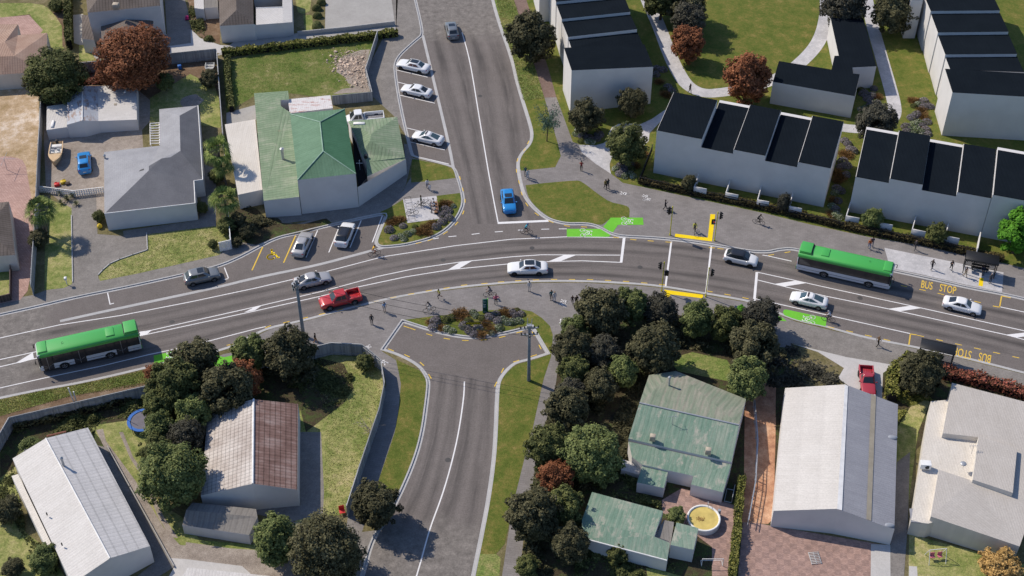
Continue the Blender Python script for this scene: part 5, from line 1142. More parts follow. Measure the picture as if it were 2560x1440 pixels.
# ---------------------------------------------------------------- utes and tray truck
def make_ute(name, pm, L=5.3, W=1.88, H=1.80, bed=(-0.16, -0.49), cab=(0.22, 0.10, -0.09, -0.14), old=False, bedmat=None, open_bed=True):
    root = empty(name); hw = W / 2; rr = 0.37
    zs = 1.12 if not old else 1.0
    st = [(0.5, .62 * zs, .80), (0.485, .84 * zs, .93), (0.40, .95 * zs, .98), (0.22, .99 * zs, 1.0), (0.0, zs, 1.0), (bed[0], zs, 1.0)]
    b = MB(); rings = []
    for fx, zt, fw in st:
        w = hw * fw; zb = .32
        half = [(0.0, zb), (w * .82, zb), (w * .97, zb + .1), (w, zb + (zt - zb) * .45), (w * .985, zb + (zt - zb) * .75), (w * .93, zt - .03), (w * .8, zt), (w * .4, zt + .02)]
        rings.append([Vector((fx * L, y, z)) for y, z in half] + [Vector((fx * L, 0, zt + .03))] + [Vector((fx * L, -y, z)) for y, z in reversed(half[1:])])
    b.loft(rings)
    for fx in (0.305, -0.30):
        for s in (-1, 1): b.disc((fx * L, s * (hw + .006), rr + .02), (0, 1, 0), rr + .08, 20, 1)
    b.box((L * .494, 0, .62), (.05, W * .55, .22), mi=1)
    b.build('body', [M[pm], M['wheel_arch']], root)
    t = MB(); x0, x1 = bed[0] * L - .03, bed[1] * L; xc, ln = (x0 + x1) / 2, x0 - x1
    for s in (-1, 1):
        t.box((xc, s * (hw - .07), (zs + .34) / 2), (ln, .14, zs - .34))
    t.box((x1 + .05, 0, (zs + .34) / 2), (.10, W - .04, zs - .36)); t.box((x0 - .04, 0, (zs + .34) / 2 + .02), (.08, W - .28, zs - .36))
    t.box((xc, 0, .52), (ln - .06, W - .2, .12), mi=2)
    for k in range(5): t.box((xc, -.5 + .25 * k, .59), (ln - .2, .08, .03), mi=2)
    t.box((x1 - .03, 0, .45), (.12, W * .9, .14), mi=1)
    for s in (-1, 1): t.disc((-0.30 * L, s * (hw + .006), rr + .02), (0, 1, 0), rr + .08, 20, 1)
    t.build('tray', [M[pm], M['wheel_arch'], M[bedmat or pm]], root, bevel=.02, segs=1)
    x1, x2, x3, x4 = [k * L for k in cab]; yb, yr = hw * .90, hw * .70
    lower = [(x1, yb * .9), (x1 - .25, yb), ((x2 + x3) / 2, yb), (x4 + .1, yb), (x4, yb * .92)]; upper = [(x2, yr * .9), (x2 - .2, yr), ((x2 + x3) / 2, yr * 1.02), (x3 + .12, yr), (x3, yr * .9)]
    ring = lambda pr, z: [Vector((x, y, z)) for x, y in pr] + [Vector((x, -y, z)) for x, y in reversed(pr)]
    r0, r1 = ring(lower, zs - .02), ring(upper, H - .05); r2 = [Vector((p.x * .96 + (x2 + x3) * .02, p.y * .86, H)) for p in r1]
    g = MB(); g.loft([r0, r1], 0, True, False); g.loft([r1, r2], 0, True, True); g.build('cabin', M[pm], root)
    lerp = lambda a, c, t_: a + (c - a) * t_
    def pane(n_, i, j, a, c, t0, t1):
        A, B_, C_, D_ = lerp(r0[i], r0[j], a), lerp(r0[i], r0[j], c), lerp(r1[i], r1[j], c), lerp(r1[i], r1[j], a)
        q = [lerp(A, D_, t0), lerp(B_, C_, t0), lerp(B_, C_, t1), lerp(A, D_, t1)]
        n = (q[1] - q[0]).cross(q[3] - q[0]).normalized(); cen = sum(q, Vector()) / 4
        if n.dot(cen - Vector(((x2 + x3) / 2, 0, 1.2))) < 0: n = -n
        m = MB(); m.poly([tuple(k + n * .012) for k in q]); m.build(n_, M['car_glass'], root)
    pane('windscreen', 0, 9, .04, .96, .08, .93); pane('rear_window', 4, 5, .08, .92, .2, .9)
    for (i, j, k) in ((1, 2, 3), (8, 7, 6)): pane('side_window', i, j, .1, .95, .15, .9); pane('side_window', j, k, .05, .9, .15, .9)
    for s in (-1, 1):
        h = MB(); h.ell((L * .475, s * hw * .72, .80 * zs), (.1, .2, .09), 10, 6); h.build('headlight', M['lamp_clear'], root)
        h = MB(); h.box((bed[1] * L - .005, s * (hw - .09), .80), (.03, .12, .28)); h.build('tail_light', M['lamp_red'], root)
        h = MB(); h.ell((x1 - .2, s * (hw + .12), zs + .08), (.08, .13, .1), 10, 6); h.build('wing_mirror', M[pm], root)
        for fx in (0.305, -0.30): wheel(root, fx * L, s * (hw - .05), rr, .24, 'alloy' if not old else 'dark_alloy', s)
    return root
put(make_ute('pickup', 'paint_red', cab=(0.24, 0.12, -0.12, -0.155)), 852, 757, heading((905, 744), (798, 770)), 'bright red pickup with an open tray driving left below the power pole', 'pickup', None, 0)
put(make_ute('pickup', 'paint_old_red', L=4.9, W=1.72, H=1.62, cab=(0.14, 0.02, -0.10, -0.14), old=True), 2166, 963, heading((2164, 930), (2170, 985)), 'faded dark red old pickup parked behind the warehouse', 'pickup', None, LZ + .03)
tr = make_ute('tray_truck', 'paint_white', L=5.6, W=1.9, H=1.95, cab=(0.40, 0.27, 0.08, 0.05), bed=(0.02, -0.49), bedmat='truck_bed_grey')
put(tr, 914, 305, heading((960, 300), (880, 308)), 'white tray truck parked behind the green corner building', 'truck', None, LZ + .02)

# ---------------------------------------------------------------- buses
paint('bus_green', (0.055, 0.37, 0.06), 0, 0.5); paint('bus_green_dark', (0.03, 0.20, 0.03), 0, 0.5); paint('bus_white', (0.62, 0.63, 0.66), 0, 0.4); plain('bus_glass', (0.045, 0.040, 0.038), 0.12, 0, 0.5, vary=.2); plain('bus_line', (0.02, 0.02, 0.022), 0.6, vary=0)
def make_bus(doors):
    """nose at +x; doors on the left side (+y) when doors is True the panels there are split by doors"""
    root = empty('city_bus'); L, W, H = 11.9, 2.5, 3.15; hw = W / 2
    b = MB(); rings = []
    for x, k, zt in ((L / 2, .90, 2.72), (L / 2 - .12, .97, 2.86), (L / 2 - .4, 1, 2.9), (-L / 2 + .2, 1, 2.9), (-L / 2 + .05, .985, 2.88), (-L / 2, .95, 2.8)):
        w = hw * k; half = [(0, .32), (w * .96, .32), (w, .45), (w, 1.2), (w * .985, 2.55), (w * .965, zt - .1), (w * .93, zt)]
        rings.append([Vector((x, y, z)) for y, z in half] + [Vector((x, -y, z)) for y, z in reversed(half[1:])])
    b.loft(rings, 0, True, True, False)
    b.build('body', M['bus_white'], root)
    r = MB(); rings = []
    for x, k, dz in ((L / 2 - .10, .93, -.08), (L / 2 - .45, 1, 0), (-L / 2 + .1, 1, 0), (-L / 2 - .01, .97, -.06)):
        pr = [(hw * 1.012 * k, 2.46), (hw * 1.005 * k, 2.72), (hw * .95 * k, 2.90 + dz), (hw * .82 * k, 3.0 + dz), (hw * .45 * k, 3.06 + dz)]
        rings.append([Vector((x, y, z)) for y, z in pr] + [Vector((x, 0, 3.075 + dz))] + [Vector((x, -y, z)) for y, z in reversed(pr)])
    r.loft(rings, 0, False, False, True)
    r.add(rings[-1], [tuple(range(len(rings[-1])))], 0); r.add(rings[0], [tuple(reversed(range(len(rings[0]))))], 0)
    r.build('roof', M['bus_green'], root)
    # rear and front raised pods, hatch
    def pod(name, x0, x1, hy, z0, z1, sl0, sl1, mats):
        p = MB()
        lo = [(x0, -hy, z0), (x1, -hy, z0), (x1, hy, z0), (x0, hy, z0)]; hi = [(x0 + sl0, -hy * .92, z1), (x1 - sl1, -hy * .92, z1), (x1 - sl1, hy * .92, z1), (x0 + sl0, hy * .92, z1)]
        p.add(lo + hi, [(4, 5, 6, 7), (0, 1, 5, 4), (2, 3, 7, 6), (3, 0, 4, 7)], 0); p.add(lo + hi, [(1, 2, 6, 5)], 1)
        return p.build(name, [M[m] for m in mats], root, bevel=0.04, segs=2)
    pod('rear_pod', -L / 2 + .05, -L / 2 + 1.75, hw * .86, 2.95, 3.34, .05, .22, ('bus_green', 'bus_line'))
    pod('roof_hatch', -L / 2 + 2.75, -L / 2 + 3.75, hw * .62, 3.0, 3.16, .02, .02, ('bus_green', 'bus_green_dark'))
    pod('destination_box', L / 2 - 1.35, L / 2 - .18, hw * .80, 2.86, 3.16, .12, .08, ('bus_green', 'bus_line'))
    g = MB(); g.tube([(2.9, .3, 3.06), (2.9, .1, 3.2), (2.75, 0, 3.22)], .02, 6); g.build('aerial', M['bus_line'], root)
    # front and rear glass
    f = MB(); f.loft([[Vector((L / 2 + .015, y * .9, z)) for y, z in ((-hw, .95), (hw, .95), (hw, 2.62), (-hw, 2.62))], [Vector((L / 2 - .13, y * .995, z)) for y, z in ((-hw, .95), (hw, .95), (hw, 2.72), (-hw, 2.72))]], 0, True, True, False)
    f.build('windscreen', M['bus_glass'], root)
    f = MB(); f.box((L / 2 + .01, 0, .66), (.06, W * .86, .5)); f.build('front_bumper', M['bus_green'], root, bevel=.03)
    f = MB(); f.box((-L / 2 - .01, 0, 2.05), (.03, W * .8, .75)); f.build('rear_window', M['bus_glass'], root)
    f = MB(); f.box((-L / 2 - .02, 0, .65), (.08, W * .98, .55)); f.build('rear_bumper', M['bus_green'], root, bevel=.03)
    for s in (-1, 1):
        f = MB(); f.box((-L / 2 - .03, s * hw * .85, 1.15), (.04, .22, .5)); f.build('tail_light', M['lamp_red'], root)
        f = MB(); f.box((L / 2 + .03, s * hw * .72, .72), (.06, .36, .2)); f.build('headlight', M['lamp_clear'], root)
        f = MB(); f.tube([(L / 2 - .15, s * hw * .95, 2.55), (L / 2 + .28, s * (hw + .14), 2.5), (L / 2 + .3, s * (hw + .2), 2.2)], .03, 6); f.box((L / 2 + .3, s * (hw + .2), 2.1), (.1, .22, .4)); f.build('wing_mirror', M['bus_line'], root)
    for s in (-1, 1):
        y = s * (hw + .012)
        drs = [(4.35, 5.55), (0.55, 1.95), (-4.35, -3.0)] if s > 0 and doors else []
        xs = [5.6, 4.2, 2.8, 1.4, 0.0, -1.4, -2.8, -4.2, -5.75]
        if drs: xs = [4.25, 3.0, 2.05, 0.45, -0.9, -2.0, -2.9, -4.45, -5.75]
        for a, c in zip(xs[:-1], xs[1:]):
            if any(min(a, c) >= d0 - .15 and max(a, c) <= d1 + .15 for d0, d1 in drs): continue
            m = MB(); m.quad((c + .035, y, 1.28), (a - .035, y, 1.28), (a - .035, s * (hw * .985 + .014), 2.46), (c + .035, s * (hw * .985 + .014), 2.46)); m.build('side_window', M['bus_glass'], root)
        band = MB(); band.quad((-L / 2 + .1, s * (hw + .007), 1.22), (L / 2 - .15, s * (hw + .007), 1.22), (L / 2 - .15, s * (hw * .985 + .008), 2.5), (-L / 2 + .1, s * (hw * .985 + .008), 2.5)); band.build('window_band', M['bus_line'], root)
        ln = MB(); ln.box((0, s * (hw + .006), .74), (L - .5, .02, .035)); ln.box((0, s * (hw + .003), .33), (L - .4, .02, .04)); ln.build('trim_line', M['bus_line'], root)
        for d0, d1 in drs:
            dm = MB(); xc = (d0 + d1) / 2; dm.box((xc, s * (hw + .015), 1.40), (d1 - d0, .04, 2.15)); d_ = dm.build('door', M['bus_glass'], root)
            e = MB(); e.box((xc, s * (hw + .04), 1.4), (.05, .03, 2.1)); e.box((xc - .33, s * (hw + .045), 1.05), (.5, .03, .04), ry=.6); e.box((xc + .33, s * (hw + .045), 1.05), (.5, .03, .04), ry=-.6); e.build('door_rail', M['alloy'], d_)
        for x in (3.35, -2.35) if not (s > 0 and doors) else (3.2, -2.2):
            a = MB(); n = 16; R_ = .62
            a.add([(x, y + s * .004, .34)] + [(x + R_ * math.cos(math.pi * i / n), y + s * .004, .46 + R_ * .86 * math.sin(math.pi * i / n)) for i in range(n + 1)], [(0, i + 1, i + 2) for i in range(n)]); a.build('wheel_arch', M['wheel_arch'], root)
            wheel(root, x, s * (hw - .06), .48, .28, 'alloy', s)
    return root
bus = make_bus(True)
put(bus, 2108, 688, heading((1981, 668), (2228, 723)), 'green topped city bus driving right, pulling into the bus stop', 'bus', 'city buses', 0)
b2 = copy_tree(bus)
put(b2, 229, 888, heading((358, 853), (95, 912)), 'green topped city bus driving left at the left edge, doors facing us', 'bus', 'city buses', 0)

# ---------------------------------------------------------------- boats
plain('boat_cream', (0.60, 0.42, 0.24), 0.5); plain('boat_white', (0.68, 0.66, 0.62), 0.5); plain('boat_inside', (0.62, 0.60, 0.57), 0.7, vary=.3); plain('dinghy_grey', (0.36, 0.37, 0.36), 0.6)
def hull(mb, L, W, H, n=10, mi=0, mi2=1, deck=0.12):
    rows = []
    for k in range(n + 1):
        f = k / n; x = -L / 2 + L * f; w = W / 2 * (1 - max(0, (f - .55) / .45) ** 2.2) * (0.92 + .08 * min(1, f * 4)); w = max(w, .02)
        rows.append([Vector((x, -w, H * (1 + .12 * f))), Vector((x, -w * .8, H * .3)), Vector((x, 0, 0)), Vector((x, w * .8, H * .3)), Vector((x, w, H * (1 + .12 * f)))])
    mb.loft(rows, mi, False, False, True); mb.add(rows[0], [(0, 1, 2, 3, 4)], mi)
    inn = [[Vector((r[0].x * .93, r[0].y * (1 - deck / max(.1, abs(r[0].y))) if abs(r[0].y) > deck else 0, r[0].z + .01)), Vector((r[0].x * .93, r[4].y * (1 - deck / max(.1, abs(r[4].y))) if abs(r[4].y) > deck else 0, r[0].z + .01))] for r in rows]
    fl = [[Vector((a.x, a.y * .92, H * .45)), Vector((b_.x, b_.y * .92, H * .45))] for a, b_ in inn]
    for i in range(n):
        mb.quad(rows[i][0], rows[i + 1][0], inn[i + 1][0], inn[i][0], mi); mb.quad(inn[i][1], inn[i + 1][1], rows[i + 1][4], rows[i][4], mi)
        mb.quad(fl[i][0], fl[i + 1][0], fl[i + 1][1], fl[i][1], mi2)
        mb.quad(inn[i][0], inn[i + 1][0], fl[i + 1][0], fl[i][0], mi2); mb.quad(fl[i][1], fl[i + 1][1], inn[i + 1][1], inn[i][1], mi2)
t = empty('boat'); mb = MB(); hull(mb, 4.9, 1.9, .9); mb.build('hull', [M['boat_cream'], M['boat_inside']], t)
mb = MB(); mb.poly([(2.35, 0, 1.03), (1.0, .78, 1.0), (.5, .84, .99), (.5, -.84, .99), (1.0, -.78, 1.0)]); mb.build('foredeck', M['boat_cream'], t, tri=True)
for y in (-.4, .4):
    mb = MB(); mb.box((-.2, y, .62), (.45, .45, .3)); mb.box((-.42, y, .85), (.12, .45, .45)); mb.build('seat', M['boat_white'], t, bevel=.04)
mb = MB(); mb.box((-1.7, 0, .6), (.6, 1.4, .3)); mb.build('rear_bench', M['boat_white'], t, bevel=.04)
mb = MB(); mb.box((-2.6, 0, .75), (.4, .4, .6)); mb.box((-2.65, 0, .3), (.15, .12, .7)); mb.build('outboard_motor', M['dark_metal'], t, bevel=.06)
mb = MB(); mb.tube([(.55, -.75, 1.0), (.35, -.6, 1.4), (.35, .6, 1.4), (.55, .75, 1.0)], .025, 6); mb.build('windshield_frame', M['galvanised'], t)
put(t, 142, 392, heading((146, 360), (138, 420)), 'cream open motorboat on the gravel beside the blue wagon', 'boat', None, LZ + .25)
mb = MB(); mb.box((0, 0, -.12), (3.6, .1, .1)); mb.box((-.8, .5, -.12), (2.6, .1, .1)); mb.box((-.8, -.5, -.12), (2.6, .1, .1)); mb.box((-1, 0, -.1), (.1, 1.8, .1)); mb.build('trailer', M['galvanised'], t)
t = empty('dinghy'); mb = MB(); hull(mb, 2.3, 1.45, .5, 8); mb.build('hull', [M['dinghy_grey'], M['boat_inside']], t)
for x in (-.5, .3): mb = MB(); mb.box((x, 0, .42), (.22, 1.2, .05)); mb.build('thwart', M['dinghy_grey'], t)
put(t, 525, 173, heading((526, 162), (524, 184)), 'small grey dinghy by the back fence below the hedge', 'boat', None, LZ + .03)
# ================================================================ people and bicycles
SKINC = {'pale': (0.52, 0.33, 0.24), 'tan': (0.36, 0.21, 0.14), 'brown': (0.16, 0.085, 0.05)}
def cloth(c):
    k = 'cloth_%02x%02x%02x' % tuple(int(min(1, x) * 255) for x in c)
    return plain(k, c, 0.85, 0, 0.15, vary=0.18)

def body_mesh(name, J, E, rad, region, root='pelvis'):
    names = list(J); idx = {n: i for i, n in enumerate(names)}
    me = bpy.data.meshes.new(name); me.from_pydata([J[n] for n in names], [(idx[a], idx[b]) for a, b in E], [])
    ob = bpy.data.objects.new(name, me); COL.objects.link(ob)
    sk = ob.modifiers.new('skin', 'SKIN'); sk.use_smooth_shade = True; sk.branch_smoothing = 0.4
    sv = me.skin_vertices[0].data
    for n in names:
        r = rad(n); sv[idx[n]].radius = r if isinstance(r, tuple) else (r, r); sv[idx[n]].use_root = (n == root)
    ss = ob.modifiers.new('sub', 'SUBSURF'); ss.levels = 1; ss.render_levels = 1
    dg = bpy.context.evaluated_depsgraph_get(); out = bpy.data.meshes.new_from_object(ob.evaluated_get(dg))
    bpy.data.objects.remove(ob); bpy.data.meshes.remove(me)
    segs = [(Vector(J[a]), Vector(J[b]), region(a, b)) for a, b in E]
    for p in out.polygons:
        c = p.center; best = (9, 0)
        for a, b, rg in segs:
            ab = b - a; t = max(0, min(1, (c - a).dot(ab) / max(1e-9, ab.length_squared))); d = (c - (a + ab * t)).length
            if d < best[0]: best = (d, rg)
        p.material_index = best[1]; p.use_smooth = True
    return out

def pose(kind):
    """joints for a 1.74 m figure facing +x"""
    J = {}
    lean, up, px_ = 0.0, 0.0, 0.0
    if kind == 'ride':
        J.update(pelvis=(-.20, 0, 1.02), spine=(-.08, 0, 1.20), chest=(.04, 0, 1.38), neck=(.11, 0, 1.50), head=(.17, 0, 1.60), crown=(.20, 0, 1.74))
    elif kind == 'sit':
        J.update(pelvis=(-.05, 0, .52), spine=(-.08, 0, .72), chest=(-.06, 0, .93), neck=(-.02, 0, 1.06), head=(.02, 0, 1.16), crown=(.03, 0, 1.30))
    else:
        l = {'walk': .03, 'jog': .07}.get(kind, 0)
        J.update(pelvis=(0, 0, .96), spine=(l * .4, 0, 1.14), chest=(l * .8, 0, 1.34), neck=(l, 0, 1.48), head=(l + .02, 0, 1.58), crown=(l + .03, 0, 1.72))
    p = Vector(J['pelvis']); c = Vector(J['chest'])
    legs = {
        'walk': {1: ((.16, .48), (.24, .08), .06), -1: ((.02, .50), (-.28, .14), .0)},
        'jog': {1: ((.26, .60), (.10, .22), .0), -1: ((-.04, .50), (-.40, .34), -.05)},
        'stand': {1: ((.02, .50), (.0, .08), .0), -1: ((.0, .50), (-.04, .08), .0)},
        'sit': {1: ((.40, .50), (.38, .08), 0), -1: ((.40, .52), (.44, .08), 0)},
        'ride': {1: ((.16, .72), (.04, .20), 0), -1: ((.24, .86), (-.02, .54), 0)},
    }
    lk = {'phone': 'walk', 'hips': 'stand', 'armsup': 'stand', 'bag': 'walk'}.get(kind, kind)
    for s in (1, -1):
        t = 'l' if s > 0 else 'r'
        (kx, kz), (ax, az), pitch = legs[lk][s]
        sp = .10 if kind != 'hips' else .13
        J['hip' + t] = (p.x, s * .09, p.z - .05); J['knee' + t] = (kx, s * sp, kz); J['ankle' + t] = (ax, s * sp, az); J['toe' + t] = (ax + .17, s * (sp + .02), az - .035 + pitch)
        J['shoulder' + t] = (c.x, s * .185, c.z + .07)
        sh = Vector(J['shoulder' + t])
        arms = {'walk': ((-.16 * s, .05, -.27), (.02 - .12 * s, .04, -.50)), 'stand': ((-.03, .06, -.28), (.03, .07, -.53)), 'jog': ((-.20 * s, .07, -.20), (.12 - .06 * s, .02, -.28)),
                'phone': ((.12, .07, -.24), (.26, -.03, -.02)) if s < 0 else ((.05, .05, -.28), (.10, .05, -.52)), 'hips': ((-.10, .20, -.22), (.05, .02, -.38)), 'armsup': ((.16, .10, -.10), (.22, .02, .14)),
                'sit': ((.04, .06, -.27), (.28, -.02, -.36)), 'ride': ((.16, .07, -.22), (.38, .04, -.36)), 'bag': ((-.04, .07, -.28), (.02, .09, -.54))}[kind]
        e, w = arms
        J['elbow' + t] = (sh.x + e[0], sh.y + s * e[1], sh.z + e[2]); J['wrist' + t] = (sh.x + w[0], sh.y + s * w[1], sh.z + w[2])
        wv = (Vector(J['wrist' + t]) - Vector(J['elbow' + t])).normalized(); W_ = Vector(J['wrist' + t])
        side = wv.cross(Vector((0, 1, 0))); side = side.normalized() if side.length > .1 else Vector((1, 0, 0)); inn = Vector((0, -s, 0))
        J['palm' + t] = tuple(W_ + wv * .07)
        for i, k in enumerate((-1.5, -.5, .5, 1.5)):
            ln = (.06, .075, .07, .05)[i]
            a = W_ + wv * .095 + side * k * .021; b = a + wv * ln * .55 + inn * .01; d_ = b + wv * ln * .35 + inn * .03
            J['f%d1%s' % (i, t)] = tuple(a); J['f%d2%s' % (i, t)] = tuple(b); J['f%d3%s' % (i, t)] = tuple(d_)
        th = W_ + wv * .045 - side * .035; J['th1' + t] = tuple(th); J['th2' + t] = tuple(th + wv * .035 - side * .022 + inn * .015)
    h = Vector(J['head']); J['nose'] = (h.x + .115, 0, h.z + .03)
    E = [('pelvis', 'spine'), ('spine', 'chest'), ('chest', 'neck'), ('neck', 'head'), ('head', 'crown'), ('head', 'nose')]
    for t in 'lr':
        E += [('pelvis', 'hip' + t), ('hip' + t, 'knee' + t), ('knee' + t, 'ankle' + t), ('ankle' + t, 'toe' + t), ('chest', 'shoulder' + t), ('shoulder' + t, 'elbow' + t), ('elbow' + t, 'wrist' + t), ('wrist' + t, 'palm' + t), ('palm' + t, 'th1' + t), ('th1' + t, 'th2' + t)]
        for i in range(4): E += [('palm' + t, 'f%d1%s' % (i, t)), ('f%d1%s' % (i, t), 'f%d2%s' % (i, t)), ('f%d2%s' % (i, t), 'f%d3%s' % (i, t))]
    return J, E
def rad(n):
    for k, r in (('pelvis', (.105, .15)), ('spine', (.10, .135)), ('chest', (.115, .165)), ('neck', .055), ('head', (.088, .078)), ('crown', (.072, .066)), ('nose', .014), ('hip', .088), ('knee', .062), ('ankle', .042), ('toe', .036), ('shoulder', .066), ('elbow', .046), ('wrist', .031), ('palm', (.038, .022)), ('th', .0105), ('f', .0092)):
        if n.startswith(k): return r
    return .05
def region(a, b):
    if b.startswith('f') or a.startswith('f') or 'th' in b or b.startswith('palm'): return 0
    if b in ('head', 'crown', 'nose'): return 0
    if b == 'neck': return 1
    if b.startswith('wrist'): return 4
    if b.startswith(('elbow', 'shoulder')): return 1
    if b.startswith('toe'): return 3
    if b.startswith('ankle'): return 5
    if b.startswith(('knee', 'hip')): return 2
    return 1
BODY = {}
def figure(kind):
    if kind not in BODY:
        J, E = pose(kind); BODY[kind] = (body_mesh('person', J, E, rad, region), J)
        for _ in range(6): BODY[kind][0].materials.append(M['cloth_base'])
    return BODY[kind]
plain('cloth_base', (.1, .1, .1)); plain('eye_dark', (0.02, 0.015, 0.012), 0.3, vary=0); plain('mouth', (0.30, 0.12, 0.10), 0.6, vary=0)
HAIR = {}
def hair_mesh(style):
    if style not in HAIR:
        m = MB()
        m.ell((-.012, 0, .035), (.112, .096, .118), 14, 8, z0=-0.25)
        if style == 'long': m.ell((-.06, 0, -.06), (.06, .085, .15), 12, 8)
        if style == 'helmet': m = MB(); m.ell((0, 0, .045), (.135, .108, .125), 14, 8, z0=-0.05); m.ell((-.10, 0, .03), (.06, .08, .06), 10, 6)
        if style == 'cap': m.box((.12, 0, .03), (.10, .13, .015))
        o = m.build('hair', M['cloth_base']); HAIR[style] = o.data; bpy.data.objects.remove(o)
        f = MB()
        for s in (1, -1): f.ell((.090, s * .033, .045), (.012, .014, .010), 8, 5)
        f.ell((.092, 0, -.035), (.012, .026, .008), 8, 5, mi=1)
        o = f.build('face', [M['eye_dark'], M['mouth']]); HAIR['face'] = o.data; bpy.data.objects.remove(o)
    return HAIR[style]
def person(kind, px_, rz, label, top, legs, skin='tan', hair=(.025, .017, .012), style='short', shoes=(.03, .03, .03), sleeves=True, shorts=False, group=None, z=LZ + .02, scale=1.0, world=None, base=None):
    me, J = figure(kind)
    o = bpy.data.objects.new('person', me); COL.objects.link(o)
    mats = [plain('skin_' + skin, SKINC[skin], .6, vary=.08), cloth(top), cloth(legs), cloth(shoes), cloth(top) if sleeves else plain('skin_' + skin, SKINC[skin]), plain('skin_' + skin, SKINC[skin]) if shorts else cloth(legs)]
    for i, m in enumerate(mats):
        o.material_slots[i].link = 'OBJECT'; o.material_slots[i].material = m
    p = world if world is not None else at(*px_, z)
    o.location = (p.x, p.y, z); o.rotation_euler = (0, 0, rz); o.scale = (scale,) * 3
    hn = 'hair' if style != 'helmet' else 'helmet'
    h = bpy.data.objects.new(hn, hair_mesh(style)); COL.objects.link(h); h.parent = o; h.location = J['head']
    h.material_slots[0].link = 'OBJECT'; h.material_slots[0].material = cloth(hair)
    f = bpy.data.objects.new('face', HAIR['face']); COL.objects.link(f); f.parent = o; f.location = J['head']
    tag(o, label, 'person', group)
    return o
def carried(o, name, loc, size, c, bevel=.03):
    m = MB(); m.box((0, 0, 0), size); b = m.build(name, cloth(c), None, bevel=bevel); return b

plain('bike_black', (0.022, 0.022, 0.025), 0.4, vary=0); plain('bike_metal', (0.35, 0.35, 0.36), 0.35, .6, vary=0)
def make_bike():
    t = empty('bicycle')
    for x in (-.52, .53):
        w_ = empty('wheel', (x, 0, .345)); w_.parent = t
        m = MB(); m.ring((0, 0, 0), (0, 1, 0), .325, .022, 24, 6); m.build('tyre', M['tyre_rubber'], w_)
        m = MB(); m.ring((0, 0, 0), (0, 1, 0), .298, .010, 24, 5)
        for k in range(8): a = math.pi * k / 8 * 2; m.cyl((0, 0, 0), (math.cos(a) * .30, 0, math.sin(a) * .30), .003, n=4, caps=False)
        m.cyl((0, -.04, 0), (0, .04, 0), .025, n=8); m.build('rim', M['bike_metal'], w_)
    f = MB(); bb, st, hd, hb = (-.08, 0, .30), (-.20, 0, .82), (.36, 0, .86), (.40, 0, .70)
    for a, b in ((bb, st), (st, hd), (bb, hb), (hd, hb), (bb, (-.52, 0, .345)), (st, (-.52, 0, .345)), (hb, (.53, 0, .345))): f.cyl(a, b, .019, n=6)
    f.cyl(st, (-.235, 0, .95), .015, n=6); f.ring((-.08, .04, .30), (0, 1, 0), .09, .008, 14, 5); f.cyl((-.08, -.1, .47), (-.08, -.1, .30), .012, n=5); f.cyl((-.08, .1, .13), (-.08, .1, .30), .012, n=5); f.cyl((-.08, -.1, .3), (-.08, .1, .3), .012, n=5)
    f.build('frame', M['bike_black'], t)
    s_ = MB(); s_.ell((-.235, 0, .965), (.14, .075, .035), 10, 6); s_.build('saddle', M['bike_black'], t)
    h = MB(); h.tube([(.36, 0, .86), (.345, 0, .98)], .016, 6); h.tube([(.42, .27, 1.0), (.36, .1, 1.0), (.345, 0, .98), (.36, -.1, 1.0), (.42, -.27, 1.0)], .014, 6); h.build('handlebar', M['bike_black'], t)
    return t
bproto = [None]
def bicycle(px_, rz, label, z=0.0, group=None, world=None, tilt=0.0):
    o = make_bike() if bproto[0] is None else copy_tree(bproto[0])
    bproto[0] = o
    p = world if world is not None else at(*px_, z)
    o.location = (p.x, p.y, z); o.rotation_euler = (tilt, 0, rz)
    if 'group' in o: del o['group']
    tag(o, label, 'bicycle', group); return o
def rider(px_, a, b, who, blabel, top, legs, z, **kw):
    rz = heading(a, b); bicycle(px_, rz, blabel, z); return person('ride', px_, rz, who, top, legs, z=z, **kw)
R_ = lambda d: math.radians(d)
DK, BLK, JEANS, TANC = (.03, .03, .035), (.015, .015, .017), (.06, .09, .17), (.33, .22, .12)
# cyclists
rider((1316, 584), (1300, 583), (1330, 585), 'person in a teal top and blue helmet cycling across the side road mouth', 'bicycle ridden by the person in the teal top', (.03, .28, .38), (.05, .05, .07), 0.0, style='helmet', hair=(.05, .10, .25), sleeves=False, shorts=True, skin='pale')
rider((936, 638), (915, 642), (957, 634), 'person in an orange-yellow top cycling beside the corner planting bed', 'bicycle ridden by the person in the orange-yellow top', (.62, .36, .06), (.50, .20, .12), 0.0, style='long', skin='tan', sleeves=False)
rider((1896, 560), (1875, 555), (1918, 566), 'person in dark clothes cycling along the wide footpath by the hedge', 'bicycle ridden by the person in dark clothes', (.02, .02, .025), BLK, LZ + .02, skin='brown')
rider((1225, 741), (1243, 740), (1210, 741), 'person in a grey top cycling behind the green information totem', 'bicycle ridden by the person in the grey top near the totem', (.20, .20, .21), (.07, .07, .09), LZ + .02, style='long', sleeves=False)
rider((1074, 779), (1090, 775), (1058, 783), 'long-haired person in dark grey with pale trousers cycling left of the island bed', 'bicycle ridden by the long-haired person in pale trousers', (.09, .10, .12), (.55, .55, .55), LZ + .02, style='long')
rider((2070, 803), (2086, 806), (2056, 799), 'person in a white shirt and helmet cycling on the green lane', 'bicycle ridden by the person in the white shirt', (.72, .70, .74), (.03, .03, .04), 0.0, style='helmet', hair=(.35, .35, .38), sleeves=False, skin='tan')
rider((1736, 580), (1736, 560), (1733, 595), 'person in a yellow-green jacket cycling towards the crossing between the signals', 'bicycle ridden by the person in the yellow-green jacket', (.50, .50, .06), (.05, .05, .045), LZ + .02, hair=(.06, .05, .04))
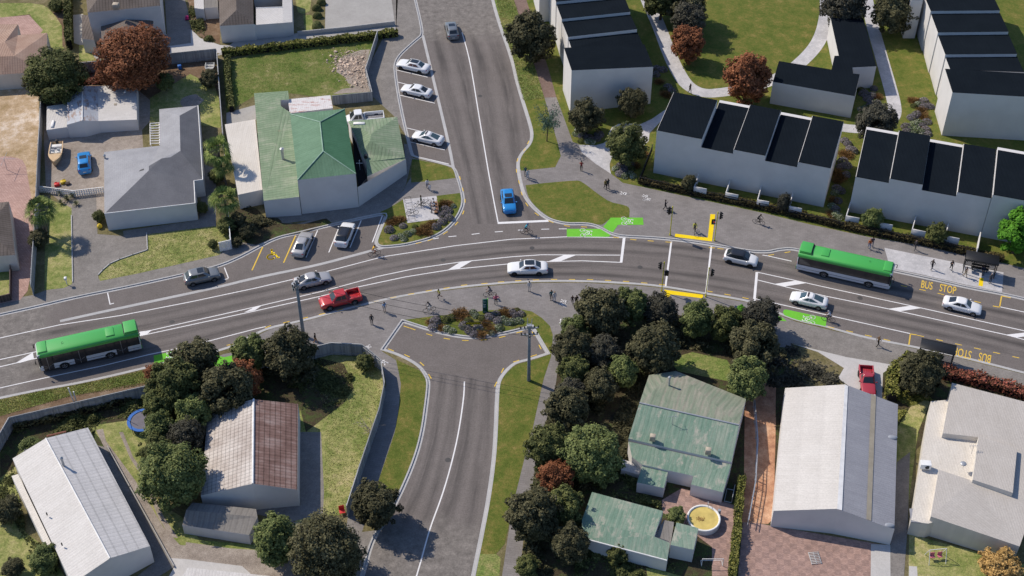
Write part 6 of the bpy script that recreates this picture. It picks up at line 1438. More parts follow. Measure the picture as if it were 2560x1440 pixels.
# pedestrians
person('walk', (1724, 233), R_(-60), 'person in a dark brown jacket walking alone on the park path', (.06, .05, .045), BLK)
person('stand', (1314, 441), R_(-100), 'person in a dark teal jacket at the kerb, left of a pair', (.03, .11, .13), DK, hair=(.10, .07, .05))
person('stand', (1319, 448), R_(-70), 'person in white and jeans at the kerb, right of a pair', (.60, .60, .62), (.35, .40, .50), skin='pale', hair=(.22, .15, .08))
person('armsup', (1453, 427), R_(-90), 'person in a red top with raised arms on the open paving', (.36, .06, .05), BLK, sleeves=False)
person('walk', (1513, 473), R_(-70), 'person in an olive-brown jacket walking close beside a darker companion', (.24, .17, .06), BLK, style='long')
person('walk', (1519, 471), R_(-70), 'person in dark grey walking close behind the olive-brown jacket', (.06, .065, .065), DK)
person('phone', (1662, 524), R_(-10), 'person in a dark suit holding a phone left of the signal pole', (.025, .02, .03), BLK, skin='brown')
person('walk', (1069, 472), R_(-80), 'adult in a white shirt and jeans walking on the corner path with a child', (.64, .62, .62), JEANS, hair=(.03, .02, .02))
person('walk', (1075, 477), R_(-80), 'small child in white walking in front of the adult on the corner path', (.70, .70, .72), (.55, .55, .58), scale=.68, skin='pale', hair=(.12, .07, .04))
person('stand', (1053, 513), R_(200), 'person in dark green standing with a bicycle on the parking slab', (.05, .075, .05), (.06, .07, .06), hair=(.06, .03, .02), style='long')
person('hips', (1240, 761), R_(110), 'person in a pink shirt with hands on hips beside the totem', (.62, .16, .24), BLK, hair=(.10, .06, .04))
person('jog', (1099, 748), R_(190), 'person in a yellow top and dark shorts jogging left', (.42, .42, .03), (.04, .04, .045), shorts=True, skin='tan', sleeves=False)
person('stand', (962, 780), R_(-60), 'person in a pale blue shirt and shorts standing on the wide footpath', (.24, .38, .60), (.38, .37, .36), shorts=True, skin='tan', sleeves=False)
person('stand', (930, 811), R_(-80), 'person in dark grey standing above the fence corner', (.045, .05, .05), (.04, .04, .045))
person('walk', (789, 858), R_(-20), 'person in a black top and tan trousers beside the tall power pole', BLK, (.36, .21, .11), skin='brown')
person('stand', (1323, 728), R_(-90), 'person in white standing at the kerb of the main road', (.62, .61, .60), (.52, .50, .48), hair=(.05, .03, .02))
person('stand', (1378, 750), R_(-80), 'person in a dark teal coat, left of a pair above the turning head', (.03, .11, .13), DK, hair=(.12, .07, .05))
person('stand', (1386, 754), R_(-80), 'person in white and jeans, right of a pair above the turning head', (.60, .59, .60), (.35, .40, .50), skin='pale', hair=(.25, .16, .09))
person('walk', (1431, 760), R_(-100), 'child in black walking beside the adult in brown near the trees', (.03, .02, .02), BLK, scale=.85)
person('walk', (1441, 763), R_(-80), 'adult in a dark brown coat walking with a child near the trees', (.05, .04, .03), DK)
person('walk', (2193, 866), R_(30), 'person in a brown coat walking on the path above the red pickup', (.14, .085, .045), BLK, hair=(.22, .14, .08))
person('walk', (2172, 622), R_(-95), 'person in an orange top and jeans walking by the hedge', (.48, .14, .04), (.12, .19, .33), hair=(.28, .09, .03), skin='pale', shoes=(.18, .10, .05))
person('walk', (2179, 616), R_(-95), 'person in a navy top walking just behind the orange top', (.04, .05, .09), (.05, .07, .13), scale=.95)
person('walk', (2286, 626), R_(40), 'person in a dark coat walking beside the hedge above the bus stop slab', (.05, .045, .045), (.08, .08, .09), hair=(.22, .15, .12))
person('walk', (2328, 674), R_(40), 'person in a dark brown coat walking on the pale bus stop slab', (.075, .06, .05), DK)
person('phone', (2376, 676), R_(-90), 'person in a black jacket over white standing on the pale slab', (.05, .05, .055), BLK, shoes=(.6, .6, .6))
person('phone', (2411, 692), R_(-60), 'person with a rucksack and beige trousers in front of the shelter', (.22, .17, .14), (.40, .31, .20))
person('sit', (2456, 683), R_(-100), 'person in dark navy sitting on the bench inside the upper bus shelter', (.02, .025, .05), (.015, .02, .035), z=LZ + .0)
person('stand', (2474, 708), R_(-80), 'person in a grey jacket standing right of the yellow tactile square', (.09, .09, .10), (.05, .055, .07), hair=(.35, .30, .27))
# bench sitters
BA_ = heading((1092, 507), (1097, 540))
for px_, lab, top, lg in (((1083.5, 514), 'person in a white shirt, nearest the racks on the timber bench', (.66, .64, .64), (.08, .11, .18)), ((1085.5, 522), 'person in pale blue in the middle of the timber bench', (.40, .46, .55), (.04, .05, .07)), ((1087, 531), 'person in dark jeans at the near end of the timber bench', (.55, .53, .53), (.03, .04, .07))):
    person('sit', px_, BA_ - math.pi / 2, lab, top, lg, z=LZ + .02)
# parked bicycles
bicycle((1050, 516), R_(15), 'dark bicycle held by the person in dark green on the parking slab', LZ + .03)
bicycle((1064, 512), R_(25), 'dark bicycle leaning just right of the person in dark green', LZ + .03)
bicycle((1031, 537), R_(12), 'dark bicycle parked alone at the lower end of the cycle racks', LZ + .03)
# ================================================================ vegetation
def leaf_mat(name, dark, mid, light, trans=0.12, clump=0.7):
    t = NT(name).set(0.75, 0, 0.2)
    g = t.n('ShaderNodeNewGeometry'); r = g.outputs['Random Per Island']
    n = t.noise(clump, 3, 0.6)
    s = t.math('ADD', t.math('MULTIPLY', r, 0.55), t.math('MULTIPLY', t.mapr(n, 0.3, 0.7), 0.45))
    oi = t.n('ShaderNodeObjectInfo')
    c = t.ramp(s, [(0.12, dark), (0.5, mid), (0.88, light)])
    k = t.ramp(oi.outputs['Random'], [(0.0, 0.82), (1.0, 1.18)])
    c = t.mix(1.0, c, k, 'MULTIPLY')
    t.col(c)
    tr = t.n('ShaderNodeBsdfTranslucent'); t.l(c, tr.inputs['Color']); mx = t.n('ShaderNodeMixShader'); mx.inputs[0].default_value = trans
    t.l(t.b.outputs[0], mx.inputs[1]); t.l(tr.outputs[0], mx.inputs[2]); t.l(mx.outputs[0], t.out.inputs['Surface'])
    MATS[name] = t.mat
leaf_mat('leaf_dark', (0.023, 0.024, 0.010), (0.076, 0.073, 0.034), (0.168, 0.155, 0.080))
leaf_mat('leaf_charcoal', (0.019, 0.019, 0.013), (0.060, 0.058, 0.041), (0.125, 0.116, 0.084))
leaf_mat('leaf_mid', (0.029, 0.037, 0.011), (0.092, 0.105, 0.032), (0.195, 0.20, 0.068))
leaf_mat('leaf_green', (0.042, 0.060, 0.018), (0.128, 0.158, 0.050), (0.255, 0.280, 0.098))
leaf_mat('leaf_bright', (0.035, 0.11, 0.008), (0.075, 0.22, 0.014), (0.14, 0.34, 0.035))
leaf_mat('leaf_brown', (0.075, 0.026, 0.012), (0.21, 0.075, 0.032), (0.35, 0.15, 0.07))
leaf_mat('leaf_hedge', (0.025, 0.026, 0.010), (0.072, 0.062, 0.025), (0.175, 0.13, 0.052))
leaf_mat('leaf_yellowgreen', (0.05, 0.06, 0.012), (0.17, 0.18, 0.04), (0.36, 0.33, 0.09))
leaf_mat('leaf_redhedge', (0.045, 0.035, 0.015), (0.19, 0.07, 0.04), (0.42, 0.13, 0.09))
leaf_mat('leaf_palm', (0.036, 0.066, 0.014), (0.145, 0.205, 0.048), (0.42, 0.44, 0.14))
leaf_mat('leaf_wisp', (0.07, 0.13, 0.09), (0.13, 0.20, 0.14), (0.2, 0.28, 0.2))
leaf_mat('leaf_gold', (0.10, 0.06, 0.02), (0.36, 0.22, 0.07), (0.65, 0.42, 0.16))
leaf_mat('flower_lavender', (0.06, 0.065, 0.045), (0.19, 0.17, 0.175), (0.36, 0.31, 0.36)); leaf_mat('flower_orange', (0.07, 0.05, 0.015), (0.19, 0.105, 0.038), (0.33, 0.185, 0.07)); leaf_mat('flower_white', (0.05, 0.075, 0.025), (0.16, 0.20, 0.09), (0.80, 0.80, 0.72))
leaf_mat('leaf_agave', (0.07, 0.085, 0.04), (0.20, 0.20, 0.11), (0.42, 0.38, 0.24))
plain('bark', (0.085, 0.065, 0.05), 0.9, vary=.3); plain('palm_bark', (0.17, 0.14, 0.11), 0.9, vary=.3)

def leaves(mb, cen, nrm, size, rnd, asp=1.6):
    n = Vector(nrm); n = n.normalized() if n.length > 1e-5 else Vector((0, 0, 1))
    u = n.cross(Vector((rnd.uniform(-1, 1), rnd.uniform(-1, 1), rnd.uniform(-1, 1))))
    if u.length < 1e-4: u = n.orthogonal()
    u.normalize(); w = n.cross(u)
    a, b = size * asp * .5, size * .5
    c = Vector(cen)
    mb.add([c - u * a, c - w * b + n * size * .12, c + u * a, c + w * b + n * size * .12], [(0, 1, 2, 3)])

def crown_mb(seed, rx, rz, zc, nl, nleaf, lsize, lobe=(0.28, 0.46), gap=0.0, droop=0.0):
    rnd = random.Random(seed); mb = MB(); lobes = []; sq = rnd.uniform(.9, 1.1)
    for i in range(nl):
        # spiral over an ellipsoid, top-heavy
        t = (i + rnd.random()) / nl; z = 1 - 1.8 * t; ph = i * 2.39996 + rnd.uniform(-.9, .9); rr = math.sqrt(max(0.03, 1 - z * z)) if abs(z) < 1 else .1
        k = rnd.uniform(.42, .80); up = 1.0 + (.14 if z > .55 else 0)
        lobes.append((Vector((math.cos(ph) * rr * rx * k * sq, math.sin(ph) * rr * rx * k / sq, zc + z * rz * k * up)), rx * rnd.uniform(*lobe) * (1.15 - .45 * (k - .42) / .44)))
    big_ = list(lobes)
    for i in range(int(nl * 1.6)):        # small outer sprays that break up the outline
        d = Vector((rnd.gauss(0, 1), rnd.gauss(0, 1), rnd.gauss(.15, .8))).normalized(); k = rnd.uniform(.80, 1.06)
        lobes.append((Vector((d.x * rx * k * sq, d.y * rx * k / sq, zc + d.z * rz * k)), rx * rnd.uniform(.09, .19)))
    tot = sum(r * r for _, r in lobes)
    for c, r in lobes:
        if rnd.random() < gap: continue
        m = int(nleaf * r * r / tot)
        for _ in range(m):
            d = Vector((rnd.gauss(0, 1), rnd.gauss(0, 1), rnd.gauss(0, 1))).normalized()
            k = 1 - abs(rnd.gauss(0, .20)) + (rnd.uniform(.05, .28) if rnd.random() < .14 else 0)
            p = c + Vector((d.x * r, d.y * r, d.z * r * .92)) * k
            if p.z < .35: continue
            out = (p - Vector((0, 0, zc * .8))).normalized()
            leaves(mb, p, d * .8 + out * .5 + Vector((0, 0, .5)) + Vector((rnd.gauss(0, .45), rnd.gauss(0, .45), rnd.gauss(0, .3))), lsize * rnd.uniform(.65, 1.35), rnd)
    return mb, big_
def trunk_mb(seed, h, r, lobes):
    rnd = random.Random(seed + 99); mb = MB()
    pts = [Vector((0, 0, -.1)), Vector((rnd.uniform(-.1, .1), rnd.uniform(-.1, .1), h * .5)), Vector((rnd.uniform(-.15, .15), rnd.uniform(-.15, .15), h))]
    mb.cyl(pts[0], pts[1], r * 1.25, r, 10); mb.cyl(pts[1], pts[2], r, r * .75, 10)
    for c, _ in lobes[::2]:
        mid = pts[2].lerp(c, .5) + Vector((0, 0, .12)); mb.cyl(pts[2] - Vector((0, 0, .25)), mid, r * .5, r * .3, 7); mb.cyl(mid, c, r * .3, r * .08, 6)
    return mb
TREEP = {}
SPEC = {  # material, crown radius(5 m wide unit), rz, zc, lobes, leaves, leaf size, variants
 'dark': ('leaf_dark', 2.5, 2.7, 3.0, 30, 15000, .17, 4), 'charcoal': ('leaf_charcoal', 2.5, 2.6, 3.0, 32, 15000, .16, 2), 'mid': ('leaf_mid', 2.5, 2.8, 3.1, 30, 13000, .19, 3),
 'green': ('leaf_green', 2.5, 2.9, 3.2, 30, 12000, .20, 4), 'bright': ('leaf_bright', 2.5, 2.9, 3.3, 24, 9000, .24, 1), 'brown': ('leaf_brown', 2.5, 2.8, 3.1, 30, 14000, .17, 2),
 'bigbrown': ('leaf_brown', 2.5, 2.6, 2.9, 60, 30000, .10, 1), 'bigdark': ('leaf_dark', 2.5, 2.7, 3.0, 50, 28000, .115, 1), 'biggreen': ('leaf_green', 2.5, 2.8, 3.1, 46, 24000, .14, 1), 'bigmid': ('leaf_mid', 2.5, 2.7, 3.0, 46, 24000, .13, 1)}
def tree(kind, cx, cy, wpx, label, var=0, group=None, sz=1.0, name='tree'):
    mat, rx, rz, zc, nl, nf, ls, nv = SPEC[kind]; key = (kind, var % nv)
    if key not in TREEP:
        mb, lobes = crown_mb(hash(kind) % 1000 * 0 + sum(map(ord, kind)) * 7 + var % nv * 31, rx, rz, zc, nl, nf, ls)
        root = empty(name); mb.build('crown', M[mat], root)
        trunk_mb(var, zc - rz * .55, .16, lobes).build('trunk', M['bark'], root)
        TREEP[key] = root; o = root
    else: o = copy_tree(TREEP[key])
    o.name = name
    g = at(cx, cy, 3.0); pm = FPX / math.sqrt(g.x ** 2 + (g.y - CAMY) ** 2 + (CAMH - 3) ** 2) * 0.99
    s = wpx / pm / (4.75 if not kind.startswith('big') else 5.0)
    p = at(cx, cy, LZ + zc * s * sz)
    o.location = (p.x, p.y, LZ); o.scale = (s, s, s * sz); o.rotation_euler = (0, 0, RND.uniform(0, 6.28))
    if 'group' in o: del o['group']
    return tag(o, label, 'tree' if name == 'tree' else 'shrub', group)

T = lambda *a, **k: tree(*a, **k)
G1 = 'trees in the belt beside the side street'
T('dark', 1500, 780, 118, 'dark broad tree at the top left of the belt, below the pair with the child', 0, G1)
T('green', 1578, 765, 84, 'pale green tree standing highest in the belt between two dark trees', 0, G1)
T('charcoal', 1650, 775, 84, 'near-black tree just below the yellow tactile paving', 0, G1)
T('green', 1742, 797, 80, 'fresh green tree right of the near-black one below the crossing', 1, G1)
T('mid', 1812, 808, 80, 'olive green tree between the fresh green tree and the dark pair at the right', 0, G1)
T('charcoal', 1902, 796, 92, 'dark tree nearest the green cycle lane on the right of the belt', 1, G1)
T('bright', 1852, 787, 40, 'small vivid green sapling peeking out behind the belt', 0, G1)
T('dark', 1885, 872, 118, 'dark round tree on the right above the light green one', 1, G1)
T('dark', 1638, 872, 120, 'big dark round tree in the middle of the belt above the green roof', 2, G1)
T('green', 1438, 830, 72, 'half hidden pale green tree at the left edge of the belt by the painted walker', 2, G1)
T('dark', 1430, 872, 98, 'dark tree right beside the footpath at the level of the power pole', 1, G1)
T('charcoal', 1508, 882, 88, 'charcoal coloured tree between the left dark trees', 0, G1)
T('green', 1557, 928, 72, 'light green tree left of the green roof top corner', 1, G1)
T('mid', 1437, 930, 76, 'olive tree above the two darkest footpath trees', 1, G1)
T('dark', 1500, 968, 86, 'dark tree left of the upper green roof edge', 0, G1)
T('charcoal', 1425, 985, 74, 'charcoal crown against the footpath, halfway down', 1, G1)
T('dark', 1418, 1022, 104, 'wide dark tree leaning over the lower footpath', 2, G1)
T('green', 1868, 950, 98, 'light green round tree at the right end of the green roof', 0, G1)
T('mid', 1372, 1118, 108, 'leafy green tree over the footpath beside the lower belt', 2, G1)
T('biggreen', 1475, 1135, 150, 'large leafy green tree left of the chimneys', 2, G1, sz=.9)
T('brown', 1392, 1195, 82, 'rust brown tree squeezed into the lower belt', 0, G1)
T('mid', 1412, 1268, 92, 'olive green tree below the rust brown one', 0, G1)
T('dark', 1330, 1288, 126, 'broad dark tree at the bottom of the footpath', 0, G1)
T('dark', 1424, 1358, 92, 'dark tree beside the low green shed roof', 1, G1)
G2 = 'trees round the brown tiled house'
T('dark', 720, 885, 120, 'dark tree against the fence right of the left grove', 2, G2)
T('green', 628, 885, 86, 'light green tree left of the dark fence tree', 0, G2)
T('dark', 486, 906, 112, 'dark tree over the green cycle ramp', 0, G2)
T('brown', 606, 950, 88, 'rust brown tree above the pale tiled roof', 1, G2)
T('dark', 566, 982, 126, 'wide dark tree touching the pale tiled roof', 1, G2)
T('mid', 440, 965, 118, 'olive dark tree at the end of the paling fence', 1, G2)
T('mid', 402, 1008, 84, 'olive tree above the trampoline', 2, G2)
T('green', 488, 1036, 86, 'light green tree left of the pale roof upper corner', 2, G2)
T('green', 398, 1075, 78, 'pale green tree right of the trampoline', 1, G2)
T('charcoal', 466, 1090, 86, 'near-black tree left of the pale tiled roof', 0, G2)
T('mid', 392, 1130, 80, 'olive tree above the large leafy one on the left', 0, G2)
T('biggreen', 430, 1188, 150, 'large leafy green tree left of the tiled gable', 0, G2)
T('green', 692, 1350, 108, 'leafy green tree right of the small stone-tiled shed', 1, G2)
T('bigdark', 816, 1375, 172, 'very large dark tree at the bottom edge left of the street', 2, G2)
T('dark', 940, 1262, 112, 'dark tree at the kerb casting a shadow on the side street', 0)
T('dark', 1330, 92, 108, 'dark open tree beside the brick footpath at the top', 1)
G3 = 'trees in the park'
T('mid', 1655, -6, 92, 'olive tree cut by the top edge left of the park lawn', 1, G3)
T('dark', 1713, 8, 96, 'dark tree at the top edge beside the olive tree', 2, G3)
T('charcoal', 1722, 48, 82, 'charcoal tree directly above the smaller rust tree', 1, G3)
T('brown', 1720, 110, 78, 'smaller rust brown tree beside the park path', 0, G3)
T('brown', 1868, 195, 106, 'larger rust brown tree where the park paths meet', 1, G3)
T('charcoal', 2111, 12, 104, 'dark tree behind the tall end of the black-roofed L building', 0, G3)
T('dark', 2237, 28, 94, 'dark tree beside the top right terrace', 1, G3)
T('dark', 1467, 292, 80, 'dark small tree at the near left corner of the upper terrace', 2, G3)
T('dark', 1581, 256, 70, 'dark small tree in front of the upper terrace wall', 0, G3)
T('mid', 1569, 362, 90, 'olive tree on the lavender bed left of the street terrace', 0, G3)
T('charcoal', 2190, 305, 88, 'dark low tree at the end of the pale park path', 1, G3)
T('bright', 2548, 580, 92, 'vivid green tree at the right edge behind the bus shelter', 0)
T('dark', 2305, 930, 104, 'dark round tree in front of the lower bus shelter', 1)
T('bigbrown', 334, 146, 172, 'big rust brown tree above the white workshop', 1, sz=.82)
T('bigmid', 143, 190, 140, 'large dark green tree beside the terracotta roof', 2, sz=.8); T('dark', 105, 200, 80, 'darker tree on the left flank of the large green one by the terracotta roof', 0)
SH = 'small garden trees along the street hedge'
T('dark', 1722, 458, 36, 'small dark bush by the hedge, first from the left', 0, SH, sz=1.15, name='shrub'); T('charcoal', 1961, 505, 32, 'dark cone-shaped bush behind the middle of the hedge', 0, SH, sz=1.5, name='shrub')
T('green', 2184, 547, 46, 'pale green bush behind the hedge above the bus', 1, SH, name='shrub'); T('mid', 2343, 582, 46, 'olive bush behind the hedge above the bus stop slab', 0, SH, name='shrub')
for k, cx, cy, w_, lab in [('dark', 523, 196, 46, 'low brown-green bush below the grey dinghy'), ('mid', 140, 14, 34, 'clipped green bush in the top left garden'), ('green', 412, 206, 44, 'pale silvery shrub at the foot of the big rust tree'), ('brown', 270, 190, 52, 'red-leaved shrub left of the rust tree foot'),
                         ('mid', 247, 541, 30, 'small olive shrub at the left front corner of the grey bungalow'), ('mid', 505, 520, 30, 'dark green shrub beside the right wall of the bungalow'), ('mid', 541, 440, 38, 'low palm-like shrub between the two right palms'), ('mid', 566, 563, 44, 'leafy shrub below the lower right palm'), ('dark', 596, 550, 40, 'dark shrub left of the corner building wall'),
                         ('mid', 532, 611, 24, 'tiny round shrub on the bungalow front lawn'), ('dark', 618, 578, 40, 'dark spreading bush above the wheelchair bay'), ('dark', 593, 606, 26, 'dark bush behind the white slatted fence'), ('dark', 96, 596, 48, 'dark shrub at the foot of the left palm'),  # bush above the bay stands in mostly for shadow on the ground
                         ('brown', 385, 932, 46, 'russet bush on the verge beside the cycle ramp'), ('green', 78, 1122, 56, 'bright round shrub above the long white roof'), ('dark', 18, 1275, 66, 'dark bush at the left edge beside the long white roof'), ('dark', 32, 1420, 50, 'dark bush in the bottom left corner'),
                         ('green', 113, 1395, 70, 'leafy shrub beside the lower end of the long white roof'), ('mid', 912, 905, 44, 'leafy shrub inside the bend of the paling fence'), ('green', 1690, 1290, 46, 'leafy shrub left of the round pool'), ('mid', 1320, 1415, 56, 'shrub at the bottom of the footpath'), ('mid', 1545, 1385, 50, 'leafy shrub below the low green shed')]:
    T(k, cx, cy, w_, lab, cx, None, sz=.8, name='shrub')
T('mid', 2500, 1412, 90, 'golden autumn bush in the bottom right corner', 0, None, sz=.6, name='shrub')
o = [x for x in COL.objects if x.get('label') == 'golden autumn bush in the bottom right corner'][0]
for ch in o.children:
    if ch.name.startswith('crown'): ch.data = ch.data.copy(); ch.data.materials[0] = M['leaf_gold']
TOP = 'clipped topiary beside the concrete forecourt'
for i, (x, y) in enumerate([(803, 5), (792, 19), (794, 38), (792, 62)]):
    rnd = random.Random(i); mb = MB()
    for _ in range(1300):
        d = Vector((rnd.gauss(0, 1), rnd.gauss(0, 1), abs(rnd.gauss(0, 1)))).normalized(); leaves(mb, (d.x * .8, d.y * (.6 if i < 3 else 1.1), d.z * .95), d, .14, rnd)
    r = mb.build('topiary_bush', M['leaf_mid']); p = at(x, y, LZ + .4); r.location = (p.x, p.y, LZ)
    tag(r, ['clipped topiary ball cut by the top edge', 'clipped topiary ball, second from the top edge', 'clipped topiary ball, third from the top edge', 'long clipped topiary mound nearest the low wall'][i], 'bush', TOP)

# ---- wispy sapling by the brick footpath
rnd = random.Random(5); mb = MB(); tb = MB(); tb.cyl((0, 0, -.1), (.1, 0, 2.4), .07, .05, 8)
for i in range(26):
    a = rnd.uniform(0, 6.28); r = rnd.uniform(.6, 2.1); tip = Vector((math.cos(a) * r, math.sin(a) * r, rnd.uniform(2.2, 5.0))); b = Vector((.1, 0, rnd.uniform(1.4, 2.6)))
    tb.cyl(b, tip, .018, .005, 5)
    for k in range(46):
        p = b.lerp(tip, rnd.uniform(.25, 1.0)) + Vector((rnd.gauss(0, .16), rnd.gauss(0, .16), -abs(rnd.gauss(0, .35)))); leaves(mb, p, (rnd.gauss(0, 1), rnd.gauss(0, 1), rnd.gauss(0, .4)), .085, rnd, 3.2)
r = empty('tree', (0, 0, 0)); mb.build('crown', M['leaf_wisp'], r); tb.build('trunk', M['bark'], r); p = at(1367, 353, LZ); r.location = p; r.scale = (1.25, 1.25, 1.3); tag(r, 'thin wispy sapling on the verge beside the side road', 'tree')

# ---- palms
def make_palm(h):
    rnd = random.Random(int(h * 10)); r = empty('palm_tree'); tb = MB(); pts = [Vector((0, 0, -.1))]
    for k in range(1, 7): pts.append(Vector((math.sin(k * .4) * .08, 0, h * k / 6)))
    for k in range(6): tb.cyl(pts[k], pts[k + 1], .2 - .012 * k, .19 - .012 * k, 10)
    tb.build('trunk', M['palm_bark'], r); mb = MB(); top = pts[-1]
    for i in range(46):
        a = i * 2.39996; el = rnd.uniform(-.8, 1.25); ln = rnd.uniform(.75, 1.15)
        d = Vector((math.cos(a) * math.cos(el), math.sin(a) * math.cos(el), math.sin(el))); hub = top + d * ln * 1.05 + Vector((0, 0, .1))
        s = d.cross(Vector((0, 0, 1))); s = s.normalized() if s.length > .05 else Vector((1, 0, 0)); n = s.cross(d)
        for k in range(13):
            b = -1.35 + 2.7 * k / 12; e = (d * math.cos(b) + s * math.sin(b)); L_ = 1.25 * rnd.uniform(.8, 1.1); tip = hub + e * L_ * .62; end = hub + e * L_ * .9 - Vector((0, 0, L_ * .42))
            w_ = e.cross(n).normalized() * .045
            mb.add([hub - w_ * .5, hub + w_ * .5, tip + w_, tip - w_, end], [(0, 1, 2, 3), (3, 2, 4)])
    mb.build('crown', M['leaf_palm'], r); return r
pp = make_palm(4.3)
for i, (bx, by, s, lab) in enumerate([(116, 588, 1.0, 'fan palm on the lawn strip at the far left boundary'), (558, 452, .95, 'upper of two fan palms between bungalow and corner building, twin trunk'), (573, 560, .95, 'lower of two fan palms above the white slatted fence'), (566, 462, .72, 'shorter second stem of the upper fan palm beside the white annexe roof')]):
    o = pp if i == 0 else copy_tree(pp); p = at(bx, by, LZ); o.location = (p.x, p.y, LZ); o.scale = (s * 1.12, s * 1.12, s * (1.28 if i == 1 else 1)); o.rotation_euler = (0, 0, i * 1.3)
    if 'group' in o: del o['group']
    tag(o, lab, 'palm tree')

# ---- hedges
def hedge(name, pts, w_, h, mat, label, n=140, ls=.15, cat='hedge', seed=1, ragged=.12):
    P = smooth_line(PX(pts, LZ), 1); rnd = random.Random(seed); mb = MB()
    o0 = P[0].copy()
    for a, b in zip(P[:-1], P[1:]):
        d = b - a; L = d.length
        if L < 1e-4: continue
        d.normalize(); s = Vector((-d.y, d.x, 0))
        for _ in range(int(n * L)):
            f = rnd.uniform(0, L); t = rnd.random()
            if t < .62: q = Vector((0, rnd.uniform(-.5, .5) * w_, h * (1 - abs(rnd.gauss(0, .06))))); nn = Vector((0, 0, 1))
            else:
                sg = rnd.choice((-1, 1)); q = Vector((0, sg * w_ * .5, rnd.uniform(.05, 1) * h)); nn = s * sg
            wob = 1 + math.sin((o0 - a).length * 1.7 + f * 2.1) * ragged + rnd.gauss(0, ragged * .5)
            c = a + d * f + s * q.y * wob + Vector((0, 0, q.z * wob)) - o0
            leaves(mb, c, nn + Vector((rnd.gauss(0, .6), rnd.gauss(0, .6), rnd.gauss(0, .4))), ls * rnd.uniform(.6, 1.4), rnd)
        m = (a + b) / 2 - o0
    core = MB()
    for a, b in zip(P[:-1], P[1:]):
        d = b - a; core.box((((a + b) / 2 - o0).x, ((a + b) / 2 - o0).y, h * .42), (d.length, w_ * .72, h * .8), math.atan2(d.y, d.x))
    r = empty(name, (o0.x, o0.y, LZ)); mb.build('foliage', M[mat], r); core.build('stems', M['black_void'], r)
    return tag(r, label, cat)
hedge('hedge', [(1597, 456), (1720, 484), (1920, 524), (2040, 553), (2120, 572)], .95, .75, 'leaf_hedge', 'long olive-brown hedge in front of the five-unit terrace', 170)
hedge('hedge', [(2120, 572), (2210, 591), (2330, 615), (2450, 641), (2508, 652)], .95, .75, 'leaf_hedge', 'olive-brown hedge in front of the four-unit terrace beside the bus stop', 170, seed=2)
hedge('hedge', [(556, 140), (640, 132), (760, 117), (880, 104), (995, 89)], .95, 1.1, 'leaf_yellowgreen', 'yellow-green hedge along the top of the vacant lot', 150, .2)
hedge('hedge', [(174, -40), (174, 0), (174, 60), (176, 125)], 1.0, 1.8, 'leaf_mid', 'tall clipped hedge beside the top left garden', 200, .2)
hedge('hedge', [(1853, 1205), (1846, 1270), (1840, 1340), (1833, 1400), (1828, 1460)], .8, 1.2, 'leaf_yellowgreen', 'bright clipped hedge between the pool patio and the brick yard', 200, .15)
hedge('hedge', [(2350, 938), (2420, 950), (2500, 972), (2570, 996), (2700, 1035)], 1.6, 1.1, 'leaf_redhedge', 'red-tinged hedge along the footpath at the right edge', 150, .2)
hedge('hedge', [(2228, 1005), (2225, 960), (2240, 925), (2275, 905)], 1.4, 1.3, 'leaf_yellowgreen', 'yellow-green hedge beside the old red pickup', 150, .2)
hedge('hedge', [(35, 1070), (120, 1050), (220, 1028), (330, 1000)], 1.2, .9, 'leaf_dark', 'dark shrubbery along the inside of the left paling fence', 110, .24, 'shrubbery')
hedge('hedge', [(570, 150), (572, 215), (580, 280)], .8, 1.0, 'leaf_mid', 'low green growth along the left edge of the vacant lot', 110, .2)

# ---- flower clumps
def clump_proto(mat, seed, tall=False):
    rnd = random.Random(seed); mb = MB()
    for _ in range(520):
        d = Vector((rnd.gauss(0, 1), rnd.gauss(0, 1), abs(rnd.gauss(0, .9)) + .1)).normalized()
        if tall: b = Vector((rnd.gauss(0, .14), rnd.gauss(0, .14), 0)); p = b + d * rnd.uniform(.2, .7); leaves(mb, p, d.cross(Vector((rnd.uniform(-1, 1), rnd.uniform(-1, 1), 0))), .06, rnd, 5)
        else: leaves(mb, (d.x * .55, d.y * .55, d.z * .6 * rnd.uniform(.75, 1.1)), d + Vector((rnd.gauss(0, .5), rnd.gauss(0, .5), rnd.gauss(0, .5))), .085, rnd, 1.6)
    return mb
KIND = {'L': ('lavender_clump', 'flower_lavender', 'purple-grey lavender clump'), 'O': ('grass_clump', 'flower_orange', 'rusty orange grass clump'), 'W': ('flower_clump', 'flower_white', 'white-flowering clump'), 'G': ('shrub_clump', 'leaf_mid', 'low green leafy clump')}
CP_ = {}
def bed(where, items, grp):
    for k, x, y, s in items:
        nm, mt, lb = KIND[k]
        if k not in CP_: o = clump_proto(mt, ord(k), k == 'O').build(nm, M[mt]); CP_[k] = o
        else: o = copy_tree(CP_[k])
        p = at(x, y, LZ + .25); o.location = (p.x, p.y, LZ); o.scale = (s * .9, s * .9, s * RND.uniform(.55, .8)); o.rotation_euler = (0, 0, RND.uniform(0, 6)); o['group'] = grp
        tag(o, lb + ' ' + where, 'plant', grp)
q = lambda ox, oy, L: [(k, ox + x / 4, oy + y / 4, s) for k, x, y, s in L]
